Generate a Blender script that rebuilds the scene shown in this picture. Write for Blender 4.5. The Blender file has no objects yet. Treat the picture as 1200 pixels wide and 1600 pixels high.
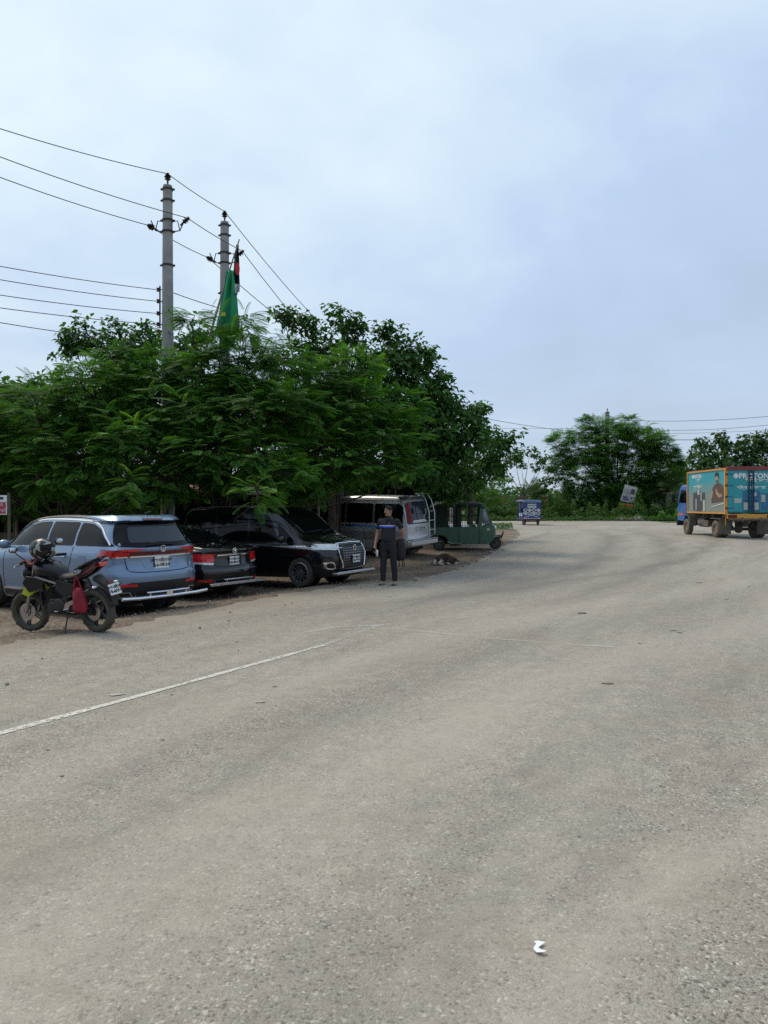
import bpy, bmesh, math, random
import numpy as np
from mathutils import Vector, Matrix, Euler
from mathutils.geometry import delaunay_2d_cdt
from mathutils.bvhtree import BVHTree
R = math.radians
random.seed(7); rng = np.random.default_rng(11)
S = bpy.context.scene
COL = S.collection
CH = 1.75                                   # eye height over the near road

# ---------------------------------------------------------------- camera
cam_d = bpy.data.cameras.new('camera'); cam = bpy.data.objects.new('camera', cam_d); COL.objects.link(cam)
cam.location = (0, 0, CH); cam.rotation_euler = (R(90), 0, 0)
cam_d.sensor_fit = 'VERTICAL'; cam_d.sensor_height = 36; cam_d.sensor_width = 27; cam_d.lens = 27.0
cam_d.shift_y = -12/1600; cam_d.clip_end = 3000; cam_d.clip_start = 0.05
S.camera = cam

# ---------------------------------------------------------------- sky, sun, exposure
SUN_EL, SUN_AZ = R(56), R(-52)               # azimuth from +Y, clockwise positive
w = bpy.data.worlds.new('World'); S.world = w; w.use_nodes = True
nt = w.node_tree; nt.nodes.clear()
def WN(t, **k):
    n = nt.nodes.new(t)
    for a, b in k.items(): setattr(n, a, b)
    return n
out = WN('ShaderNodeOutputWorld'); bg = WN('ShaderNodeBackground'); bg.inputs['Strength'].default_value = 0.1
nt.links.new(bg.outputs[0], out.inputs[0])
sky = WN('ShaderNodeTexSky', sky_type='NISHITA', sun_disc=False, sun_elevation=SUN_EL, sun_rotation=SUN_AZ)
sky.dust_density = 2.0
tc = WN('ShaderNodeTexCoord'); sep = WN('ShaderNodeSeparateXYZ'); nt.links.new(tc.outputs['Generated'], sep.inputs[0])
def wmath(op, a, b=None, c=None, clamp=False):
    n = WN('ShaderNodeMath', operation=op); n.use_clamp = clamp
    for i, v in enumerate((a, b, c)):
        if v is None: continue
        if isinstance(v, (int, float)): n.inputs[i].default_value = v
        else: nt.links.new(v, n.inputs[i])
    return n.outputs[0]
# cloud sheet: direction projected on a flat layer so that the clouds flatten towards the horizon
zz = wmath('ADD', wmath('MAXIMUM', sep.outputs[2], 0.0), 0.22)
comb = WN('ShaderNodeCombineXYZ')
nt.links.new(wmath('DIVIDE', sep.outputs[0], zz), comb.inputs[0]); nt.links.new(wmath('DIVIDE', sep.outputs[1], zz), comb.inputs[1])
n1 = WN('ShaderNodeTexNoise'); n1.inputs['Scale'].default_value = 0.9; n1.inputs['Detail'].default_value = 5; n1.inputs['Roughness'].default_value = .5; n1.inputs['Distortion'].default_value = .5
nt.links.new(comb.outputs[0], n1.inputs['Vector'])
n2 = WN('ShaderNodeTexNoise'); n2.inputs['Scale'].default_value = 3.1; n2.inputs['Detail'].default_value = 6; n2.inputs['Roughness'].default_value = .55; n2.inputs['Distortion'].default_value = .3
nt.links.new(comb.outputs[0], n2.inputs['Vector'])
sd = (math.sin(SUN_AZ)*math.cos(SUN_EL), math.cos(SUN_AZ)*math.cos(SUN_EL), math.sin(SUN_EL))
dt = WN('ShaderNodeVectorMath', operation='DOT_PRODUCT'); nt.links.new(tc.outputs['Generated'], dt.inputs[0]); dt.inputs[1].default_value = sd
g = wmath('POWER', wmath('MAXIMUM', dt.outputs['Value'], 0), 1.8)             # veiled sun glow
cl = wmath('ADD', wmath('MULTIPLY', g, .85), wmath('MULTIPLY', wmath('SUBTRACT', n1.outputs['Fac'], .5), 1.2))
cl = wmath('ADD', cl, wmath('MULTIPLY', wmath('SUBTRACT', n2.outputs['Fac'], .5), .34))
cl = wmath("ADD", cl, .20, clamp=True)
ramp = WN('ShaderNodeValToRGB'); nt.links.new(cl, ramp.inputs[0])
e = ramp.color_ramp.elements
e[0].position = 0; e[0].color = (.46, .58, .76, 1)
e[1].position = 1; e[1].color = (1.0, 1.10, 1.12, 1)
m = e.new(.38); m.color = (.54, .69, .92, 1)
m = e.new(.68); m.color = (.74, .89, 1.02, 1)
hz = WN('ShaderNodeMixRGB'); nt.links.new(wmath('POWER', wmath('SUBTRACT', 1.0, wmath('MAXIMUM', sep.outputs[2], 0.0)), 9.0), hz.inputs[0])
nt.links.new(ramp.outputs[0], hz.inputs[1]); hz.inputs[2].default_value = (.56, .66, .75, 1)
sc10 = WN('ShaderNodeMixRGB', blend_type='MULTIPLY'); sc10.inputs[0].default_value = 1; nt.links.new(hz.outputs[0], sc10.inputs[1]); sc10.inputs[2].default_value = (10, 10, 10, 1)
mx = WN('ShaderNodeMixRGB'); mx.inputs[0].default_value = .93
nt.links.new(sky.outputs[0], mx.inputs[1]); nt.links.new(sc10.outputs[0], mx.inputs[2]); nt.links.new(mx.outputs[0], bg.inputs[0])

sl = bpy.data.lights.new('sun', 'SUN'); sl.energy = 1.9; sl.angle = R(20); sl.color = (1, .88, .70)
so = bpy.data.objects.new('sun', sl); COL.objects.link(so)
so.rotation_euler = Vector(sd).to_track_quat('Z', 'Y').to_euler(); so.location = (-20, 20, 40)
S.view_settings.view_transform = 'Standard'; S.view_settings.look = 'None'; S.view_settings.gamma = 1
S.view_settings.exposure = 0.0; S.view_settings.use_curve_mapping = False
S.render.engine = 'CYCLES'; S.cycles.max_bounces = 8; S.cycles.transparent_max_bounces = 16; S.cycles.use_denoising = False

# ---------------------------------------------------------------- helpers
def sm(a, b, x):
    t = min(1, max(0, (x-a)/(b-a))); return t*t*(3-2*t)
def gz(x, y):                                # height of the ground
    s = (x+1.9)*-.878+(y-15.3)*.479
    return .32*sm(20, 33, y) - .17*sm(0, 1.6, s)*(1-sm(19, 26, y)) - .02*sm(0, 6, -s-14)
def P(px, py, d): return Vector(((px-600)/1200*d, d, CH-(py-788)/1200*d))
def G(px, py):                               # where the sight line through a pixel meets the ground
    a = (px-600)/1200; b = (py-788)/1200; d = 2.0
    while d < 400:
        if CH-b*d <= gz(a*d, d): break
        d += .02
    return Vector((a*d, d, gz(a*d, d)))

def new_mat(name):
    m = bpy.data.materials.new(name); m.use_nodes = True
    return m, m.node_tree, m.node_tree.nodes['Principled BSDF']
def lnk(t, a, b): t.links.new(a, b)
def mat(name, col, rough=.6, metal=0, var=.12, scale=6, bump=0, bscale=40, coat=0, dust=0, spec=None, dustcol=(.3, .27, .22)):
    m, t, b = new_mat(name)
    b.inputs['Roughness'].default_value = rough; b.inputs['Metallic'].default_value = metal
    if coat: b.inputs['Coat Weight'].default_value = coat; b.inputs['Coat Roughness'].default_value = .04
    if spec is not None: b.inputs['Specular IOR Level'].default_value = spec
    tcn = t.nodes.new('ShaderNodeTexCoord'); n = t.nodes.new('ShaderNodeTexNoise'); n.inputs['Scale'].default_value = scale; n.inputs['Detail'].default_value = 5
    lnk(t, tcn.outputs['Object'], n.inputs['Vector'])
    mr = t.nodes.new('ShaderNodeMapRange'); mr.inputs[1].default_value = .3; mr.inputs[2].default_value = .7; mr.inputs[3].default_value = 1-var; mr.inputs[4].default_value = 1+var
    lnk(t, n.outputs['Fac'], mr.inputs[0])
    mm = t.nodes.new('ShaderNodeVectorMath'); mm.operation = 'SCALE'; mm.inputs[0].default_value = col[:3]; lnk(t, mr.outputs[0], mm.inputs['Scale'])
    cs = mm.outputs[0]
    if dust:
        d = t.nodes.new('ShaderNodeTexNoise'); d.inputs['Scale'].default_value = scale*1.7; d.inputs['Detail'].default_value = 8; d.inputs['Roughness'].default_value = .7
        lnk(t, tcn.outputs['Object'], d.inputs['Vector'])
        dr = t.nodes.new('ShaderNodeMapRange'); dr.inputs[1].default_value = .42; dr.inputs[2].default_value = .75; dr.inputs[3].default_value = dust*.25; dr.inputs[4].default_value = dust
        lnk(t, d.outputs['Fac'], dr.inputs[0])
        mc = t.nodes.new('ShaderNodeMixRGB'); lnk(t, dr.outputs[0], mc.inputs[0]); lnk(t, cs, mc.inputs[1]); mc.inputs[2].default_value = (*dustcol, 1); cs = mc.outputs[0]
        rr = t.nodes.new('ShaderNodeMapRange'); rr.inputs[3].default_value = rough; rr.inputs[4].default_value = .8; lnk(t, dr.outputs[0], rr.inputs[0]); lnk(t, rr.outputs[0], b.inputs['Roughness'])
    lnk(t, cs, b.inputs['Base Color'])
    if bump:
        bn = t.nodes.new('ShaderNodeTexNoise'); bn.inputs['Scale'].default_value = bscale; bn.inputs['Detail'].default_value = 4; lnk(t, tcn.outputs['Object'], bn.inputs['Vector'])
        bp = t.nodes.new('ShaderNodeBump'); bp.inputs['Strength'].default_value = bump; bp.inputs['Distance'].default_value = .02
        lnk(t, bn.outputs['Fac'], bp.inputs['Height']); lnk(t, bp.outputs[0], b.inputs['Normal'])
    return m

M = {}
def mm(name, *a, **k):
    if name not in M: M[name] = mat(name, *a, **k)
    return M[name]

class MB:
    def __init__(s): s.v = []; s.f = []
    def add(s, vs, fs, mtx=None):
        o = len(s.v)
        for v in vs:
            v = Vector(v); s.v.append(mtx @ v if mtx is not None else v)
        s.f += [tuple(i+o for i in f) for f in fs]; return s
    def box(s, c, d, mtx=None, taper=(1, 1)):
        x, y, z = (q/2 for q in d); cx, cy, cz = c; tx, ty = taper
        vs = [(cx+i*x*(tx if k > 0 else 1), cy+j*y*(ty if k > 0 else 1), cz+k*z) for k in (-1, 1) for j in (-1, 1) for i in (-1, 1)]
        return s.add(vs, [(0, 2, 3, 1), (4, 5, 7, 6), (0, 1, 5, 4), (2, 6, 7, 3), (0, 4, 6, 2), (1, 3, 7, 5)], mtx)
    def tube(s, pts, r, n=8, caps=True, mtx=None):
        pts = [Vector(p) for p in pts]; k = len(pts)
        rs = r if isinstance(r, (list, tuple)) else [r]*k
        vs = []; fs = []; up = None
        for i, p in enumerate(pts):
            t = (pts[min(i+1, k-1)]-pts[max(i-1, 0)]).normalized()
            if up is None: up = Vector((0, 0, 1)) if abs(t.z) < .9 else Vector((1, 0, 0))
            a = t.cross(up).normalized(); b = a.cross(t).normalized(); up = b
            for j in range(n):
                an = 2*math.pi*j/n; vs.append(p+(a*math.cos(an)+b*math.sin(an))*rs[i])
        for i in range(k-1):
            for j in range(n):
                fs.append((i*n+j, i*n+(j+1) % n, (i+1)*n+(j+1) % n, (i+1)*n+j))
        if caps: fs += [tuple(range(n))[::-1], tuple((k-1)*n+j for j in range(n))]
        return s.add(vs, fs, mtx)
    def lathe(s, prof, n=20, axis='z', c=(0, 0, 0), mtx=None, closed=False, caps=True):
        # prof: list of (radius, height along axis)
        vs = []; fs = []; k = len(prof)
        for (r, h) in prof:
            for j in range(n):
                an = 2*math.pi*j/n; a, b = r*math.cos(an), r*math.sin(an)
                v = {'z': (a, b, h), 'y': (a, h, b), 'x': (h, a, b)}[axis]
                vs.append((v[0]+c[0], v[1]+c[1], v[2]+c[2]))
        for i in range(k if closed else k-1):
            i2 = (i+1) % k
            for j in range(n):
                fs.append((i*n+j, i*n+(j+1) % n, i2*n+(j+1) % n, i2*n+j))
        if not closed and caps:
            if prof[0][0] > 1e-6: fs.append(tuple(range(n))[::-1])
            if prof[-1][0] > 1e-6: fs.append(tuple((k-1)*n+j for j in range(n)))
        return s.add(vs, fs, mtx)
    def prism(s, poly, a, b, axis='y', mtx=None):
        # poly in the plane across axis (xz for y, yz for x, xy for z), from a to b along it
        k = len(poly); vs = []
        for h in (a, b):
            for (p, q) in poly: vs.append({'y': (p, h, q), 'x': (h, p, q), 'z': (p, q, h)}[axis])
        fs = [tuple(range(k)), tuple(range(k, 2*k))[::-1]]+[(i, i+k, (i+1) % k+k, (i+1) % k) for i in range(k)]
        return s.add(vs, fs, mtx)
    def ball(s, c, r, n=14, m_=9, mtx=None):
        rx, ry, rz = r if isinstance(r, (list, tuple)) else (r, r, r); vs = []; fs = []
        for i in range(m_+1):
            ph = math.pi*i/m_
            for j in range(n):
                th = 2*math.pi*j/n; vs.append((c[0]+rx*math.sin(ph)*math.cos(th), c[1]+ry*math.sin(ph)*math.sin(th), c[2]+rz*math.cos(ph)))
        for i in range(m_):
            for j in range(n): fs.append((i*n+j, (i+1)*n+j, (i+1)*n+(j+1) % n, i*n+(j+1) % n))
        return s.add(vs, fs, mtx)
    def obj(s, name, m, parent=None, smooth=40, bevel=0, label=None, fix=True):
        me = bpy.data.meshes.new(name); me.from_pydata([tuple(v) for v in s.v], [], s.f)
        if fix:
            bm = bmesh.new(); bm.from_mesh(me); bmesh.ops.remove_doubles(bm, verts=bm.verts, dist=1e-5); bmesh.ops.recalc_face_normals(bm, faces=bm.faces); bm.to_mesh(me); bm.free()
        me.materials.append(m)
        if smooth: me.shade_smooth(); me.set_sharp_from_angle(angle=R(smooth))
        o = bpy.data.objects.new(name, me); COL.objects.link(o)
        if parent: o.parent = parent
        if label: o['label'] = label
        if bevel:
            b = o.modifiers.new('bevel', 'BEVEL'); b.width = bevel; b.segments = 2; b.limit_method = 'ANGLE'; b.angle_limit = R(35)
        return o
def box(name, c, d, m, parent=None, bevel=.004, **k): return MB().box(c, d).obj(name, m, parent, bevel=bevel, **k)
def tag(o, label, cat, group=None, kind=None):
    o['label'] = label
    if cat: o['category'] = cat
    if group: o['group'] = group
    if kind: o['kind'] = kind
    return o
def empty(name, loc=(0, 0, 0), rz=0, label=None, cat=None, group=None):
    o = bpy.data.objects.new(name, None); COL.objects.link(o); o.location = loc; o.rotation_euler = (0, 0, rz); o.empty_display_size = .2
    if label: tag(o, label, cat, group)
    return o
def on_ground(o, x, y, yaw, L, W):           # stand a vehicle on its four wheels; local +x is forward
    c, s_ = math.cos(yaw), math.sin(yaw); hs = {}
    for i in (-1, 1):
        for j in (-1, 1):
            a, b = i*L/2, j*W/2; hs[i, j] = gz(x+c*a-s_*b, y+s_*a+c*b)
    z = sum(hs.values())/4
    px_ = (hs[1, 1]+hs[1, -1]-hs[-1, 1]-hs[-1, -1])/(2*L); py_ = (hs[1, 1]+hs[-1, 1]-hs[1, -1]-hs[-1, -1])/(2*W)
    fx = Vector((c, s_, px_)).normalized(); ly = Vector((-s_, c, py_)); up = fx.cross(ly).normalized(); ly = up.cross(fx)
    o.matrix_world = Matrix(((fx.x, ly.x, up.x, x), (fx.y, ly.y, up.y, y), (fx.z, ly.z, up.z, z), (0, 0, 0, 1)))
def np_mesh(name, V, F, m, parent=None, attr=None, smooth=False):
    """V (n,3), F (k,c) all faces the same size"""
    me = bpy.data.meshes.new(name); c = F.shape[1]
    me.vertices.add(len(V)); me.vertices.foreach_set('co', V.astype(np.float32).ravel())
    me.loops.add(F.size); me.loops.foreach_set('vertex_index', F.astype(np.int32).ravel())
    me.polygons.add(len(F)); me.polygons.foreach_set('loop_start', np.arange(0, F.size, c, dtype=np.int32))
    if attr is not None:
        a = me.attributes.new('rnd', 'FLOAT', 'POINT'); a.data.foreach_set('value', attr.astype(np.float32))
    me.update(calc_edges=True); me.materials.append(m)
    if smooth: me.shade_smooth()
    o = bpy.data.objects.new(name, me); COL.objects.link(o)
    if parent: o.parent = parent
    return o
def text_mesh(s, size, m, parent, loc, rot, name='lettering', depth=.001, align='CENTER', bold=0, squeeze=1):
    cu = bpy.data.curves.new(name, 'FONT'); cu.body = s; cu.size = size; cu.align_x = align; cu.align_y = 'CENTER'; cu.extrude = depth; cu.offset = bold; cu.resolution_u = 2
    o = bpy.data.objects.new(name+'_tmp', cu); COL.objects.link(o)
    dg = bpy.context.evaluated_depsgraph_get(); dg.update()
    me = bpy.data.meshes.new_from_object(o.evaluated_get(dg)); me.name = name
    bpy.data.objects.remove(o); me.materials.clear(); me.materials.append(m)
    o = bpy.data.objects.new(name, me); COL.objects.link(o); o.parent = parent; o.location = loc; o.rotation_euler = rot; o.scale = (squeeze, 1, 1)
    return o
# ---------------------------------------------------------------- ground and road
def N(t, ty, **k):
    n = t.nodes.new(ty)
    for a, b in k.items(): setattr(n, a, b)
    return n
def nmath(t, op, a, b=None, clamp=False):
    n = t.nodes.new('ShaderNodeMath'); n.operation = op; n.use_clamp = clamp
    for i, v in enumerate((a, b)):
        if v is None: continue
        if isinstance(v, (int, float)): n.inputs[i].default_value = v
        else: t.links.new(v, n.inputs[i])
    return n.outputs[0]
def nrange(t, v, a, b, c=0, d=1):
    n = t.nodes.new('ShaderNodeMapRange'); t.links.new(v, n.inputs[0])
    for i, q in enumerate((a, b, c, d)): n.inputs[i+1].default_value = q
    return n.outputs[0]
def nmix(t, f, a, b, mode='MIX'):
    n = t.nodes.new('ShaderNodeMixRGB'); n.blend_type = mode
    for i, v in enumerate((f, a, b)):
        if isinstance(v, tuple): n.inputs[i].default_value = (*v, 1)
        elif isinstance(v, (int, float)): n.inputs[i].default_value = v
        else: t.links.new(v, n.inputs[i])
    return n.outputs[0]
def noise(t, vec, scale, detail=4, rough=.5, dist=0):
    n = t.nodes.new('ShaderNodeTexNoise'); n.inputs['Scale'].default_value = scale; n.inputs['Detail'].default_value = detail; n.inputs['Roughness'].default_value = rough; n.inputs['Distortion'].default_value = dist
    t.links.new(vec, n.inputs['Vector']); return n.outputs['Fac']
def voro(t, vec, scale, feat='F1'):
    n = t.nodes.new('ShaderNodeTexVoronoi'); n.feature = feat; n.inputs['Scale'].default_value = scale; t.links.new(vec, n.inputs['Vector']); return n

def road_material():
    m, t, b = new_mat('weathered_chip_seal'); b.inputs['Roughness'].default_value = .85; b.inputs['Specular IOR Level'].default_value = .3
    tc = N(t, 'ShaderNodeTexCoord'); o = tc.outputs['Object']
    mp = N(t, 'ShaderNodeMapping'); mp.inputs['Rotation'].default_value = (0, 0, R(28.6)); t.links.new(o, mp.inputs[0])   # y' runs along the road
    mp2 = N(t, 'ShaderNodeMapping'); mp2.inputs['Scale'].default_value = (1, .17, 1); t.links.new(mp.outputs[0], mp2.inputs[0])
    al = mp2.outputs[0]
    v = voro(t, o, 150); st = N(t, 'ShaderNodeSeparateColor'); t.links.new(v.outputs['Color'], st.inputs[0])
    v2 = voro(t, o, 78); st2 = N(t, 'ShaderNodeSeparateColor'); t.links.new(v2.outputs['Color'], st2.inputs[0])
    base = nmix(t, nrange(t, st.outputs[0], 0, 1), (.180, .165, .138), (.375, .342, .285))
    base = nmix(t, nrange(t, st2.outputs[1], .9, .96, 0, .7), base, (.58, .55, .48))        # pale stones
    base = nmix(t, nrange(t, st2.outputs[2], .9, .95, 0, .75), base, (.07, .065, .055))     # dark stones
    base = nmix(t, nrange(t, st.outputs[2], .93, .97, 0, .5), base, (.34, .22, .16))        # brick-coloured chips
    big = noise(t, al, .75, 5, .55, .4); big2 = noise(t, o, .22, 4, .5); big3 = noise(t, al, 2.6, 6, .65)
    fine = noise(t, o, 14, 6, .7)
    dust = nmath(t, 'MULTIPLY', nrange(t, nmath(t, 'ADD', nmath(t, 'MULTIPLY', big, .65), nmath(t, 'MULTIPLY', fine, .35)), .44, .60), .56)
    dust = nmath(t, 'MULTIPLY', dust, nrange(t, big2, .36, .6, .45, 1.1))
    sep_ = N(t, 'ShaderNodeSeparateXYZ'); t.links.new(o, sep_.inputs[0])
    base = nmix(t, dust, base, (.395, .36, .30))
    base = nmix(t, nrange(t, big3, .50, .70, 0, .45), base, (.195, .18, .152))                # worn darker lanes
    base = nmix(t, nrange(t, noise(t, o, .9, 6, .62, .6), .50, .66, 0, .45), base, (.33, .275, .215))
    mott = noise(t, o, 5.5, 5, .6)
    base = nmix(t, 1.0, base, nrange(t, mott, .3, .7, .88, 1.12), 'MULTIPLY')
    # tyre-polished arcs turning to the right
    def arc(cx, cy, r, wd, s):
        a = nmath(t, 'POWER', nmath(t, 'SUBTRACT', sep_.outputs[0], cx), 2); bb = nmath(t, 'POWER', nmath(t, 'SUBTRACT', sep_.outputs[1], cy), 2)
        d = nmath(t, 'ABSOLUTE', nmath(t, 'SUBTRACT', nmath(t, 'ADD', nmath(t, 'SQRT', nmath(t, 'ADD', a, bb)), nmath(t, 'MULTIPLY', nmath(t, 'SUBTRACT', noise(t, o, .5, 3), .5), 1.0)), r))
        k = nrange(t, d, 0, wd, 1, 0); return nmath(t, 'MULTIPLY', nmath(t, 'MULTIPLY', k, s), nrange(t, fine, .3, .6, .5, 1))
    far = nmath(t, 'MULTIPLY', nrange(t, sep_.outputs[1], 10, 16), nrange(t, sep_.outputs[1], 48, 34))
    for a in ((-45.5, 47.0, 57.0, .9, .62), (-45.5, 47.0, 58.9, .6, .45), (-32, 52, 50.0, .5, .5), (-38, 50, 47.6, .35, .55)):
        base = nmix(t, nmath(t, 'MULTIPLY', arc(*a), far), base, (.115, .11, .10))
    def circ3(a, b_, c):
        ax, ay = a; bx, by = b_; cx, cy = c; D = 2*(ax*(by-cy)+bx*(cy-ay)+cx*(ay-by))
        ux = ((ax*ax+ay*ay)*(by-cy)+(bx*bx+by*by)*(cy-ay)+(cx*cx+cy*cy)*(ay-by))/D; uy = ((ax*ax+ay*ay)*(cx-bx)+(bx*bx+by*by)*(ax-cx)+(cx*cx+cy*cy)*(bx-ax))/D
        return ux, uy, math.hypot(ax-ux, ay-uy)
    near = nrange(t, sep_.outputs[1], 30, 14)
    for (tri, wd, s_, dark_) in ((((-.93, 3.74), (2, 8), (8, 13)), .75, .5, 0), (((.5, 2.6), (1.75, 3.9), (5, 6)), .28, .6, 0), (((-3.2, 3), (.2, 9.2), (6.5, 16)), .6, .38, 0), (((.1, 3.2), (2.9, 7.2), (9.5, 12)), .45, .28, 1), (((-2.1, 2.6), (.9, 8.4), (7, 14.5)), .5, .25, 1)):
        base = nmix(t, nmath(t, 'MULTIPLY', arc(*circ3(*tri), wd, s_), near), base, (.17, .158, .13) if dark_ else (.42, .38, .315))
    s1 = nmath(t, 'ADD', nmath(t, 'MULTIPLY', nmath(t, 'ADD', sep_.outputs[0], 1.9), -.878), nmath(t, 'MULTIPLY', nmath(t, 'SUBTRACT', sep_.outputs[1], 15.3), .479))
    drift = nrange(t, nmath(t, 'ADD', s1, nmath(t, 'MULTIPLY', nmath(t, 'SUBTRACT', nmath(t, 'ADD', nmath(t, 'MULTIPLY', big3, .6), nmath(t, 'MULTIPLY', noise(t, o, 3.5, 6, .7), .6)), .5), 2.6)), -1.3, .3, 0, .7)
    base = nmix(t, nmath(t, 'MULTIPLY', drift, nrange(t, sep_.outputs[1], 30, 20)), base, (.26, .205, .15))
    pits = nrange(t, voro(t, o, 7).outputs['Distance'], .05, .03, 0, 1); pits = nmath(t, 'MULTIPLY', pits, nrange(t, noise(t, o, 1.3), .52, .6))
    base = nmix(t, nmath(t, 'MULTIPLY', pits, .6), base, (.06, .055, .045))
    cr = voro(t, mp.outputs[0], .28, 'DISTANCE_TO_EDGE')
    t.links.new(base, b.inputs['Base Color'])
    h = nmath(t, 'ADD', nmath(t, 'MULTIPLY', v.outputs['Distance'], -1.0), nmath(t, 'MULTIPLY', v2.outputs['Distance'], -1.2))
    h = nmath(t, 'MULTIPLY', h, nrange(t, dust, 0, .7, 1, .35))
    bp = N(t, 'ShaderNodeBump'); bp.inputs['Strength'].default_value = .75; bp.inputs['Distance'].default_value = .0035; t.links.new(h, bp.inputs['Height']); t.links.new(bp.outputs[0], b.inputs['Normal'])
    return m
def dirt_material():
    m, t, b = new_mat('brown_dirt'); b.inputs['Roughness'].default_value = .95; b.inputs['Specular IOR Level'].default_value = .15
    tc = N(t, 'ShaderNodeTexCoord'); o = tc.outputs['Object']
    a = noise(t, o, .9, 7, .62); f = noise(t, o, 11, 7, .7); g_ = noise(t, o, .35, 4)
    c = nmix(t, nrange(t, a, .35, .65), (.10, .07, .05), (.20, .155, .115))
    c = nmix(t, nrange(t, f, .45, .75, 0, .55), c, (.31, .27, .215))
    c = nmix(t, nrange(t, f, .42, .28, 0, .6), c, (.06, .045, .034))
    sx = N(t, 'ShaderNodeSeparateXYZ'); t.links.new(o, sx.inputs[0])
    gr = nmath(t, 'MULTIPLY', nrange(t, sx.outputs[1], 40, 46), nrange(t, nmath(t, 'ADD', g_, nmath(t, 'MULTIPLY', f, .3)), .5, .66))
    gr = nmath(t, 'MAXIMUM', gr, nrange(t, sx.outputs[1], 66, 70))
    c = nmix(t, gr, c, nmix(t, nrange(t, f, .3, .7), (.03, .055, .018), (.075, .10, .035)))
    v = voro(t, o, 30); ss = N(t, 'ShaderNodeSeparateColor'); t.links.new(v.outputs['Color'], ss.inputs[0])
    c = nmix(t, nrange(t, ss.outputs[0], .9, .95, 0, .7), c, (.40, .36, .30))
    t.links.new(c, b.inputs['Base Color'])
    bp = N(t, 'ShaderNodeBump'); bp.inputs['Strength'].default_value = .8; bp.inputs['Distance'].default_value = .03; t.links.new(nmath(t, 'ADD', f, nmath(t, 'MULTIPLY', a, 1.5)), bp.inputs['Height']); t.links.new(bp.outputs[0], b.inputs['Normal'])
    return m
M['road'] = road_material(); M['dirt'] = dirt_material()

xs = np.concatenate([-np.geomspace(26, 1500, 16)[::-1], np.arange(-25.6, 45.1, .4), np.geomspace(46, 1500, 16)])
ys = np.concatenate([-np.geomspace(6, 400, 8)[::-1], np.arange(-5.6, 40.1, .4), np.arange(41, 80, 1.5), np.geomspace(82, 2500, 16)])
V = np.array([(x, y, gz(x, y)-.015) for y in ys for x in xs]); nx = len(xs)
I = np.arange((len(ys)-1)*nx).reshape(-1, nx)[:, :-1].ravel()
F = np.stack([I, I+1, I+nx+1, I+nx], 1)
V[:, 2] += (np.sin(V[:, 0]*2.3+np.sin(V[:, 1]*1.7)*2)*np.cos(V[:, 1]*2.9+V[:, 0]))*.006
gr = np_mesh('ground', V, F, M['dirt'], smooth=True); gr['kind'] = 'structure'; gr['label'] = 'brown dirt ground with sparse grass beside the road'

def rough_edge(pts, step=.35, amp=.12, seed=1):
    rr = random.Random(seed); out = []
    for (a, b) in zip(pts[:-1], pts[1:]):
        a = Vector(a); b = Vector(b); n = max(1, int((b-a).length/step)); d = (b-a).normalized(); pn = Vector((-d.y, d.x))
        for i in range(n):
            out.append(a.lerp(b, i/n)+pn*rr.uniform(-amp, amp)*(1 if i else .5))
    return out
def sheet(name, poly, dz, m, grid=.8, kind='structure', edge=None):
    xs_ = [p[0] for p in poly]; ys_ = [p[1] for p in poly]
    vs = [Vector((p[0], p[1])) for p in poly]; k = len(vs)
    def inside(x, y):
        c = False; j = k-1
        for i in range(k):
            if (vs[i].y > y) != (vs[j].y > y) and x < (vs[j].x-vs[i].x)*(y-vs[i].y)/(vs[j].y-vs[i].y)+vs[i].x: c = not c
            j = i
        return c
    pts = list(vs)
    if grid:
        gx = min(xs_)+grid*.37
        while gx < max(xs_):
            gy = min(ys_)+grid*.41
            while gy < max(ys_):
                if inside(gx, gy): pts.append(Vector((gx, gy)))
                gy += grid
            gx += grid
    r = delaunay_2d_cdt(pts, [], [list(range(k))], 1, 1e-4)
    V = np.array([(p.x, p.y, gz(p.x, p.y)+dz) for p in r[0]]); F = [tuple(f) for f in r[2]]
    me = bpy.data.meshes.new(name); me.from_pydata([tuple(v) for v in V], [], F)
    bm = bmesh.new(); bm.from_mesh(me); bmesh.ops.recalc_face_normals(bm, faces=bm.faces)
    for f in bm.faces:
        if f.normal.z < 0: f.normal_flip()
    bm.to_mesh(me); bm.free(); me.shade_smooth(); me.materials.append(m)
    o = bpy.data.objects.new(name, me); COL.objects.link(o)
    if kind: o['kind'] = kind
    return o
def g2(px, py): v = G(px, py); return (v.x, v.y)
left_edge = [(-14, -7), (-9.5, 1)] + [g2(*q) for q in ((-60, 1016), (90, 992), (200, 977), (330, 952), (450, 927), (560, 913), (640, 908), (700, 893), (750, 874), (775, 858), (800, 846), (812, 836), (806, 828), (775, 823), (735, 822))] + [(-30, 52), (-60, 54)]
far_edge = [(-60, 66), (-30, 65.5), (0, 65.5)] + [g2(*q) for q in ((790, 814.2), (850, 813.2), (940, 812.6), (1010, 813), (1040, 817))] + [(26, 58.5), (36, 62), (80, 66)]
poly = rough_edge(left_edge, .22, .15, 3) + [Vector(left_edge[-1])] + rough_edge(far_edge, .6, .22, 4) + [Vector((80, 66)), Vector((80, -7))]
road = sheet('road', poly, .0, M['road'], .8); road['label'] = 'dusty grey chip seal road curving away to the left and right'

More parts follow.
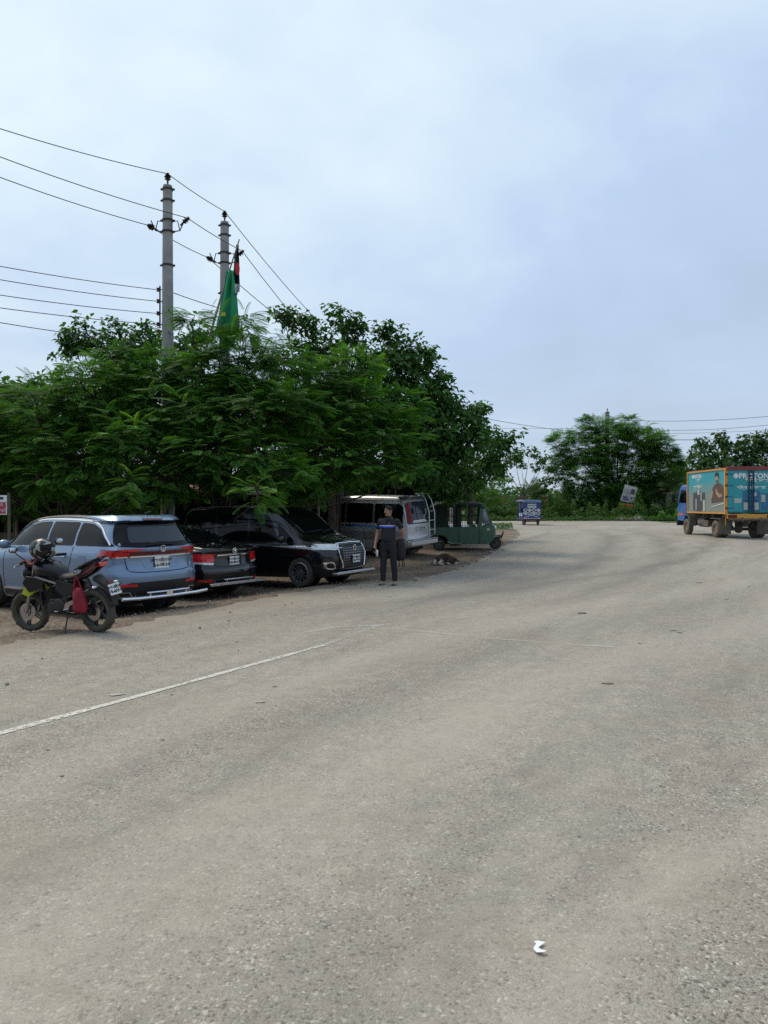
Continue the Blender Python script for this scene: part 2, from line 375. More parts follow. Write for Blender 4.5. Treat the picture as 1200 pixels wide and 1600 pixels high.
mk, t, b = new_mat('worn_white_paint'); b.inputs['Roughness'].default_value = .7
tcn = N(t, 'ShaderNodeTexCoord'); f = noise(t, tcn.outputs['Object'], 26, 6, .75); f2 = noise(t, tcn.outputs['Object'], 2.2, 3)
t.links.new(nmix(t, nrange(t, f, .3, .7), (.46, .43, .37), (.66, .63, .56)), b.inputs['Base Color'])
t.links.new(nrange(t, nmath(t, 'ADD', f, nmath(t, 'MULTIPLY', f2, .35)), .54, .66), b.inputs['Alpha'])
mk2, t, b = new_mat('faded_white_paint'); b.inputs['Roughness'].default_value = .8
tcn = N(t, 'ShaderNodeTexCoord'); f = noise(t, tcn.outputs['Object'], 30, 6, .75); f2 = noise(t, tcn.outputs['Object'], 1.4, 3)
b.inputs['Base Color'].default_value = (.58, .56, .50, 1)
t.links.new(nrange(t, nmath(t, 'ADD', f, nmath(t, 'MULTIPLY', f2, .7)), .70, .95, 0, .5), b.inputs['Alpha'])
def stripe(pts, wd, m, label, name='road_line'):
    a = []; b_ = []
    pts = [Vector(p) for p in pts]
    full = []
    for p, q in zip(pts[:-1], pts[1:]):
        n = max(2, int((q-p).length/.25))
        full += [p.lerp(q, i/n) for i in range(n)]
    full.append(pts[-1])
    for i, p in enumerate(full):
        d = (full[min(i+1, len(full)-1)]-full[max(i-1, 0)]).normalized(); pn = Vector((-d.y, d.x))
        ww = wd*(1+.12*math.sin(i*1.7)+.1*math.sin(i*.6)); a.append(p+pn*ww/2); b_.append(p-pn*ww/2)
    o = sheet(name, a+b_[::-1], .005, m, 0); o['label'] = label; return o
stripe([(-7.0, -1.4), g2(0, 1147), g2(200, 1093), g2(400, 1038), g2(505, 1009)], .085, mk, 'white lane line running diagonally across the near road')
stripe([g2(505, 1009), g2(545, 994), g2(590, 978)], .07, mk2, 'thin worn end of the white lane line')
stripe([g2(470, 990), g2(520, 981), g2(600, 977)], .08, mk2, 'faded white arc beside the end of the lane line')
stripe([g2(555, 983), g2(620, 983), g2(760, 998), g2(960, 1012)], .07, mk2, 'faint crosswise white line past the lane line')
for k, (a, b_) in enumerate((((935, 893), (948, 892)), ((965, 881), (975, 880)), ((1180, 892), (1200, 892)))):
    stripe([g2(*a), g2(*b_)], .16, mk2, ['small worn white dash left of the far lane', 'short worn white dash towards the truck', 'worn white dash at the right of the road'][k])
M['plate'] = mat('plate_white', (.72, .73, .70), .5, var=.08)
M['ink'] = mat('black_print', (.012, .012, .014), .6)
# ---------------------------------------------------------------- trees
def leaf_mat(name, dark, mid, light, rough=.45, trans=.3):
    m = bpy.data.materials.new(name); m.use_nodes = True; t = m.node_tree; b = t.nodes['Principled BSDF']; o = t.nodes['Material Output']
    a = N(t, 'ShaderNodeAttribute', attribute_name='rnd'); r = N(t, 'ShaderNodeValToRGB'); t.links.new(a.outputs['Fac'], r.inputs[0])
    e = r.color_ramp.elements; e[0].color = (*dark, 1); e[1].color = (*light, 1); k = e.new(.6); k.color = (*mid, 1)
    t.links.new(r.outputs[0], b.inputs['Base Color']); b.inputs['Roughness'].default_value = rough; b.inputs['Specular IOR Level'].default_value = .2
    tr = N(t, 'ShaderNodeBsdfTranslucent'); mxs = N(t, 'ShaderNodeMixShader'); mxs.inputs[0].default_value = trans
    t.links.new(nmix(t, 1, r.outputs[0], (1.5, 1.7, .7), 'MULTIPLY'), tr.inputs[0])
    t.links.new(b.outputs[0], mxs.inputs[1]); t.links.new(tr.outputs[0], mxs.inputs[2]); t.links.new(mxs.outputs[0], o.inputs[0]); return m
M['frond'] = leaf_mat('feathery_leaf', (.026, .078, .013), (.078, .19, .028), (.17, .32, .05), .6, .45)
M['broad'] = leaf_mat('broad_leaf', (.026, .072, .018), (.056, .14, .028), (.12, .235, .045), .5)
M['broadlight'] = leaf_mat('light_broad_leaf', (.035, .095, .018), (.075, .18, .035), (.14, .27, .05), .5)
M['bush'] = leaf_mat('bush_leaf', (.022, .055, .012), (.05, .11, .022), (.10, .19, .04), .5)
M['palm'] = leaf_mat('palm_leaf', (.03, .06, .02), (.06, .11, .035), (.12, .18, .07), .5)
M['fardark'] = leaf_mat('far_leaf', (.035, .08, .025), (.065, .135, .04), (.13, .22, .06), .6)
bark = mat('bark', (.075, .06, .045), .9, var=.35, scale=9, bump=.8, bscale=25)
palebark = mat('pale_bark', (.22, .19, .15), .9, var=.3, scale=9, bump=.5, bscale=25)

def frond_tpl(pairs=15, ln=.50, droop=.22, pw=.015, pl=.135):
    v = []; f = []
    def rp(s): return np.array([ln*s*(1-.08*s), 0, -droop*ln*s*s])
    for i in range(pairs):
        s = .12+.86*(i+.5)/pairs; b = rp(s); L = pl*math.sin(math.pi*(.14+.8*s))**.7; a = R(62-22*s)
        for sg in (1, -1):
            d = np.array([math.cos(a), sg*math.sin(a), -.16]); n = np.array([-math.sin(a), sg*math.cos(a), 0])
            k = len(v); w_ = pw*(1.15-.4*s)
            v += [b, b+d*L*.5+n*w_*.55+np.array([0, 0, .01]), b+d*L+np.array([0, 0, -.012]), b+d*L*.45-n*w_*.5]; f.append((k, k+1, k+2, k+3))
    for i in range(2):
        k = len(v); a, b = rp(i/2), rp((i+1)/2); e_ = np.array([0, .003, 0]); v += [a-e_, a+e_, b+e_, b-e_]; f.append((k, k+1, k+2, k+3))
    return np.array(v), np.array(f)
def broad_tpl(L=.21, W=.115, fold=.02, droop=.05):
    v = [(0, 0, 0), (L*.35, W*.5, fold), (L*.72, W*.38, fold-droop*.5), (L, 0, -droop), (L*.72, -W*.38, fold-droop*.5), (L*.35, -W*.5, fold), (L*.4, 0, -.004), (L*.72, 0, -droop*.5-.004)]
    return np.array(v), np.array([(0, 6, 1, 1), (6, 7, 2, 1), (7, 3, 3, 2), (0, 5, 6, 6), (5, 4, 7, 6), (4, 3, 7, 7)])
def broad_tpl2(L=.21, W=.115, fold=.02, droop=.05):   # quads only
    v = [(0, 0, 0), (L*.42, W*.5, fold), (L, 0, -droop), (L*.42, -W*.5, fold), (L*.45, 0, -.006)]
    return np.array(v), np.array([(0, 4, 2, 1), (0, 3, 2, 4)])
FR = frond_tpl(); FR_FAR = frond_tpl(6, .8, .2, .055, .26); FR_MID = frond_tpl(9, .55, .22, .032, .17)
BL = broad_tpl2(); BL_FAR = broad_tpl2(.34, .22, .03, .08)

def place(tpl, pos, dirs, ups, scale, m, name, parent=None, tone=None):
    T, Fq = tpl; n = len(pos)
    x = dirs/np.linalg.norm(dirs, axis=1, keepdims=True); y = np.cross(ups, x); y /= np.linalg.norm(y, axis=1, keepdims=True)+1e-9; z = np.cross(x, y)
    B = np.stack([x, y, z], 1)                      # rows
    V = np.einsum('mk,nkj->nmj', T, B)*scale[:, None, None]+pos[:, None, :]
    F = (Fq[None]+(np.arange(n)*len(T))[:, None, None]).reshape(-1, Fq.shape[1])
    q_ = rng.beta(2.2, 3.0, n); q_ = q_ if tone is None else .35*q_+.65*tone; at = np.repeat(np.clip(q_, 0, 1), len(T))
    return np_mesh(name, V.reshape(-1, 3), F, m, parent, attr=at)

def tips_of(blobs, dens, flat=.8, inner=.35, depthk=1.0):
    """blobs: (px,py,rpx,d) -> tips (n,3), blob centre of each tip"""
    A = []; C_ = []
    for bl in blobs:
        px, py, rp, d = bl; c = np.array(P(px, py, d)); r = rp/1200*d
        n = max(4, int(dens*r*r*4))
        u = rng.normal(size=(n, 3)); u /= np.linalg.norm(u, axis=1, keepdims=True)
        rad = (inner+(1-inner)*rng.random(n)**.5)*(.82+.30*rng.random(n))
        A.append(c+u*rad[:, None]*np.array([r, r*depthk, r*flat])); C_.append(np.repeat(c[None], n, 0))
    return np.concatenate(A), np.concatenate(C_)
def limbs(mb, base, h, blobs, r0, lean=(0, 0), sub=1.0):
    base = Vector(base); fork = base+Vector((lean[0], lean[1], h))
    n = 7; pts = []
    for i in range(n+1):
        q = base.lerp(fork, i/n); k = math.sin(i/n*math.pi)*.12
        pts.append(q+Vector((random.uniform(-.5, .5)*k, random.uniform(-.5, .5)*k, 0)))
    mb.tube(pts, [r0*(1.35-.5*min(1, i/n*1.4)) if i == 0 else r0*(1.05-.35*i/n) for i in range(n+1)], 9)
    for (px, py, rp, d) in blobs:
        c = P(px, py, d)-Vector((0, 0, rp/1200*d*.3)); m_ = fork.lerp(c, .5)+Vector((random.uniform(-.2, .2), random.uniform(-.2, .2), -.12*(c-fork).length))
        p = []
        for i in range(7):
            t_ = i/6; p.append(fork*(1-t_)**2+m_*2*t_*(1-t_)+c*t_*t_)
        mb.tube(p, [r0*.34*(1-.75*i/6) for i in range(7)], 6)
    return fork
def tree(name, label, blobs, trunk, kind, dens=10, mat_=None, base=None, r0=.13, h=1.6, per=5, group=None, fronds=0, lead=None, tpl=None, twig_every=2, barkm=None, wild=0, scl=1.0, showlimb=True, flat=.8, cat='tree'):
    px, d = trunk; x = (px-600)/1200*d; b0 = Vector((x, d, gz(x, d)-.05)) if base is None else Vector(base)
    root = empty(name, b0, 0, label, cat, group)
    tips, cen = tips_of(blobs, dens, flat=flat)
    if lead: # sprigs leaving the outline, given in pixels
        ex = []; ec = []
        for (qx, qy, qd, ox, oy) in lead:
            for k in range(7):
                p = P(qx, qy, qd)+Vector((random.gauss(0, .12), random.gauss(0, .12), random.gauss(0, .1))); ex.append(p); ec.append(P(ox, oy, qd))
        tips = np.concatenate([tips, np.array(ex)]); cen = np.concatenate([cen, np.array(ec)])
    n = len(tips); out_ = tips-cen; out_ /= np.linalg.norm(out_, axis=1, keepdims=True)+1e-6
    per_ = per
    pos = np.repeat(tips, per_, 0); o3 = np.repeat(out_, per_, 0); N_ = len(pos)
    if kind == 'frond':
        az = rng.random(N_)*2*np.pi; d_ = np.stack([np.cos(az), np.sin(az), np.zeros(N_)], 1)*.75+o3*np.array([.85, .85, .35])
        d_[:, 2] += rng.normal(0, .16, N_)+.04; up = np.array([0, 0, 1.])+rng.normal(0, .25, (N_, 3))
        pos = pos+rng.normal(0, .05, (N_, 3)); sc = (.7+.5*rng.random(N_))*scl; tp = tpl or FR
    else:
        az = rng.random(N_)*2*np.pi; d_ = np.stack([np.cos(az), np.sin(az), np.zeros(N_)], 1)*.8+o3*.5
        d_[:, 2] += rng.normal(-.35, .45, N_); up = np.array([0, 0, 1.])+rng.normal(0, .5, (N_, 3))+o3*.4
        pos = pos+rng.normal(0, .09*scl, (N_, 3)); sc = (.65+.6*rng.random(N_))*scl; tp = tpl or BL
    M_ = mat_ or (M['frond'] if kind == 'frond' else M['broad'])
    off = np.array(b0)
    keep = np.ones(N_, bool)
    if fronds:      # the sprays nearest to the camera hang as leaves of their own
        score = pos[:, 1]+rng.random(N_)*1.2; idx = np.argsort(score)[:fronds*3]; idx = rng.permutation(idx)[:fronds]; keep[idx] = False
        T, Fq = tp; me = None
        x_ = d_/np.linalg.norm(d_, axis=1, keepdims=True); y_ = np.cross(up, x_); y_ /= np.linalg.norm(y_, axis=1, keepdims=True); z_ = np.cross(x_, y_)
        for k in range(3):
            o = np_mesh('frond', T.copy(), Fq, M_, root, attr=np.full(len(T), (.45, .7, .95)[k]))
            if me is None: me = []
            me.append(o.data); bpy.data.objects.remove(o)
        for i in idx:
            o = bpy.data.objects.new('frond', me[int(i) % 3]); COL.objects.link(o); o.parent = root
            s_ = sc[i]; p = pos[i]-off
            o.matrix_local = Matrix(((x_[i, 0]*s_, y_[i, 0]*s_, z_[i, 0]*s_, p[0]), (x_[i, 1]*s_, y_[i, 1]*s_, z_[i, 1]*s_, p[1]), (x_[i, 2]*s_, y_[i, 2]*s_, z_[i, 2]*s_, p[2]), (0, 0, 0, 1)))
    cr = place(tp, (pos-off)[keep], d_[keep], up[keep], sc[keep], M_, 'crown', root, tone=np.repeat(rng.beta(1.6, 2.2, n), per_)[keep]); cr['kind'] = 'stuff'
    mb = MB(); limbs(mb, b0, h, blobs if showlimb else blobs[:3], r0)
    mb.v = [v-b0 for v in mb.v]; mb.obj('trunk', barkm or bark, root, smooth=60, fix=False)
    tw = MB()
    for i in range(0, n, twig_every):
        a = Vector(cen[i]); c = Vector(tips[i]); m_ = a.lerp(c, .55)-Vector((0, 0, .1*(c-a).length))
        tw.tube([a, m_, c], [.018, .012, .005], 3, caps=False)
    tw.v = [v-b0 for v in tw.v]; o = tw.obj('twigs', barkm or bark, root, smooth=0, fix=False); o['kind'] = 'stuff'
    return root

GA = 'trees massed behind the parked cars'
# feathery trees at the front of the mass
tree('flame_tree', 'feathery-leaved tree over the blue SUV, leftmost of the front trees',
     [(70, 655, 75, 18.5), (150, 625, 75, 18.5), (235, 625, 70, 19), (110, 715, 75, 18), (200, 700, 75, 18), (20, 700, 60, 18.5), (180, 565, 38, 19), (240, 575, 40, 19), (60, 745, 45, 17.5), (250, 745, 45, 18), (-60, 690, 80, 18.5), (-120, 650, 80, 19), (205, 762, 22, 16.5), (30, 778, 34, 19), (100, 772, 36, 19.5), (160, 770, 34, 19.5), (225, 778, 30, 19.5), (-40, 770, 40, 19)],
     (100, 19), 'frond', dens=17, per=7, fronds=90, r0=.12, h=1.5, group=None)
tree('flame_tree', 'feathery-leaved tree in front of the two concrete poles and flag',
     [(320, 590, 62, 19), (385, 565, 55, 19), (300, 655, 70, 18.5), (385, 640, 70, 18.5), (440, 560, 45, 19), (330, 710, 60, 18), (400, 715, 65, 18), (345, 503, 22, 18.8), (345, 520, 20, 20.6), (300, 500, 15, 19), (300, 512, 18, 19), (378, 497, 15, 19), (385, 515, 18, 20.2), (455, 640, 55, 18.5), (402, 770, 24, 16.3), (440, 740, 40, 17.5), (290, 752, 34, 19.5), (350, 745, 36, 19.5), (470, 770, 26, 19.5)],
     (345, 19.5), 'frond', dens=17, per=7, fronds=90, r0=.11, h=1.6)
tree('flame_tree', 'feathery-leaved tree over the black and silver vans',
     [(500, 600, 55, 20), (545, 640, 65, 20), (600, 690, 62, 20), (500, 700, 70, 19.5), (575, 722, 45, 19.5), (640, 730, 24, 19.5), (460, 735, 45, 19), (550, 580, 42, 20.5), (610, 640, 45, 20.5), (500, 745, 30, 19), (470, 740, 30, 20)],
     (462, 23.2), 'frond', dens=17, per=7, fronds=90, r0=.12, h=1.7)
# broad-leaved trees behind them
tree('broadleaf_tree', 'round-leaved green tree at the left edge behind the feathery tree',
     [(20, 625, 42, 21), (75, 605, 34, 21), (-40, 640, 60, 21), (40, 680, 60, 21), (110, 590, 20, 21), (0, 740, 60, 20.5), (-90, 720, 70, 20)],
     (-20, 21.5), 'broad', dens=24, per=9, mat_=M['broadlight'], r0=.12)
tree('broadleaf_tree', 'tall broad-leaved tree whose top shows left of the first concrete pole',
     [(125, 530, 26, 25), (160, 535, 30, 25), (205, 540, 34, 25), (240, 535, 30, 25), (285, 545, 30, 25), (200, 580, 50, 25), (120, 548, 20, 25), (310, 520, 20, 25), (190, 640, 80, 25), (300, 620, 60, 25), (300, 560, 30, 25)],
     (230, 25.5), 'broad', dens=24, per=9, r0=.16, h=3, lead=[(105, 520, 25, 140, 540), (128, 507, 25, 150, 535), (180, 510, 25, 190, 535), (100, 545, 25, 130, 545), (232, 512, 25, 235, 530)])
tree('broadleaf_tree', 'dark broad-leaved tree with two leafy sprigs rising above the wires',
     [(445, 498, 13, 23), (468, 505, 20, 23), (492, 515, 18, 23), (540, 495, 18, 23), (545, 520, 20, 23), (558, 505, 12, 23), (505, 545, 28, 23), (540, 560, 40, 23), (480, 560, 34, 23), (590, 565, 36, 23), (560, 640, 80, 23.5), (470, 650, 70, 23.5)],
     (520, 24), 'broad', dens=26, per=9, r0=.15, h=2.6, lead=[(437, 494, 23, 468, 515), (520, 490, 23, 540, 520), (565, 510, 23, 550, 530), (455, 490, 23, 470, 510)])
tree('broadleaf_tree', 'tallest dark broad-leaved tree sloping down to the right over the silver van',
     [(607, 530, 15, 23.5), (645, 550, 30, 23.5), (665, 560, 20, 23.5), (625, 580, 45, 23.5), (665, 600, 38, 23.5), (690, 630, 40, 23.5), (640, 650, 70, 23.5), (700, 680, 60, 23.5), (660, 720, 60, 23.5), (740, 655, 28, 23.5), (735, 690, 36, 23.5), (605, 512, 9, 23.5)],
     (712, 28.5), 'broad', dens=26, per=9, r0=.17, h=2.6, lead=[(600, 520, 23.5, 607, 545), (676, 552, 23.5, 660, 570), (700, 590, 23.5, 690, 610), (615, 515, 23.5, 607, 540)])
tree('broadleaf_tree', 'dark tree arching out over the green autorickshaw',
     [(765, 690, 26, 26), (785, 685, 14, 26), (750, 725, 36, 26.5), (720, 745, 34, 26), (700, 765, 26, 26), (745, 650, 20, 26), (775, 720, 24, 26.5), (680, 740, 40, 26), (790, 700, 10, 26)],
     (735, 30), 'broad', dens=26, per=9, r0=.14, h=2.2, lead=[(800, 688, 26, 770, 700), (808, 715, 26.5, 780, 720), (757, 640, 26, 745, 660)])
tree('flame_tree', 'light green feathery shrubby tree behind the autorickshaw roof',
     [(745, 765, 26, 31), (770, 770, 18, 31), (722, 775, 26, 31), (775, 745, 16, 31), (700, 780, 22, 31)],
     (745, 31), 'frond', dens=11, per=5, tpl=FR_MID, r0=.07, h=.8, flat=.7, scl=.9)
# back row, seen between and under the others
for k, (px, d, s) in enumerate(((-160, 27, 1), (-20, 28, 1.05), (110, 30, 1), (240, 29, .95), (370, 30, 1.0), (490, 30, 1.05), (610, 31, .95), (-330, 24, 1))):
    bl = [(px+dx*s, 788-(788-py)*s, r*s, d+dd) for dx, py, r, dd in ((-50, 640, 55, 0), (50, 650, 58, .5), (0, 700, 70, -.5), (-60, 745, 55, 0), (60, 750, 55, 0), (0, 770, 50, -.5))]
    tree('broadleaf_tree', ['dark tree far left behind the blue SUV', 'dark tree behind the red and white board', 'shaded tree behind the blue SUV roof', 'shaded tree behind the blue SUV tailgate', 'shaded tree behind the two concrete poles', 'shaded tree behind the black van roof', 'shaded tree behind the silver van', 'dark tree beyond the left edge of the picture'][k],
         bl, (px, d), 'broad', dens=12, per=8, scl=1.25, r0=.15, h=1.8, twig_every=4, group=GA)

# far side of the road
GF = 'trees across the road'
tree('flame_tree', 'large spreading feathery tree across the road behind the tilted board',
     [(950, 690, 42, 76), (905, 700, 38, 76), (1000, 695, 40, 76), (1030, 700, 26, 76), (930, 672, 20, 76), (985, 672, 18, 76), (880, 692, 18, 76), (1030, 735, 34, 76), (985, 740, 45, 76), (915, 745, 42, 76), (955, 760, 40, 76), (875, 725, 20, 76), (1045, 720, 16, 76), (1000, 770, 30, 76), (925, 662, 9, 76), (965, 660, 9, 76)],
     (965, 77), 'frond', dens=6, per=6, tpl=FR_FAR, r0=.28, h=3, scl=1.25, twig_every=3, lead=[(865, 687, 76, 890, 700), (1055, 722, 76, 1035, 715), (915, 657, 76, 930, 675), (985, 655, 76, 980, 675), (1048, 700, 76, 1025, 705)])
tree('broadleaf_tree', 'small dark crown rising behind the spreading feathery tree', [(1013, 678, 13, 88), (1020, 692, 14, 88), (1005, 690, 12, 88)], (1013, 88), 'broad', dens=3, per=9, tpl=BL_FAR, r0=.2, h=5, scl=1.5)
tree('flame_tree', 'small open tree with bare forking branches left of the large feathery one',
     [(805, 712, 15, 74), (790, 750, 14, 76), (860, 752, 16, 76), (845, 765, 12, 78), (828, 706, 16, 74), (850, 716, 14, 74), (868, 728, 15, 74), (840, 728, 12, 74), (815, 730, 10, 74), (790, 722, 12, 74)],
     (818, 74), 'broad', dens=5, per=8, tpl=BL_FAR, r0=.13, h=2.4, scl=.95, twig_every=2, mat_=M['fardark'], flat=.6)
for k, (bl, px, d, lab) in enumerate((
    ([(1100, 708, 22, 86), (1110, 775, 34, 86), (1150, 775, 34, 86), (1085, 735, 28, 84), (1120, 735, 34, 85), (1090, 765, 30, 84), (1098, 690, 10, 86)], 1100, 86, 'dark rounded tree behind the truck cab'),
    ([(1128, 690, 15, 88), (1140, 705, 24, 88), (1155, 735, 34, 88), (1125, 676, 7, 88)], 1145, 88, 'tree with a pointed top above the truck box'),
    ([(1178, 695, 22, 88), (1200, 690, 22, 88), (1195, 730, 40, 88), (1195, 780, 36, 88), (1160, 685, 9, 88)], 1190, 88, 'tree above the back end of the truck box'),
    ([(1230, 690, 30, 88), (1250, 720, 45, 88), (1290, 700, 45, 88)], 1250, 88, 'tree at the right edge beyond the truck'),
    ([(1062, 735, 18, 90), (1040, 780, 16, 91), (1090, 745, 20, 90), (1075, 770, 24, 90), (1050, 770, 22, 90)], 1064, 90, 'low tree in the gap left of the truck'))):
    tree('broadleaf_tree', lab, bl, (px, d), 'broad', dens=6, per=9, tpl=BL_FAR, scl=1.25, r0=.25, h=3, mat_=M['fardark'], group=GF, twig_every=3)
tree('bare_tree', 'thin sparse tree poking up left of the truck box', [(1093, 692, 7, 92), (1088, 706, 5, 92), (1098, 706, 5, 92)], (1093, 92), 'broad', dens=1.4, per=6, tpl=BL_FAR, r0=.1, h=5.5, scl=1.1)

# palms
def palm(name, label, px, base_py, d, h, n, L, seed, spread=1, trunk=True):
    rr = random.Random(seed); x = (px-600)/1200*d; b0 = Vector((x, d, gz(x, d))); root = empty(name, b0, 0, label, 'palm')
    mb = MB(); mb.tube([(0, 0, -.1), (.1, 0, h*.5), (.05, 0, h)], [.2, .15, .12], 8); mb.obj('trunk', palebark, root)
    base = [Vector((.05, 0, h))]
    for i in range(n):
        az = 2*math.pi*i/n+rr.uniform(-.3, .3); el = rr.uniform(.15, 1.35); k = 9; v = []; f = []; pos = Vector(base[0]); dr = Vector((math.cos(az)*math.cos(el)*spread, math.sin(az)*math.cos(el)*spread, math.sin(el))).normalized(); pts = [pos.copy()]
        for j in range(k): pos = pos+dr*L/k; dr = (dr+Vector((0, 0, -.17))).normalized(); pts.append(pos.copy())
        V_ = []; F_ = []
        for j in range(k*3):
            s = (j+.5)/(k*3); q = min(k-1, int(s*k)); p = pts[q].lerp(pts[q+1], s*k-q); t_ = (pts[q+1]-pts[q]).normalized(); side = t_.cross(Vector((0, 0, 1)))
            if side.length < .05: side = Vector((1, 0, 0))
            side.normalize(); ll = L*.24*math.sin(math.pi*(.1+.85*s))
            for sg in (1, -1):
                e_ = p+(side*sg*.75+t_*.5+Vector((0, 0, -.42)))*ll; o = len(V_); wv = t_*L*.013
                V_ += [p-wv, p+wv, e_+wv*.3, e_-wv*.3]; F_.append((o, o+1, o+2, o+3))
        at = np.full(len(V_), rr.uniform(.1, .9)); fo = np_mesh('frond', np.array(V_), np.array(F_), M['palm'], root, attr=at)
    return root
palm('palm_tree', 'young palm with upright fronds above the blue rickshaw', 834, 0, 78, 1.6, 13, 2.7, 3, .3)
palm('palm_tree', 'palm with drooping pale fronds left of the truck cab', 1042, 0, 74, 2.6, 18, 3.6, 5)
palm('palm_tree', 'palm partly hidden behind the truck cab', 1075, 0, 80, 3.0, 16, 3.6, 9)
palm('palm_tree', 'small shaggy palm right of the tilted board', 1012, 0, 77, 1.8, 14, 2.8, 12)

# undergrowth: a bank of weeds and bushes
def scrub(name, label, regions, n, m, tpl=BL_FAR, kind='stuff', scl=.7, cat=None):
    pos = []; dr = []
    for _ in range(n):
        px, d0, d1, hpx = regions[random.randrange(len(regions))](); d = random.uniform(d0, d1); x = (px-600)/1200*d
        hh = hpx; z = gz(x, d)+hh*random.random()**.75; pos.append((x, d, z))
    pos = np.array(pos); n = len(pos); az = rng.random(n)*2*np.pi; d_ = np.stack([np.cos(az), np.sin(az), rng.normal(.25, .5, n)], 1)
    up = np.array([0, 0, 1.])+rng.normal(0, .5, (n, 3))
    o = place(tpl, pos, d_, up, (.6+.7*rng.random(n))*scl, m, name); o['kind'] = kind; o['label'] = label
    return o
def hump(x, k=1): return .55+.45*math.sin(x*.061*k+1.3)*math.sin(x*.023*k+.4)+.22*math.sin(x*.19*k)+.12*math.sin(x*.5)
def reg(p0, p1, d0, d1, h0, k=1):
    def f():
        px = random.uniform(p0, p1); return px, d0, d1, max(.25, h0*hump(px, k))
    return f
scrub('undergrowth', 'bank of green weeds and creepers along the far side of the road', [reg(690, 1062, 67.5, 71.5, 1.5), reg(850, 1062, 69.5, 73, 2.2, 1.3), reg(690, 800, 68, 75, 1.7)], 26000, M['bush'], scl=.62)
scrub('undergrowth', 'taller dense bushes under the large feathery tree', [reg(850, 930, 73, 79, 5.2, 1.2), reg(930, 1075, 76, 84, 3.4), reg(700, 870, 76, 84, 3.0), reg(1050, 1400, 86, 94, 7.0), reg(930, 1100, 86, 92, 6.0)], 42000, M['fardark'], scl=.85)
scrub('grass', 'short grass and weeds at the far road edge', [reg(690, 1075, 65.2, 68.5, .55)], 9000, M['bush'], scl=.45)
scrub('grass', 'thin grass on the dirt point by the autorickshaw', [reg(735, 800, 44, 49.5, .14)], 1600, M['bush'], scl=.3)
scrub('undergrowth', 'low leafy creepers below the dark open shed', [reg(1015, 1075, 66, 69, 1.5)], 4500, M['broadlight'], scl=.6)
scrub('undergrowth', 'dark shaded undergrowth behind the parked cars', [reg(-500, 455, 25, 33, 3.3), reg(455, 660, 30.5, 34, 3.3)], 30000, M['broad'], scl=.62)
# distant tree lines
def treeline(label, x0, x1, y, h, n, scl):
    pos = []
    for _ in range(n):
        x = random.uniform(x0, x1); hh = h*(.62+.3*math.sin(x*.043+1)*math.sin(x*.017)+.14*math.sin(x*.21)); pos.append((x, y+random.uniform(0, 14), random.random()**.6*hh))
    pos = np.array(pos); n = len(pos); az = rng.random(n)*2*np.pi; d_ = np.stack([np.cos(az), np.sin(az), rng.normal(0, .5, n)], 1); up = np.array([0, 0, 1.])+rng.normal(0, .6, (n, 3))
    o = place(BL_FAR, pos, d_, up, (.6+.7*rng.random(n))*scl, M['fardark'], 'distant_treeline'); o['kind'] = 'stuff'; o['label'] = label
treeline('unseen trees added behind the viewer to darken reflections in the car glass', -90, 70, -48, 11, 9000, 3.0)  # unseen row behind the camera, added to darken what the windows reflect
treeline('blue hazy line of trees on the horizon', -260, 420, 330, 15, 16000, 7)
treeline('hazy trees beyond the brick wall', -40, 130, 190, 7.5, 8000, 3.6)
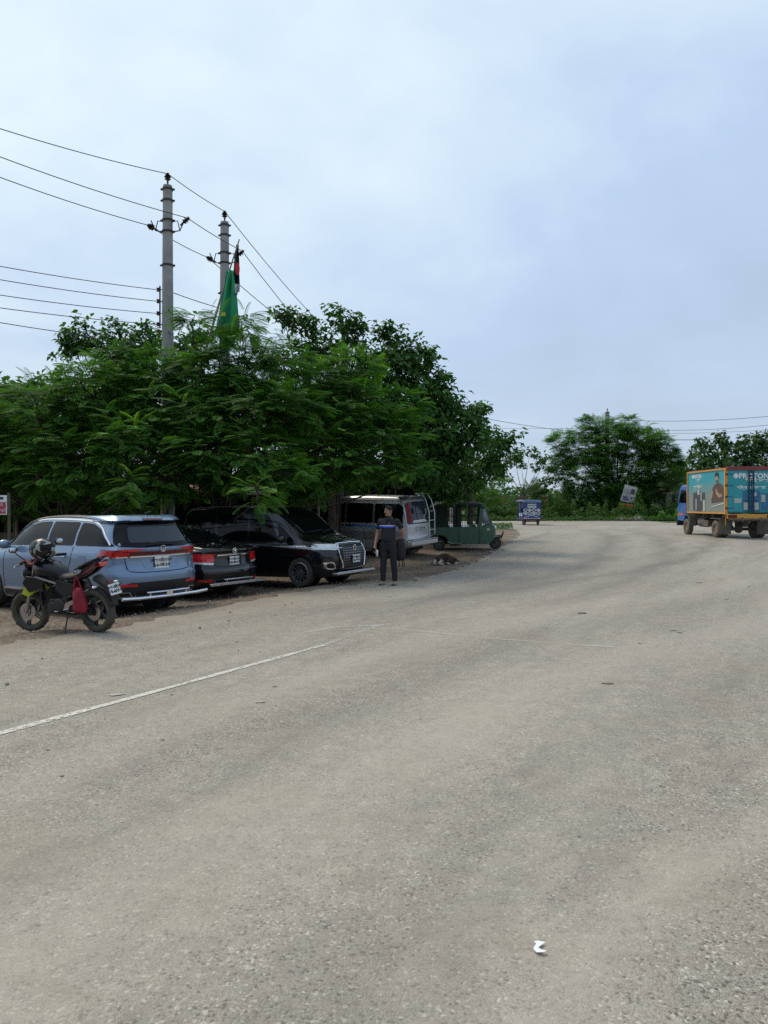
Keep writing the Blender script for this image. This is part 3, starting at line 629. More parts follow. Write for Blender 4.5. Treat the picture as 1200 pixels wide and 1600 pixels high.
# ---------------------------------------------------------------- poles, wires, flags, stalls, wall, signs
M['concrete'] = mat('pole_concrete', (.30, .295, .28), .9, var=.22, scale=3, bump=.4, bscale=30)
M['porcelain'] = mat('brown_porcelain', (.035, .022, .018), .25)
M['iron'] = mat('dark_iron', (.05, .045, .042), .6, .5, var=.3)
M['wire'] = mat('wire_black', (.03, .03, .032), .7)
def insulator(parent, loc, rot=(0, 0, 0), k=1.0):
    o = MB().lathe([(.001, .20*k), (.03*k, .20*k), (.045*k, .185*k), (.03*k, .165*k), (.075*k, .14*k), (.03*k, .12*k), (.095*k, .09*k), (.035*k, .065*k), (.085*k, .03*k), (.03*k, 0), (.02*k, -.12*k)], 12).obj('insulator', M['porcelain'], parent); o.location = loc; o.rotation_euler = rot; return o
def power_pole(px, d, topy, label, lv, rb, rt, base=None):
    x = (px-600)/1200*d; z0 = gz(x, d); H = CH-(topy-788)/1200*d-z0
    r = empty('power_pole', (x, d, z0), 0, label, 'power pole', 'concrete poles in front of the flag')
    MB().lathe([(rb, -.1), (rb, 0), (rt+.02, H*.7), (rt, H-.12), (rt*.95, H-.02), (rt*.5, H), (.001, H)], 20).obj('pole', M['concrete'], r)
    for z in (H-.12, H-.42, H-.95, H-1.25, H-2.15): 
        rr = rt+.012+(H-z)*.006; MB().lathe([(rr-.01, z-.025), (rr+.008, z-.025), (rr+.008, z+.025), (rr-.01, z+.025)], 18, closed=True).box((rr+.02, 0, z), (.06, .05, .04)).box((-rr-.02, 0, z), (.06, .05, .04)).obj('clamp', M['iron'], r)
    MB().tube([(0, 0, H-.02), (0, 0, H+.14)], .015, 6).obj('pin', M['iron'], r); insulator(r, (0, 0, H+.12))
    for sg in (-1, 1):
        MB().tube([(sg*rt, 0, H-1.25), (sg*(rt+.20), 0, H-1.22), (sg*(rt+.32), 0, H-1.0+.05)], .016, 6).tube([(sg*rt, 0, H-.98), (sg*(rt+.14), 0, H-.96), (sg*(rt+.20), 0, H-1.22)], .014, 6).obj('bracket', M['iron'], r)
    insulator(r, (rt+.30, 0, H-1.0), (0, R(48), 0)); insulator(r, (-rt-.24, 0, H-1.16), (0, R(-62), 0))
    pts = {'top': Vector((x, d, z0+H+.30)), 'r': Vector((x+rt+.40, d, z0+H-.88)), 'l': Vector((x-rt-.38, d, z0+H-1.08))}
    for i, z in enumerate(lv):
        zz = CH-(z-788)/1200*d-z0; rr = rt+(H-zz)*.008
        MB().tube([(-rr+.01, -.02, zz), (-rr-.10, -.02, zz)], .012, 6).lathe([(.02, -.05), (.05, -.045), (.028, 0), (.05, .045), (.02, .05)], 10, 'z', c=(-rr-.10, -.02, zz)).obj('insulator', M['porcelain'], r)
        pts['lv%d' % i] = Vector((x-rr-.12, d-.02, z0+zz))
    if lv: 
        zt = CH-(lv[0]-788)/1200*d-z0; zb_ = CH-(lv[-1]-788)/1200*d-z0; MB().box((-rt-.075, -.02, (zt+zb_)/2), (.03, .05, zt-zb_+.2)).obj('rack', M['iron'], r)
    return r, pts
_, A1 = power_pole(262, 20.5, 289, 'nearer and taller grey concrete power pole left of the flag', (453, 471, 490, 507), .19, .125)
_, A2 = power_pole(351, 23.0, 346, 'grey concrete power pole directly behind the flag', (), .20, .125)
def wire(a, b, sag=.3, r=.011, label='black overhead wire', n=26):
    a = Vector(a); b = Vector(b); pts = []
    for i in range(n+1):
        t_ = i/n; p = a.lerp(b, t_); p.z -= sag*4*t_*(1-t_); pts.append(p)
    o = MB().tube(pts, r, 5, caps=False).obj('overhead_wire', M['wire'], fix=False, smooth=60); tag(o, label, 'wire', 'overhead power wires'); return o
def off(px, py, d): return P(px, py, d)
def left_wire(a, y0, sag, r, label):
    """passes the left edge of the picture at height y0"""
    t_ = (a.x+.5*a.y)/(-(-12.76-a.x)-.5*(13.2-a.y)); d = a.y+(13.2-a.y)*t_
    zt = CH-(y0-788)/1200*d; z = (zt-a.z*(1-t_)+sag*4*t_*(1-t_))/t_
    wire(a, (-12.76, 13.2, z), sag, r, label)
left_wire(A1['top'], 201, .30, .011, 'topmost wire left of the nearer pole')
left_wire(A1['r'], 245, .30, .011, 'second wire from the top left of the nearer pole')
left_wire(A1['l'], 277, .30, .011, 'third wire from the top, ending at the left arm of the nearer pole')
for k, y in enumerate((416, 437, 461, 481)):
    left_wire(A1['lv%d' % k], y, .20, .010, '%s of the four low wires left of the nearer pole' % ('topmost', 'second', 'third', 'lowest')[k])
left_wire(P(150, 526, 24.5), 504, .15, .012, 'low wire running into the treetop left of the nearer pole')
wire(A1['top'], A2['top'], .04, label='top wire between the two concrete poles')
wire(A1['r'], A2['r'], .04, label='middle wire between the two concrete poles'); wire(A1['l'], A2['l'], .05, label='lower wire between the two concrete poles')
wire(A1['lv0']+Vector((.2, 0, 0)), P(345, 482, 22.9), .02, .012, label='short thick wire from the nearer pole towards the flag')
wire(A1['lv1']+Vector((.1, 0, 0)), P(300, 520, 20.0), .03, .010, label='loose cable hanging down the nearer pole into the leaves, upper')
wire(A1['lv3']+Vector((.1, 0, 0)), P(300, 548, 20.0), .03, .010, label='loose cable hanging down the nearer pole into the leaves, lower')
far = P(706, 655, 60)
wire(A2['top'], far+Vector((0, 0, 1.6)), 2.0, .012, label='top wire sloping right from the pole behind the flag')
wire(A2['r'], far+Vector((-.2, 0, 1.3)), 2.5, .012, label='middle wire sloping right from the pole behind the flag')
wire(A2['l'], P(520, 560, 33), .10, .012, label='lower wire sloping right from behind the flag')
rp, _ = power_pole(949, 80, 643, 'distant pole top poking out above the feathery tree', (), .24, .2); rp['group'] = 'power poles'
del rp['group']
fp, _ = power_pole(706, 60, 640, 'concrete pole hidden in the right end of the tree mass', (), .2, .13)
del fp['group']
wire(P(706, 643, 60), P(949, 678, 80), .3, .02, label='wire dropping from the tree mass to the feathery tree across the road')
wire(P(706, 668, 62), P(949, 668, 82), .1, .012, label='thin level wire crossing the gap between the tree masses')
wire(P(949, 655, 80), P(1380, 628, 60), .7, .020, label='upper wire at the right above the truck')
wire(P(949, 668, 80), P(1380, 636, 60), .9, .018, label='second wire at the right above the truck')
wire(P(949, 676, 82), P(1380, 655, 64), .5, .014, label='third thin wire at the right above the truck')
wire(P(949, 686, 82), P(1115, 687, 82), .05, .03, label='thick level cable left of the truck box top')

# flags on a bamboo stick
def cloth_mat(name, fn):
    m, t, b = new_mat(name); b.inputs['Roughness'].default_value = .85; tcn = N(t, 'ShaderNodeTexCoord'); fn(t, b, tcn); return m
bam = mat('bamboo', (.24, .20, .14), .7, var=.25)
bp = MB().tube([P(306, 600, 19.6), P(322, 545, 19.6), P(345, 465, 19.6), P(374, 374, 19.6)], [.035, .032, .026, .016], 8).obj('bamboo_stick', bam); tag(bp, 'slanting bamboo stick carrying the flags beside the second pole', 'flag pole')
def banner(name, label, outl, d, m, folds, thick=0):
    """outline as rows (px_left, px_right, py) going down"""
    vs = []; fs = []; n = 14; rows = []
    for (a, b) in zip(outl[:-1], outl[1:]):
        for k in range(5): t_ = k/5; rows.append(tuple(a[i]*(1-t_)+b[i]*t_ for i in range(3)))
    rows.append(outl[-1])
    for j, (l, r_, y) in enumerate(rows):
        for i in range(n+1):
            u = i/n; p = P(l+(r_-l)*u, y, d); p.y += .07*math.sin(u*math.pi*folds+j*.16)*min(1, j/4)+.02*math.sin(j*.7+u*9); vs.append(p)
    for j in range(len(rows)-1):
        for i in range(n): a = j*(n+1)+i; fs.append((a, a+1, a+n+2, a+n+1))
    o = MB(); o.add(vs, fs); o = o.obj(name, m, fix=False, smooth=60); sd_ = o.modifiers.new('s', 'SOLIDIFY'); sd_.thickness = .004; tag(o, label, 'flag'); return o
gm = mat('green_flag_cloth', (.014, .24, .105), .85, var=.12, scale=2)
gf = banner('flag', 'long limp green flag hanging from the bamboo stick', [(354, 364, 422), (349, 368, 450), (343, 371, 480), (338, 374, 505), (340, 372, 522), (350, 364, 541)], 19.5, gm, 4)
MB().box((0, 0, 0), (.11, .012, .09)).obj('yellow_emblem', mat('yellow_cloth', (.55, .40, .02), .8), gf).location = P(349, 491, 19.38)
dm = mat('dark_green_flag_cloth', (.01, .035, .025), .85, var=.15, scale=3)
df = banner('flag', 'dark green flag with a red disc and pale lower corner at the stick tip', [(369, 373, 382), (366, 374, 400), (364, 375, 420), (361, 375, 445), (362, 374, 457)], 19.65, dm, 3)
q = MB(); cc = P(371, 420, 19.5)
q.lathe([(.001, 0), (.16, 0), (.16, .01), (.001, .01)], 24, 'y', c=(0, 0, 0), mtx=Matrix.Translation(cc) @ Matrix.Diagonal((.36, 1, 1, 1))); q.obj('red_disc', mat('red_cloth_disc', (.50, .03, .03), .8), df)
banner('pale_corner', '', [(362, 375, 444), (363, 375, 452), (367, 371, 460)], 19.52, mat('pale_cloth', (.42, .47, .44), .85), 3)
pc = [o for o in COL.objects if o.name.startswith('pale_corner')][0]; pc.parent = df
for k in ('category', 'label'): del pc[k]

# ---------------------------------------------------------------- roadside stalls in the shade of the trees
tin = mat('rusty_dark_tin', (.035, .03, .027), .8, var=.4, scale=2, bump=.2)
wood = mat('weathered_wood', (.10, .075, .05), .85, var=.35, scale=5)
def stripe_mat(name, a, b_, scale):
    m, t, b = new_mat(name); tcn = N(t, 'ShaderNodeTexCoord'); wv = N(t, 'ShaderNodeTexWave'); wv.inputs['Scale'].default_value = scale; wv.inputs['Distortion'].default_value = .1; t.links.new(tcn.outputs['Object'], wv.inputs[0])
    t.links.new(nmix(t, nrange(t, wv.outputs['Fac'], .45, .55), a, b_), b.inputs['Base Color']); b.inputs['Roughness'].default_value = .8; return m
redstripe = stripe_mat('red_and_white_stripes', (.50, .04, .06), (.55, .42, .40), 7)
redm = mat('faded_red', (.45, .05, .06), .8, var=.3)
def stall(px0, px1, d, h, label, depth=2.6, cloth=None):
    x0, x1 = (px0-600)/1200*d, (px1-600)/1200*d; xm = (x0+x1)/2; W = x1-x0; z0 = min(gz(x0, d), gz(x1, d))
    r = empty('roadside_stall', (xm, d, z0), 0, label, 'market stall', 'dark stalls behind the parked cars')
    MB().box((0, depth, h/2), (W, .06, h)).obj('back_wall', tin, r)
    for sx_ in (-W/2, W/2): MB().box((sx_, depth/2, h/2), (.05, depth, h)).obj('side_wall', tin, r)
    mb = MB(); n = max(6, int(W/.12)); vs = []; fs = []
    for i in range(n+1):
        x = -W/2-.15+(W+.3)*i/n; zz = .02*(i % 2)
        vs += [(x, -.5, h+zz-.12), (x, depth+.2, h+zz+.25)]
    for i in range(n): fs.append((2*i, 2*i+1, 2*i+3, 2*i+2))
    o = mb.add(vs, fs).obj('tin_roof', tin, r, fix=False, smooth=0); o.modifiers.new('s', 'SOLIDIFY').thickness = .01
    for x in (-W/2+.05, 0, W/2-.05): MB().tube([(x, -.3, 0), (x+.01, -.3, h-.1)], .04, 6).obj('post', wood, r)
    MB().box((0, .1, .45), (W*.9, .5, .9)).obj('counter', wood, r, bevel=.01)
    for k in range(3): MB().box((0, depth-.25, .8+k*.45), (W*.92, .3, .03)).obj('shelf', wood, r)
    if cloth:
        vs = []; fs = []; a, b_, z1, z2 = cloth
        for i in range(15):
            u = i/14; x = a+(b_-a)*u
            vs += [(x, -.45+.05*math.sin(u*20), z1+.04*math.sin(u*6)), (x, -.75+.08*math.sin(u*25+1), z2+.05*math.sin(u*11))]
        for i in range(14): fs.append((2*i, 2*i+1, 2*i+3, 2*i+2))
        o = MB().add(vs, fs).obj('awning', redstripe, r, fix=False); o.modifiers.new('s', 'SOLIDIFY').thickness = .006
    return r
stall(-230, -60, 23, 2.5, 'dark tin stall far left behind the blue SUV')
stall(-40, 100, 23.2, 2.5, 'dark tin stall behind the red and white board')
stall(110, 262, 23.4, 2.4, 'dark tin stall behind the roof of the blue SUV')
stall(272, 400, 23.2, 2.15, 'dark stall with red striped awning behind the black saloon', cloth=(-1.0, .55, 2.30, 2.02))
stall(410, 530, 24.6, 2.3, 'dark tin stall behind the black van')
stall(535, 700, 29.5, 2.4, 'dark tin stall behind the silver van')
tag(MB().tube([P(385, 741, 20.9), P(388, 765, 20.9)], .02, 6).obj('pennant_stick', wood), 'short stick with the small red pennant in the leaves', 'stick')
o = MB().add([P(377, 741, 20.9), P(394, 746, 20.85), P(389, 755, 20.9), P(383, 752, 20.95)], [(0, 1, 2, 3)]).obj('pennant', redstripe); o.modifiers.new('s', 'SOLIDIFY').thickness = .006; tag(o, 'small red and white striped pennant among the leaves', 'pennant')
for px, py0, py1, d, lab in ((26, 782, 850, 19.5, 'thin pale post beside the red and white board'), (140, 788, 830, 20.6, 'thin pale post above the blue SUV roof'), (262, 790, 830, 20, 'thin grey post right of the blue SUV roof'), (498, 775, 840, 21.5, 'short pale post above the black van windscreen')):
    a = P(px, py0, d); tag(MB().tube([a, (a.x, a.y, gz(a.x, a.y)-.05)], .035, 7).obj('post', palebark), lab, 'post', 'thin posts under the trees')
# board at the left edge
b0 = P(-3, 789, 15.8); r = empty('hanging_board', b0, R(-4), 'red and white shop board at the left edge above the blue SUV', 'sign')
MB().box((0, 0, 0), (.38, .02, .40)).obj('panel', M['plate'] if 'plate' in M else mat('board_white', (.6, .6, .58), .6), r)
MB().box((-.005, -.013, -.06), (.35, .006, .24)).obj('red_field', mat('board_red', (.42, .03, .06), .5), r)
text_mesh('পান', .13, mat('board_text', (.62, .55, .52), .6), r, (.02, -.02, .0), (R(90), 0, 0)); text_mesh('চা-কফি', .10, bpy.data.materials['board_text'], r, (.02, -.02, -.12), (R(90), 0, 0))
MB().box((-.1, -.013, .13), (.10, .006, .09)).box((.08, -.013, .14), (.07, .006, .05)).obj('printed_picture', M['ink'] if 'ink' in M else mat('board_ink', (.05, .05, .05), .6), r)
MB().tube([(.22, .02, .25), (.24, .02, -1.85)], .03, 7).obj('post', wood, r)

# ---------------------------------------------------------------- across the road: wall, signs, shed, posts
br = bpy.data.materials.new('brick'); brk = [mat('brick_%d' % i, c, .9, var=.25, scale=2) for i, c in enumerate(((.26, .10, .06), (.21, .085, .055), (.30, .14, .085)))]
x0, x1, dW = P(770, 0, 92).x, P(856, 0, 92).x, 92
wl = empty('brick_wall', ((x0+x1)/2, dW, gz(x0, dW)), 0, 'low brick wall with concrete posts beyond the blue rickshaw', 'wall')
W = x1-x0; H = 2.45
MB().box((0, .1, H/2), (W, .14, H)).obj('mortar_core', mat('mortar', (.22, .17, .13), .9), wl)
nb = 0; mbs = [MB(), MB(), MB()]; rrb = random.Random(4)
for row in range(int(H/.085)):
    for c in range(int(W/.26)):
        x = -W/2+.13+c*.26+(.13 if row % 2 else 0)
        if x > W/2-.1: continue
        mbs[rrb.randrange(3)].box((x, .02+rrb.uniform(-.006, .006), .045+row*.085), (.24, .05, .07))
for i, mb_ in enumerate(mbs): o = mb_.obj('bricks', brk[i], wl, fix=False, smooth=0); o['kind'] = 'stuff'
for i in range(4): MB().box((-W/2+W*i/3, -.05, H/2+.05), (.26, .26, H+.15)).obj('wall_post', M['concrete'], wl, bevel=.01)

sg = empty('tilted_billboard', P(983, 772, 71), 0, 'large tilted faded white poster board on a post across the road', 'billboard')
tl = Matrix.Rotation(R(16), 4, 'Y'); k_ = 71/1200
def tb(mb, c, d): return mb.box(c, d, tl)
tb(MB(), (0, 0, 0), (20.5*k_, .05, 26*k_)).obj('panel', mat('faded_poster', (.40, .40, .38), .8, var=.35, scale=1.4), sg)
tb(MB(), (4.5*k_, -.03, 5*k_), (6*k_, .012, 8*k_)).obj('printed_portrait', mat('poster_dark', (.06, .055, .05), .8), sg)
tb(MB(), (-4.5*k_, -.03, -8*k_), (8*k_, .012, 7*k_)).obj('printed_block', mat('poster_blue', (.10, .11, .22), .8), sg)
mb = MB()
for i in range(7): tb(mb, (-3*k_+(i % 3)*.05, -.03, (6-i*1.9)*k_), ((11-(i % 3)*2.5)*k_, .012, .5*k_))
mb.obj('printed_lines', mat('poster_ink', (.11, .10, .11), .8), sg)
tb(tb(MB(), (5*k_, -.03, -5*k_), (3*k_, .012, 4*k_)), (1*k_, -.03, -9*k_), (2.5*k_, .012, 3*k_)).obj('printed_mark', bpy.data.materials['poster_ink'], sg)
MB().tube([(-.1, .08, 1.2), (-.2, .12, -3.2)], .05, 8).tube([(.6, .1, .8), (.45, .15, -3.2)], .04, 8).obj('post', palebark, sg)
og = empty('arrow_sign', P(982, 790, 70), 0, 'small orange signboard on a post below the tilted board', 'sign')
MB().prism([(-.60, .02), (-.42, .21), (-.42, .15), (.40, .15), (.40, -.16), (-.42, -.16), (-.42, -.22)], -.02, .02, 'y').obj('panel', mat('orange_board', (.62, .13, .035), .6, var=.15), og, fix=True)
text_mesh('মেন্যু', .22, mat('orange_text', (.30, .03, .02), .7), og, (0, -.025, 0), (R(90), 0, 0))
MB().tube([(.05, .04, .1), (.05, .05, -1.75)], .06, 8).obj('post', palebark, og)
# dark open shed with posts
sh = empty('open_shed', (P(1062, 0, 84).x, 84, .32), 0, 'dark open shed behind white posts left of the truck', 'shed')
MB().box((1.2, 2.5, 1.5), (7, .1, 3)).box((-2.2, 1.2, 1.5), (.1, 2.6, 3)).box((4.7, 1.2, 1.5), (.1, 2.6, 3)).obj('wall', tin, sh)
o = MB().add([(-2.6, -.6, 2.6), (5, -.6, 2.6), (5, 2.8, 3.3), (-2.6, 2.8, 3.3)], [(0, 1, 2, 3)]).obj('thatched_roof', mat('thatch', (.16, .13, .08), .95, var=.3, scale=3, bump=1), sh); o.modifiers.new('s', 'SOLIDIFY').thickness = .12
for px, y0, w_, lab in ((1041, 775, .11, 'white concrete post in front of the dark shed, right of the thinner one'), (1033, 779, .05, 'thin pale post left of the thick white one'), (1002, 776, .10, 'pale post right of the tilted board'), (1020, 780, .08, 'leaning grey post between the palm stems'), (1026, 778, .09, 'broad grey stump beside the leaning post')):
    a = P(px, y0, 76); tag(MB().tube([a, (a.x+.04, a.y, .2)], w_, 8).obj('fence_post', mm('post_paint', (.42, .42, .39), .8, var=.2)), lab, 'post', 'posts along the far verge')
bd = empty('notice_board', P(953, 768, 77), 0, 'greenish board on a post in the shade of the feathery tree', 'sign')
MB().box((0, 0, 0), (1.1, .05, .7)).obj('panel', mat('green_board', (.14, .2, .17), .7, var=.3), bd); MB().tube([(0, .05, .3), (0, .05, -2.2)], .07, 8).obj('post', palebark, bd)
# rubble lumps
for px, py, rr, lab in ((972, 810, .42, 'left pale lump of rubble in the weeds across the road'), (995, 810, .5, 'right pale lump of rubble in the weeds across the road')):
    p = P(px, py, 66.5); mb = MB().ball((0, 0, 0), (rr*1.3, rr*.7, rr*.55), 9, 6); mb.v = [v*(1+random.uniform(-.18, .18)) for v in mb.v]; o = mb.obj('rubble', mat('pale_rubble', (.32, .31, .27), .95, var=.3), None, smooth=0); o.location = (p.x, p.y, .45); tag(o, lab, 'rubble')
# ---------------------------------------------------------------- vehicle building kit
def pchip(keys):
    xs = np.array([k[0] for k in keys], float); ys = np.array([k[1] for k in keys], float)
    h = np.diff(xs); dl = np.diff(ys)/h; n = len(xs); m = np.zeros(n)
    if n > 2:
        for i in range(1, n-1):
            if dl[i-1]*dl[i] > 0:
                w1 = 2*h[i]+h[i-1]; w2 = h[i]+2*h[i-1]; m[i] = (w1+w2)/(w1/dl[i-1]+w2/dl[i])
    m[0] = dl[0]; m[-1] = dl[-1]
    def f(x):
        x = min(max(x, xs[0]), xs[-1]); i = min(int(np.searchsorted(xs, x, side='right'))-1, n-2); i = max(i, 0); t = (x-xs[i])/h[i]
        return ys[i]*(2*t**3-3*t*t+1)+m[i]*h[i]*(t**3-2*t*t+t)+ys[i+1]*(-2*t**3+3*t*t)+m[i+1]*h[i]*(t**3-t*t)
    return f
class Shell:
    """car body: x forward from 0 (tail) to L (nose), shifted so that the middle is 0"""
    def __init__(s, L, top, sh, hw, rw, zb, rear, front, bow=(.10, .14), wheels=(), wr=.36, gcurve=.03, crease=None):
        s.L = L; T, Sh, Hw, Rw, Zb, Rf, Ff = map(pchip, (top, sh, hw, rw, zb, rear, front))
        xs = sorted(set([0, .015, .04, .08]+[round(v, 4) for v in np.arange(.13, L-.1, .055)]+[L-.08, L-.04, L-.015, L]))
        secs = []
        for x in xs:
            zt, w_, zb_ = T(x), Hw(x), Zb(x); zs = min(Sh(x), zt-.05); gh = zt-zs; rwx = min(Rw(x), w_*.93); k = sm(.06, .35, gh); rwx = rwx*k+(w_*.90)*(1-k)
            hgt = zs-zb_
            c = [(0, zb_), (w_*.80, zb_), (w_*.935, zb_+.035), (w_*.975, zb_+.13), (w_*.995, zb_+hgt*.38), (w_, zb_+hgt*.62), (w_*.992, zs-.10 if hgt > .3 else zs-.3*hgt), (w_*.965, zs)]
            y0, z0 = w_*.945, zs+.012; y1, z1 = rwx, zt-min(.09, gh*.35)
            for q in (.25, .5, .75): c.append((y0+(y1-y0)*q+gcurve*k*math.sin(q*math.pi), z0+(z1-z0)*q))
            c += [(y1, z1), (rwx-.045*k-.02, zt-min(.035, gh*.15)), (rwx*.72, zt-.008*k), (rwx*.4, zt), (0, zt+.004)]
            # dense pchip by index
            fy = pchip([(i, p[0]) for i, p in enumerate(c)]); fz = pchip([(i, p[1]) for i, p in enumerate(c)])
            m_ = (len(c)-1)*3; secs.append([(fy(i/3), fz(i/3)) for i in range(m_+1)])
        K = len(secs[0]); V = []; F = []
        def warp(x, y, z, w_):
            fr = max(0, 1-x/.75); ff = max(0, 1-(L-x)/.9); fr = fr*fr*(3-2*fr) if x > 0 else 1; ff = ff*ff*(3-2*ff) if x < L else 1
            q = min(1, abs(y)/w_)
            xx = x+Rf(z)*fr-Ff(z)*ff+bow[0]*q**3*fr-bow[1]*q**3*ff
            return (xx-L/2, y, z)
        for x, sc_ in zip(xs, secs):
            w_ = max(p[0] for p in sc_)
            for y, z in sc_: V.append(warp(x, y, z, w_))
            for y, z in sc_: V.append(warp(x, -y, z, w_))
        for i in range(len(xs)-1):
            for j in range(K-1):
                a = i*2*K+j; F.append((a, a+1, a+2*K+1, a+2*K)); a += K; F.append((a, a+2*K, a+2*K+1, a+1))
        for e_, x in ((0, 0), (len(xs)-1, L)):         # end caps as grids
            sc_ = secs[e_]; w_ = max(p[0] for p in sc_); cols = 8; o = len(V)
            for y, z in sc_:
                for c_ in range(-cols, cols+1): V.append(warp(x, y*c_/cols, z, w_))
            n = 2*cols+1
            for j in range(K-1):
                for c_ in range(n-1): a = o+j*n+c_; F.append((a, a+1, a+n+1, a+n) if e_ == 0 else (a, a+n, a+n+1, a+1))
        me = bpy.data.meshes.new('body'); me.from_pydata(V, [], F); bm = bmesh.new(); bm.from_mesh(me); bmesh.ops.remove_doubles(bm, verts=bm.verts, dist=.0004)
        bmesh.ops.dissolve_degenerate(bm, edges=bm.edges, dist=1e-5); bmesh.ops.recalc_face_normals(bm, faces=bm.faces)
        s.bvh = BVHTree.FromBMesh(bm)
        for (wx, wz, r) in wheels:
            kill = [f for f in bm.faces if abs(f.calc_center_median().y) > .45 and math.hypot(f.calc_center_median().x-wx, f.calc_center_median().z-wz) < r and f.calc_center_median().z < wz+r]
            bmesh.ops.delete(bm, geom=kill, context='FACES')
            for v in bm.verts:
                if v.is_boundary and abs(v.co.y) > .45:
                    d = math.hypot(v.co.x-wx, v.co.z-wz)
                    if d < r+.11 and v.co.z > wz-r*.98:
                        v.co.x = wx+(v.co.x-wx)*r/d; v.co.z = wz+(v.co.z-wz)*r/d
        bm.to_mesh(me); bm.free(); s.me = me; s.wheels = wheels
    def obj(s, m, parent, name='body'):
        s.me.name = name; s.me.materials.append(m); s.me.shade_smooth(); s.me.set_sharp_from_angle(angle=R(50)); s.parent = parent
        o = bpy.data.objects.new(name, s.me); COL.objects.link(o); o.parent = parent; return o
    def hit(s, view, a, b):
        o, d = {'L': ((a, 4, b), (0, -1, 0)), 'R': ((a, -4, b), (0, 1, 0)), 'B': ((-8, a, b), (1, 0, 0)), 'F': ((8, a, b), (-1, 0, 0)), 'T': ((a, b, 5), (0, 0, -1))}[view]
        p, n, i, q = s.bvh.ray_cast(Vector(o), Vector(d)); return p, n, Vector(d)
    def patch(s, name, poly, view, m, parent=None, off=.005, rnd=1, step=.04, label=None, grid=.07):
        """a panel, pane or lamp following the body; poly in side (x,z), end (y,z) or top (x,y) view"""
        pts = [Vector(p) for p in poly]
        if rnd:
            o = []; n = len(pts)
            for i in range(n):
                a, b, c = pts[i-1], pts[i], pts[(i+1) % n]; u = (a-b); v = (c-b); q = min(.05*rnd, u.length*.4, v.length*.4)
                p0 = b+u.normalized()*q; p1 = b+v.normalized()*q
                for t_ in (0, .33, .67, 1): o.append(p0*(1-t_)**2+b*2*t_*(1-t_)+p1*t_*t_)
            pts = o
        o = []
        for i in range(len(pts)):
            a, b = pts[i], pts[(i+1) % len(pts)]; n = max(1, int((b-a).length/step)); o += [a.lerp(b, j/n) for j in range(n)]
        pts = o; k = len(pts); allp = list(pts)
        x0, x1 = min(p.x for p in pts), max(p.x for p in pts); y0, y1 = min(p.y for p in pts), max(p.y for p in pts)
        gx = x0+grid*.5
        while gx < x1:
            gy = y0+grid*.5
            while gy < y1:
                c = False; j = k-1
                for i in range(k):
                    if (pts[i].y > gy) != (pts[j].y > gy) and gx < (pts[j].x-pts[i].x)*(gy-pts[i].y)/(pts[j].y-pts[i].y)+pts[i].x: c = not c
                    j = i
                if c: allp.append(Vector((gx, gy)))
                gy += grid
            gx += grid
        r = delaunay_2d_cdt(allp, [], [list(range(k))], 1, 1e-5); V = []; bad = set()
        for i, p in enumerate(r[0]):
            h, n, d = s.hit(view, p.x, p.y)
            if h is None:
                bad.add(i); V.append(None); continue
            V.append(h+n*off if n.dot(d) < 0 else h-n*off)
        F = [f for f in r[2] if not any(i in bad for i in f)]
        if not F: return None
        nv = [v if v is not None else Vector((0, 0, 0)) for v in V]
        d = {'L': Vector((0, -1, 0)), 'R': Vector((0, 1, 0)), 'B': Vector((1, 0, 0)), 'F': Vector((-1, 0, 0)), 'T': Vector((0, 0, -1))}[view]
        ec = {}
        for f in F:
            for i in range(len(f)):
                e = (f[i], f[(i+1) % len(f)]); ec[tuple(sorted(e))] = ec.get(tuple(sorted(e)), 0)+1
        sk = {}; o_ = list(nv); F = [tuple(f) for f in F]
        for e, c in ec.items():
            if c == 1:
                for i in e:
                    if i not in sk: sk[i] = len(o_); o_.append(nv[i]+d*(off+.02))
                F.append((e[0], e[1], sk[e[1]], sk[e[0]]))
        me = bpy.data.meshes.new(name); me.from_pydata([tuple(v) for v in o_], [], F); bm = bmesh.new(); bm.from_mesh(me)
        bmesh.ops.delete(bm, geom=[v for v in bm.verts if not v.link_faces], context='VERTS'); bmesh.ops.recalc_face_normals(bm, faces=bm.faces); bm.faces.ensure_lookup_table()
        # outward check
        tot = sum(f.normal.dot(d)*f.calc_area() for f in bm.faces)
        if tot > 0: bmesh.ops.reverse_faces(bm, faces=bm.faces)
        bm.to_mesh(me); bm.free(); me.materials.append(m); me.shade_smooth(); me.set_sharp_from_angle(angle=R(40))
        ob = bpy.data.objects.new(name, me); COL.objects.link(ob); ob.parent = parent or s.parent
        if label: ob['label'] = label
        return ob
    def line(s, name, pts, view, wd, m, parent=None, off=.004, smooth_n=3, label=None):
        pts = [Vector(p) for p in pts]
        for _ in range(smooth_n-1 if len(pts) > 2 else 0):
            o = [pts[0]]
            for a, b in zip(pts[:-1], pts[1:]): o += [a.lerp(b, .25), a.lerp(b, .75)]
            pts = o+[pts[-1]]
        o = []
        for a, b in zip(pts[:-1], pts[1:]):
            n = max(1, int((b-a).length/.06)); o += [a.lerp(b, j/n) for j in range(n)]
        pts = o+[pts[-1]]; A = []; B = []
        for i, p in enumerate(pts):
            d = (pts[min(i+1, len(pts)-1)]-pts[max(i-1, 0)]).normalized(); n = Vector((-d.y, d.x))*wd/2; A.append(p+n); B.append(p-n)
        return s.patch(name, A+B[::-1], view, m, parent, off, rnd=0, step=10, grid=10, label=label)
    def bar(s, name, pts, view, r, m, parent=None, off=.02, n=8):
        out_ = []
        for p in pts:
            h, nn, d = s.hit(view, *p)
            if h is not None: out_.append(h-d*off)
        return MB().tube(out_, r, n).obj(name, m, parent or s.parent)
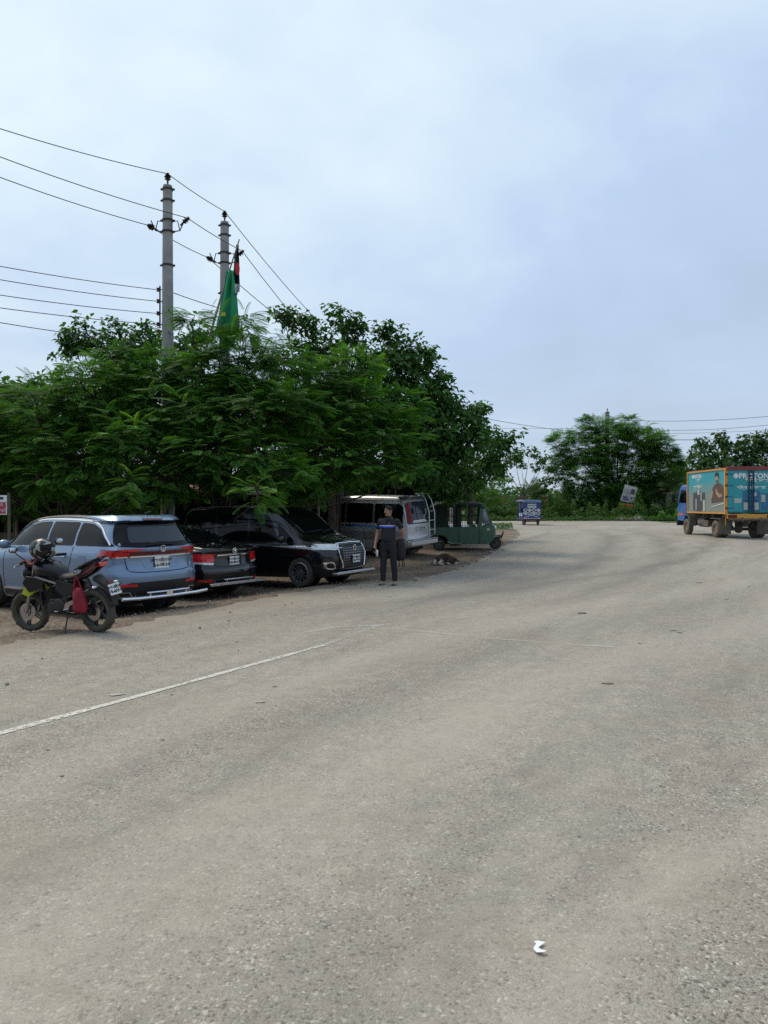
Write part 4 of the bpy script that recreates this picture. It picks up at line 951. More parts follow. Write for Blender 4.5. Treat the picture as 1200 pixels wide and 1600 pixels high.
    def liners(s, m, W):
        for (wx, wz, r) in s.wheels:
            for sg in (1, -1):
                mb = MB(); n = 18; vs = []; fs = []
                for i in range(n+1):
                    a = math.pi*i/n*1.16-.25
                    for y in (W-.02, W-.42): vs.append((wx+r*math.cos(a), sg*y, wz+r*math.sin(a)))
                for i in range(n): fs.append((2*i, 2*i+1, 2*i+3, 2*i+2))
                o = len(vs); vs.append((wx, sg*(W-.42), wz)); fs += [(2*i+1, 2*i+3, o) for i in range(n)]
                mb.add(vs, fs).obj('wheel_arch', m, s.parent, fix=False)
def wheel(parent, x, y, z, r, wd, m_rim, spokes=10, tyre=None, rimr=.68, side=1, spw=.035, rdust=None):
    """side = +1 when the outer face looks to +y"""
    ri = r*rimr; h = wd/2
    t = MB().lathe([(ri, -h*.75), (ri+.012, -h*.95), (r*.93, -h), (r*.985, -h*.8), (r, -h*.5), (r, h*.5), (r*.985, h*.8), (r*.93, h), (ri+.012, h*.95), (ri, h*.75)], 32, 'y', closed=True)
    for k in range(3): t.lathe([(r+.001, -h*.5+k*h*.4), (r+.006, -h*.45+k*h*.4), (r+.006, -h*.2+k*h*.4), (r+.001, -h*.15+k*h*.4)], 32, 'y', caps=False)
    o = t.obj('wheel', tyre or M['tyre'], parent, smooth=50); o.location = (x, y, z)
    q = MB().lathe([(ri+.004, side*h*.85), (ri-.01, side*h*.9), (ri-.02, side*h*.6), (ri-.03, -side*h*.2)], 32, 'y', caps=False)
    q.lathe([(.001, side*h*.62), (.055, side*h*.6), (.065, side*h*.3)], 14, 'y')
    for i in range(spokes):
        a = 2*math.pi*i/spokes; c, s_ = math.cos(a), math.sin(a); mt = Matrix(((c, 0, -s_, 0), (0, 1, 0, 0), (s_, 0, c, 0), (0, 0, 0, 1)))
        q.add([(.04, side*h*.55, -spw*.6), (.04, side*h*.55, spw*.6), (ri-.005, side*h*.72, spw*.45), (ri-.005, side*h*.72, -spw*.45), (.04, side*h*.2, -spw*.6), (.04, side*h*.2, spw*.6), (ri-.005, side*h*.3, spw*.45), (ri-.005, side*h*.3, -spw*.45)],
              [(0, 1, 2, 3), (4, 7, 6, 5), (0, 4, 5, 1), (1, 5, 6, 2), (2, 6, 7, 3), (3, 7, 4, 0)], mt)
    q.obj('rim', m_rim, o)
    MB().lathe([(.001, side*h*.05), (ri-.02, side*h*.05), (ri-.02, side*h*.0)], 24, 'y').obj('brake_disc', M['dark'], o)
    return o
M['tyre'] = mat('tyre_rubber', (.018, .018, .018), .8, var=.2, dust=.35, dustcol=(.16, .13, .10))
M['dustytyre'] = mat('dusty_tyre_rubber', (.05, .045, .04), .9, var=.3, dust=.9, dustcol=(.22, .18, .14))
M['dark'] = mat('black_plastic', (.012, .012, .013), .55)
M['black'] = mat('matt_black', (.006, .006, .006), .9)
M['glass'] = mat('tinted_glass', (.003, .004, .005), .02, var=0, spec=.22)
M['greyglass'] = mat('grey_glass', (.035, .045, .055), .04, var=0, spec=.3)
M['chrome'] = mat('chrome', (.75, .76, .78), .12, 1, var=.05)
M['steel'] = mat('brushed_steel', (.55, .56, .57), .3, 1, var=.1)
M['alloy'] = mat('alloy', (.30, .30, .31), .3, .9, var=.1)
M['darkalloy'] = mat('dark_alloy', (.10, .10, .11), .35, .8, var=.1, dust=.3)
M['red_lens'] = mat('red_lens', (.60, .010, .015), .12, var=.25, scale=14, coat=1)
M['darkred_lens'] = mat('dark_red_lens', (.13, .004, .008), .1, var=.3, scale=9, coat=1)
M['clear_lens'] = mat('clear_lens', (.62, .64, .66), .1, .3, var=.25, scale=22, coat=1)


M['white'] = mat('white_paint', (.75, .75, .73), .5, var=.06)
M['bluepaint'] = mat('metallic_light_blue_paint', (.15, .235, .365), .30, .45, var=.05, coat=1, dust=.10)
M['blackpaint'] = mat('glossy_black_paint', (.003, .0035, .005), .16, 0, var=.1, coat=.8, dust=.02, spec=.3)
M['silverpaint'] = mat('silver_paint', (.55, .56, .58), .35, .35, var=.08, coat=.7, dust=.25)

def plate(parent, view_loc, rot, wd, h, l1, l2, name='number_plate'):
    o = MB().box((0, 0, 0), (wd, h, .008)).obj(name, M['plate'], parent, bevel=.002); o.location = view_loc; o.rotation_euler = rot
    text_mesh(l1, h*.33, M['ink'], o, (0, h*.18, .0055), (0, 0, 0), bold=.0025)
    text_mesh(l2, h*.44, M['ink'], o, (0, -h*.2, .0055), (0, 0, 0), bold=.0035)
    return o
REAR = (R(90), 0, R(-90)); FRONT = (R(90), 0, R(90))
def on_shell(sh, view, a, b, off):
    h, n, d = sh.hit(view, a, b); return h-d*off
# ---------------------------------------------------------------- blue SUV
def corner_place(root, A, yaw, L, W, side=1, end=-1):
    """stand the vehicle so that its rear (end=-1) or front corner on the left (side=1) or right is at A"""
    h = Vector((math.cos(yaw), math.sin(yaw))); l = Vector((-h.y, h.x)); c = Vector(A)-h*(end*L/2)-l*(side*W/2)
    on_ground(root, c.x, c.y, yaw, L*.6, W*.85); return c
def build_suv():
    L = 4.7; r = empty('parked_car', label='light blue SUV seen from behind, nearest of the parked vehicles', cat='car')
    WX = ((.98-L/2, .37, .42), (3.72-L/2, .37, .42))
    s = Shell(L, top=[(0, 1.24), (.06, 1.34), (.16, 1.50), (.30, 1.655), (.55, 1.70), (1.6, 1.73), (2.5, 1.70), (2.9, 1.60), (3.5, 1.22), (3.75, 1.11), (4.4, 1.03), (4.7, .86)],
              sh=[(0, 1.16), (.5, 1.165), (2.8, 1.10), (3.6, 1.03), (4.7, .80)], hw=[(0, .86), (.1, .90), (.5, .945), (3.9, .945), (4.5, .89), (4.7, .80)],
              rw=[(0, .66), (.3, .68), (1.5, .71), (3, .70), (4.7, .7)], zb=[(0, .36), (.3, .27), (.8, .22), (4, .22), (4.7, .30)],
              rear=[(.3, .07), (.46, .02), (.60, -.02), (.76, -.03), (.84, .03), (1.05, .045), (1.16, .00), (1.24, .03), (1.7, .10)], front=[(.3, .05), (.5, 0), (.8, .02), (1.0, .12), (1.2, .2)], bow=(.17, .2), wheels=WX)
    s.obj(M['bluepaint'], r); s.liners(M['black'], .93); X = lambda x: x-L/2
    for v in 'LR':
        fd = s.patch('side_window', [(X(2.04), 1.205), (X(3.30), 1.165), (X(3.22), 1.235), (X(2.66), 1.545), (X(2.40), 1.60), (X(2.04), 1.615)], v, M['glass'])
        s.patch('side_window', [(X(1.22), 1.215), (X(1.98), 1.207), (X(1.98), 1.617), (X(1.22), 1.61)], v, M['glass'])
        s.patch('quarter_window', [(X(.20), 1.225), (X(1.16), 1.217), (X(1.16), 1.605), (X(.86), 1.585), (X(.62), 1.50), (X(.42), 1.33)], v, M['glass'])
        s.line('chrome_trim', [(X(3.42), 1.175), (X(3.24), 1.27), (X(2.68), 1.59), (X(2.4), 1.645), (X(1.9), 1.66), (X(1.0), 1.64), (X(.8), 1.605), (X(.60), 1.53), (X(.40), 1.35), (X(.30), 1.245)], v, .022, M['chrome'], off=.008)
        s.line('roof_rail', [(X(3.15), 1.40), (X(2.7), 1.645), (X(2.0), 1.705), (X(1.2), 1.70), (X(.6), 1.655)], v, .028, M['steel'], off=.014)
        s.line('panel_gap', [(X(1.19), 1.19), (X(1.24), .90), (X(1.38), .66), (X(1.40), .30)], v, .010, M['black'])
        s.line('panel_gap', [(X(2.01), 1.195), (X(2.04), .8), (X(2.02), .28)], v, .010, M['black'])
        s.line('panel_gap', [(X(3.25), 1.14), (X(3.3), .7), (X(3.2), .28)], v, .010, M['black'])
        s.patch('sill_trim', [(X(1.45), .23), (X(3.25), .23), (X(3.25), .37), (X(1.45), .37)], v, M['dark'], rnd=0, off=.012)
        s.line('sill_chrome', [(X(1.45), .40), (X(3.25), .40)], v, .03, M['chrome'], off=.016)
        s.line('sill_chrome', [(X(1.45), .27), (X(3.25), .27)], v, .035, M['steel'], off=.03)
        for x in (2.12, 1.34): s.bar('door_handle', [(X(x), 1.02), (X(x+.08), 1.03), (X(x+.2), 1.025)], v, .014, M['bluepaint'], off=.035)
        s.line('shoulder_highlight', [(X(.35), 1.12), (X(3.3), 1.07)], v, .012, mm('highlight_blue', (.20, .29, .42), .3, .4, coat=1), off=.003)  # lighter blue strip paints the highlight along the shoulder
    s.patch('fuel_flap', [(X(.80), .88), (X(1.02), .88), (X(1.02), 1.06), (X(.80), 1.06)], 'L', M['bluepaint'], off=.004)
    # rear
    s.patch('rear_window', [(-.80, 1.225), (-.45, 1.195), (.45, 1.195), (.80, 1.225), (.73, 1.45), (.655, 1.60), (0, 1.625), (-.655, 1.60), (-.73, 1.45)], 'B', M['glass'], off=.010)
    s.patch('rear_glass_pane', [(-.60, 1.27), (.60, 1.27), (.52, 1.53), (-.52, 1.53)], 'B', M['greyglass'], off=.016)
    sp = s.patch('spoiler', [(-.70, 1.60), (.70, 1.60), (.68, 1.665), (-.68, 1.665)], 'B', M['bluepaint'], off=.07, rnd=1)
    s.line('brake_light', [(-.2, 1.612), (.2, 1.612)], 'B', .018, M['darkred_lens'], off=.082)
    s.patch('tail_light', [(-.93, 1.055), (-.60, 1.045), (0, 1.075), (.60, 1.045), (.93, 1.055), (.90, 1.165), (.60, 1.135), (0, 1.125), (-.60, 1.135), (-.90, 1.165)], 'B', M['darkred_lens'], off=.014, rnd=0)
    for sg, v in ((1, 'L'), (-1, 'R')):
        s.patch('tail_light', [(X(-.2), 1.05), (X(.52), 1.035), (X(.30), 1.13), (X(.1), 1.175), (X(-.2), 1.17)], v, M['red_lens'], off=.013, rnd=0)
        s.line('lamp_chrome', [(X(.12), 1.045), (X(.42), 1.035)], v, .022, M['chrome'], off=.016)
        s.patch('tail_light', sorted([(sg*.62, 1.06), (sg*.93, 1.06), (sg*.90, 1.15), (sg*.62, 1.125)], key=lambda p: math.atan2(p[1]-1.1, p[0]-sg*.77)), 'B', M['red_lens'], off=.018, rnd=0)
        s.patch('reflector', sorted([(sg*.50, .555), (sg*.82, .565), (sg*.82, .605), (sg*.52, .60)], key=lambda p: math.atan2(p[1]-.58, p[0]-sg*.66)), 'B', M['red_lens'], off=.016, rnd=0)
        ex = s.patch('exhaust_tip', sorted([(sg*.55, .385), (sg*.80, .385), (sg*.82, .475), (sg*.62, .475)], key=lambda p: math.atan2(p[1]-.43, p[0]-sg*.7)), 'B', M['chrome'], off=.022, rnd=0)
        s.patch('exhaust_hole', sorted([(sg*.585, .40), (sg*.785, .40), (sg*.80, .46), (sg*.63, .46)], key=lambda p: math.atan2(p[1]-.43, p[0]-sg*.7)), 'B', M['black'], parent=ex, off=.026, rnd=0)
    s.patch('lower_bumper', [(-.86, .30), (.86, .30), (.90, .54), (.62, .62), (-.62, .62), (-.90, .54)], 'B', M['dark'], off=.010, rnd=0)
    for v in 'LR': s.patch('lower_bumper', [(X(-.2), .37), (X(.54), .29), (X(.58), .44), (X(.3), .53), (X(-.2), .55)], v, M['dark'], off=.008, rnd=0)
    s.line('chrome_strip', [(-.60, 1.045), (-.2, 1.045), (0, 1.035), (.2, 1.045), (.60, 1.045)], 'B', .022, M['chrome'], off=.026)
    s.line('panel_gap', [(-.69, 1.19), (-.66, .85), (-.60, .79), (0, .775), (.60, .79), (.66, .85), (.69, 1.19)], 'B', .011, M['black'], off=.004, smooth_n=2)
    s.patch('plate_recess', [(-.34, .84), (.34, .84), (.42, 1.02), (-.42, 1.02)], 'B', M['bluepaint'], off=.003)
    plate(r, on_shell(s, 'B', 0, .93, .022), REAR, .30, .20, 'ঢাকা েমট্রো-ঘ', '১১-৩৯১৩')
    g = MB().tube([(-.055, .0, 0), (0, -.04, 0), (.055, 0, 0)], .008, 6).tube([(0, -.04, 0), (0, .015, 0)], .008, 6).lathe([(.05, -.004), (.058, -.004), (.058, .004), (.05, .004)], 20, 'z', closed=True).obj('emblem', M['chrome'], r); g.location = on_shell(s, 'B', 0, 1.165, .012); g.rotation_euler = REAR
    MB().tube([(-L/2-.02, -.28, 1.265), (-L/2-.03, .05, 1.285), (-L/2-.035, .30, 1.27)], .014, 6).obj('rear_wiper', M['dark'], r)
    # tubular steel step on the bumper
    bb = MB().tube([(-L/2-.10, -.90, .385), (-L/2-.15, -.6, .375), (-L/2-.16, 0, .37), (-L/2-.15, .6, .375), (-L/2-.10, .90, .385)], .030, 10).tube([(-L/2-.15, -.45, .455), (-L/2-.16, 0, .45), (-L/2-.15, .45, .455)], .018, 8)
    for y in (-.38, .38): bb.tube([(-L/2-.15, y, .455), (-L/2-.15, y, .375)], .014, 6)
    bb.box((-L/2-.175, 0, .42), (.02, .13, .075)).tube([(-L/2-.14, .5, .37), (-L/2+.2, .5, .37)], .02, 6).tube([(-L/2-.14, -.5, .37), (-L/2+.2, -.5, .37)], .02, 6)
    bb.obj('bumper_guard', M['chrome'], r)
    MB().tube([(.2-L/2+.25, 0, 1.70), (.25-L/2+.2, 0, 1.765), (.20-L/2+.1, 0, 1.80)], [.02, .016, .006], 6).obj('roof_aerial', M['dark'], r)
    # black roof panel
    s.patch('roof_panel', [(X(.75), -.56), (X(2.5), -.58), (X(2.5), .58), (X(.75), .56)], 'T', M['glass'], off=.006)
    mi = MB().ball((X(3.02), 1.07, 1.20), (.09, .12, .085)).tube([(X(3.0), .88, 1.13), (X(3.02), 1.0, 1.15)], .025, 6).obj('wing_mirror', M['bluepaint'], r)
    MB().ball((X(3.02), -1.07, 1.20), (.09, .12, .085)).tube([(X(3.0), -.88, 1.13), (X(3.02), -1.0, 1.15)], .025, 6).obj('wing_mirror', M['bluepaint'], r)
    for (wx, wz, _) in WX:
        for sg in (1, -1): wheel(r, wx, sg*.83, wz, .37, .23, M['alloy'], 5, side=sg, spw=.09)
    MB().box((0, 0, .30), (4.0, 1.4, .18)).obj('underbody', M['black'], r)
    # headlights for completeness of the front
    for sg in (1, -1): s.patch('headlight', sorted([(sg*.45, .74), (sg*.85, .76), (sg*.84, .84), (sg*.45, .80)], key=lambda p: math.atan2(p[1]-.79, p[0]-sg*.65)), 'F', M['clear_lens'], rnd=0)
    s.patch('grille', [(-.42, .45), (.42, .45), (.40, .72), (-.40, .72)], 'F', M['dark'])
    dA = 12.35; corner_place(r, ((181-600)/1200*dA, dA), R(146), L, 1.89); return r
build_suv()

# ---------------------------------------------------------------- black saloon
def build_sedan():
    L = 4.55; r = empty('parked_car', label='black saloon with red tail lights, between the blue SUV and the black van', cat='car')
    WX = ((.95-L/2, .31, .36), (3.62-L/2, .31, .36)); X = lambda x: x-L/2
    s = Shell(L, top=[(0, .98), (.08, 1.05), (.5, 1.09), (.72, 1.12), (1.25, 1.36), (1.7, 1.455), (2.4, 1.465), (2.8, 1.39), (3.45, 1.02), (3.6, .98), (4.3, .86), (4.55, .70)],
              sh=[(0, .97), (.6, .99), (2.8, .93), (3.6, .88), (4.55, .66)], hw=[(0, .76), (.1, .80), (.5, .84), (3.9, .845), (4.4, .80), (4.55, .72)],
              rw=[(0, .6), (1.2, .575), (2.2, .60), (4.5, .6)], zb=[(0, .32), (.3, .24), (.8, .20), (3.8, .20), (4.55, .26)],
              rear=[(.25, .06), (.40, 0), (.58, -.02), (.66, .03), (.90, .05), (1.0, .02), (1.1, .0)], front=[(.3, .05), (.5, 0), (.8, .05), (1.0, .1)], bow=(.14, .18), wheels=WX)
    s.obj(M['blackpaint'], r); s.liners(M['black'], .82)
    for v in 'LR':
        s.patch('side_window', [(X(2.02), 1.015), (X(3.12), .985), (X(2.70), 1.30), (X(2.45), 1.37), (X(2.02), 1.385)], v, M['glass'])
        s.patch('side_window', [(X(1.12), 1.035), (X(1.97), 1.015), (X(1.97), 1.385), (X(1.62), 1.36), (X(1.35), 1.24)], v, M['glass'])
        s.line('chrome_trim', [(X(3.2), .975), (X(1.05), 1.02)], v, .014, M['chrome'], off=.009)
        s.line('chrome_trim', [(X(1.08), 1.05), (X(1.34), 1.27), (X(1.62), 1.395), (X(2.1), 1.415), (X(2.5), 1.40)], v, .012, M['steel'], off=.009)
        s.line('panel_gap', [(X(1.99), 1.0), (X(2.0), .28)], v, .009, M['black']); s.line('panel_gap', [(X(1.1), 1.0), (X(1.32), .7), (X(1.32), .3)], v, .009, M['black'])
    s.patch('rear_window', [(-.60, 1.135), (0, 1.125), (.60, 1.135), (.50, 1.30), (.46, 1.385), (0, 1.40), (-.46, 1.385), (-.50, 1.30)], 'B', M['glass'], off=.007)
    for sg, v in ((1, 'L'), (-1, 'R')):
        so = lambda ps, c: sorted(ps, key=lambda p: math.atan2(p[1]-c[1], p[0]-c[0]))
        s.patch('tail_light', so([(sg*.86, .765), (sg*.545, .735), (sg*.50, .80), (sg*.52, .90), (sg*.70, .925), (sg*.86, .93)], (sg*.7, .84)), 'B', M['red_lens'], off=.016, rnd=0)
        s.patch('tail_light', [(X(-.2), .775), (X(.26), .83), (X(.40), .925), (X(.2), .93), (X(-.2), .92)], v, M['red_lens'], off=.014, rnd=0)
        s.patch('clear_lamp', so([(sg*.84, .735), (sg*.54, .705), (sg*.51, .745), (sg*.84, .775)], (sg*.68, .74)), 'B', M['clear_lens'], off=.017, rnd=0)
        s.patch('reflector', so([(sg*.56, .375), (sg*.78, .385), (sg*.78, .425), (sg*.56, .415)], (sg*.67, .4)), 'B', M['red_lens'], off=.014, rnd=0)
    s.line('chrome_strip', [(-.44, .895), (0, .905), (.44, .895)], 'B', .028, M['chrome'], off=.02)
    s.line('panel_gap', [(-.50, .95), (-.50, .72), (-.45, .665), (0, .655), (.45, .665), (.50, .72), (.50, .95)], 'B', .010, M['black'], smooth_n=2)
    s.line('bumper_edge', [(-.74, .60), (0, .60), (.74, .60)], 'B', .012, mm('edge_grey', (.05, .055, .06), .3, coat=1), off=.006)
    plate(r, on_shell(s, 'B', 0, .775, .02), REAR, .27, .17, 'ঢাকা েমট্রো-গ', '২৫-৫৯১৪')
    e = MB().lathe([(.05, -.004), (.06, -.004), (.06, .004), (.05, .004)], 20, 'z', closed=True); e.tube([(0, -.055, 0), (0, .055, 0)], .006, 6).lathe([(.02, -.004), (.028, -.004), (.028, .004), (.02, .004)], 16, 'z', closed=True, mtx=Matrix.Translation((0, .02, 0))).obj('emblem', M['chrome'], r)
    e = [c for c in r.children if c.name.startswith('emblem')][0]; e.location = on_shell(s, 'B', 0, .975, .014); e.rotation_euler = REAR
    bb = MB().box((-L/2-.10, 0, .335), (.05, 1.56, .055)).tube([(-L/2-.12, -.42, .42), (-L/2-.12, .42, .42)], .016, 8)
    for y in (-.34, .34): bb.tube([(-L/2-.12, y, .42), (-L/2-.11, y, .34)], .012, 6)
    for y in (-.5, .5): bb.box((-L/2, y, .335), (.25, .05, .04))
    bb.obj('bumper_guard', M['steel'], r, bevel=.008)
    for (wx, wz, _) in WX:
        for sg in (1, -1): wheel(r, wx, sg*.74, wz, .31, .2, M['alloy'], 8, side=sg, spw=.05)
    MB().box((0, 0, .28), (3.9, 1.2, .16)).obj('underbody', M['black'], r)
    for sg in (1, -1):
        s.patch('headlight', sorted([(sg*.42, .62), (sg*.76, .66), (sg*.74, .74), (sg*.45, .70)], key=lambda p: math.atan2(p[1]-.68, p[0]-sg*.6)), 'F', M['clear_lens'], rnd=0)
        MB().ball((X(2.95), sg*.95, 1.0), (.08, .11, .07)).tube([(X(2.95), sg*.82, .96), (X(2.95), sg*.9, .98)], .02, 6).obj('wing_mirror', M['blackpaint'], r)
    dA = 15.0; corner_place(r, ((319-600)/1200*dA, dA), R(146), L, 1.69); return r
build_sedan()

# ---------------------------------------------------------------- boxy people carriers
def mpv_shell(L, W, H, hood, wheels, tall=0, rake=0):
    h = W/2
    return Shell(L, top=[(0, 1.0), (.04, 1.3), (.10, H-.22), (.2, H-.06), (.45, H-.01), (1.8, H), (L-1.75-rake*.8, H-.03), (L-1.45-rake*.7, H-.10), (L-hood, 1.13+tall), (L-hood+.12, 1.09+tall), (L-.12, .98+tall*.6), (L, .86+tall*.5)],
                 sh=[(0, .97), (1, 1.0), (L-1.6, .97), (L-hood, .93+tall), (L, .80+tall*.5)], hw=[(0, h*.90), (.08, h*.96), (.35, h), (L-.7, h), (L-.2, h*.95), (L, h*.86)],
                 rw=[(0, h*.80), (.4, h*.83), (L-1.6, h*.82), (L, h*.8)], zb=[(0, .34), (.3, .26), (.8, .2), (L-.8, .2), (L, .22)],
                 rear=[(.25, .05), (.45, -.01), (.60, -.02), (.68, .02), (1.0, .03), (1.3, .05), (H, .13)], front=[(.2, .08), (.42, .0), (.6, -.02), (.8, 0), (1.0, .06), (1.3, .14)], bow=(.08, .17), wheels=wheels)
def build_black_van():
    L, W, H = 4.7, 1.72, 1.86; r = empty('parked_van', label='glossy black people carrier with a chrome grille, facing right towards the standing man', cat='van')
    WX = ((.85-L/2, .325, .38), (3.80-L/2, .325, .38)); X = lambda x: x-L/2
    s = mpv_shell(L, W, H, .72, WX, 0, .3); s.obj(M['blackpaint'], r); s.liners(M['black'], .84)
    for v in 'LR':
        s.patch('side_window', [(X(.35), 1.06), (X(1.30), 1.05), (X(1.30), 1.66), (X(.55), 1.66), (X(.38), 1.5)], v, M['glass'])
        s.patch('side_window', [(X(1.36), 1.05), (X(2.30), 1.04), (X(2.30), 1.67), (X(1.36), 1.67)], v, M['glass'])
        s.patch('side_window', [(X(2.36), 1.04), (X(3.20), 1.02), (X(2.98), 1.50), (X(2.85), 1.64), (X(2.36), 1.67)], v, M['glass'])
        s.patch('quarter_window', [(X(3.25), 1.01), (X(3.66), 1.0), (X(3.4), 1.25), (X(3.16), 1.44)], v, M['glass'])
        s.line('chrome_trim', [(X(.3), 1.03), (X(3.7), .985)], v, .016, mm('dark_trim', (.05, .05, .055), .2, .6), off=.010)
        for xx in (1.33, 2.33): s.line('panel_gap', [(X(xx), 1.75), (X(xx), .28)], v, .009, M['black'])
        for xx in (2.14, 2.52): s.bar('door_handle', [(X(xx-.1), .90), (X(xx+.1), .90)], v, .014, M['chrome'], off=.035)
        s.patch('headlight', [(X(4.12), .955), (X(4.4), .875), (X(4.9), .83), (X(4.9), .90), (X(4.45), .945)], v, M['clear_lens'], off=.010, rnd=0)
        mi = MB().ball((X(3.42), (1 if v == 'L' else -1)*1.0, 1.08), (.08, .11, .1)).tube([(X(3.42), (1 if v == 'L' else -1)*.85, 1.02), (X(3.42), (1 if v == 'L' else -1)*.95, 1.04)], .02, 6).obj('wing_mirror', M['blackpaint'], r)
    s.patch('windscreen', [(-.70, 1.17), (0, 1.15), (.70, 1.17), (.64, 1.60), (.60, 1.70), (0, 1.73), (-.60, 1.70), (-.64, 1.60)], 'F', M['glass'], off=.008)
    s.line('wiper', [(-.55, 1.20), (.1, 1.24)], 'F', .018, M['dark'], off=.02); s.line('wiper', [(.0, 1.19), (.6, 1.25)], 'F', .018, M['dark'], off=.02)
    g = s.patch('grille', [(-.40, .43), (.40, .43), (.48, .70), (.45, .92), (-.45, .92), (-.48, .70)], 'F', M['dark'], off=.012, rnd=0)
    for k in range(9): s.line('grille_bar', [(-.43, .47+k*.053), (.43, .47+k*.053)], 'F', .012, mm('dark_chrome', (.20, .20, .21), .25, .9), off=.024, parent=g)
    for k in range(-7, 8): s.line('grille_bar', [(k*.058, .44), (k*.058, .92)], 'F', .009, M['dark_chrome'], off=.022, parent=g)
    for sg in (1, -1):
        s.bar('grille_frame', [(sg*.49, .92), (sg*.52, .72), (sg*.45, .50), (sg*.43, .42)], 'F', .021, M['chrome'], off=.018)
        so = lambda ps, c: sorted(ps, key=lambda p: math.atan2(p[1]-c[1], p[0]-c[0]))
        s.patch('headlight', so([(sg*.53, .81), (sg*.88, .83), (sg*.88, .92), (sg*.53, .92)], (sg*.72, .87)), 'F', M['clear_lens'], off=.011, rnd=0)
        s.patch('fog_surround', so([(sg*.60, .40), (sg*.78, .40), (sg*.80, .56), (sg*.66, .56)], (sg*.71, .48)), 'F', M['chrome'], off=.012)
        s.patch('fog_recess', so([(sg*.625, .415), (sg*.755, .415), (sg*.77, .53), (sg*.67, .53)], (sg*.71, .48)), 'F', M['black'], off=.016)
    s.bar('grille_frame', [(-.50, .955), (0, .965), (.50, .955)], 'F', .020, M['chrome'], off=.018)
    p = plate(r, on_shell(s, 'F', 0, .60, .05), FRONT, .30, .17, 'ঢাকা েমট্রো-চ', '১৯-৪৭৬২')
    em = MB().lathe([(.05, -.005), (.065, -.005), (.065, .005), (.05, .005)], 18, 'z', closed=True).tube([(-.045, 0, 0), (.045, 0, 0)], .008, 6).obj('emblem', M['chrome'], r); em.location = on_shell(s, 'F', 0, .85, .035); em.rotation_euler = FRONT
    bb = MB().box((L/2+.06, 0, .31), (.07, 1.45, .06)).box((L/2+.0, .70, .30), (.16, .16, .05)).box((L/2+.0, -.70, .30), (.16, .16, .05)); bb.obj('bumper_guard', M['steel'], r, bevel=.012)
    for (wx, wz, _) in WX:
        for sg in (1, -1): wheel(r, wx, sg*.755, wz, .325, .21, M['alloy'], 12, side=sg, spw=.032)
    MB().box((0, 0, .28), (4.0, 1.3, .16)).obj('underbody', M['black'], r)
    s.patch('rear_window', [(-.62, 1.1), (.62, 1.1), (.58, 1.62), (-.58, 1.62)], 'B', M['glass'])
    for sg in (1, -1): s.patch('tail_light', sorted([(sg*.68, .8), (sg*.83, .8), (sg*.82, 1.2), (sg*.70, 1.2)], key=lambda p: math.atan2(p[1]-1, p[0]-sg*.75)), 'B', M['red_lens'], off=.01)
    s.line('roof_strip', [(X(.5), -.55), (X(2.8), -.55)], 'T', .03, mm('dark_trim2', (.09, .09, .1), .2, .6), off=.01); s.line('roof_strip', [(X(.5), .55), (X(2.8), .55)], 'T', .03, M['dark_trim2'], off=.01)
    dA = 16.6; corner_place(r, ((521-600)/1200*dA, dA), R(-30), L, W, side=-1, end=1); return r
build_black_van()
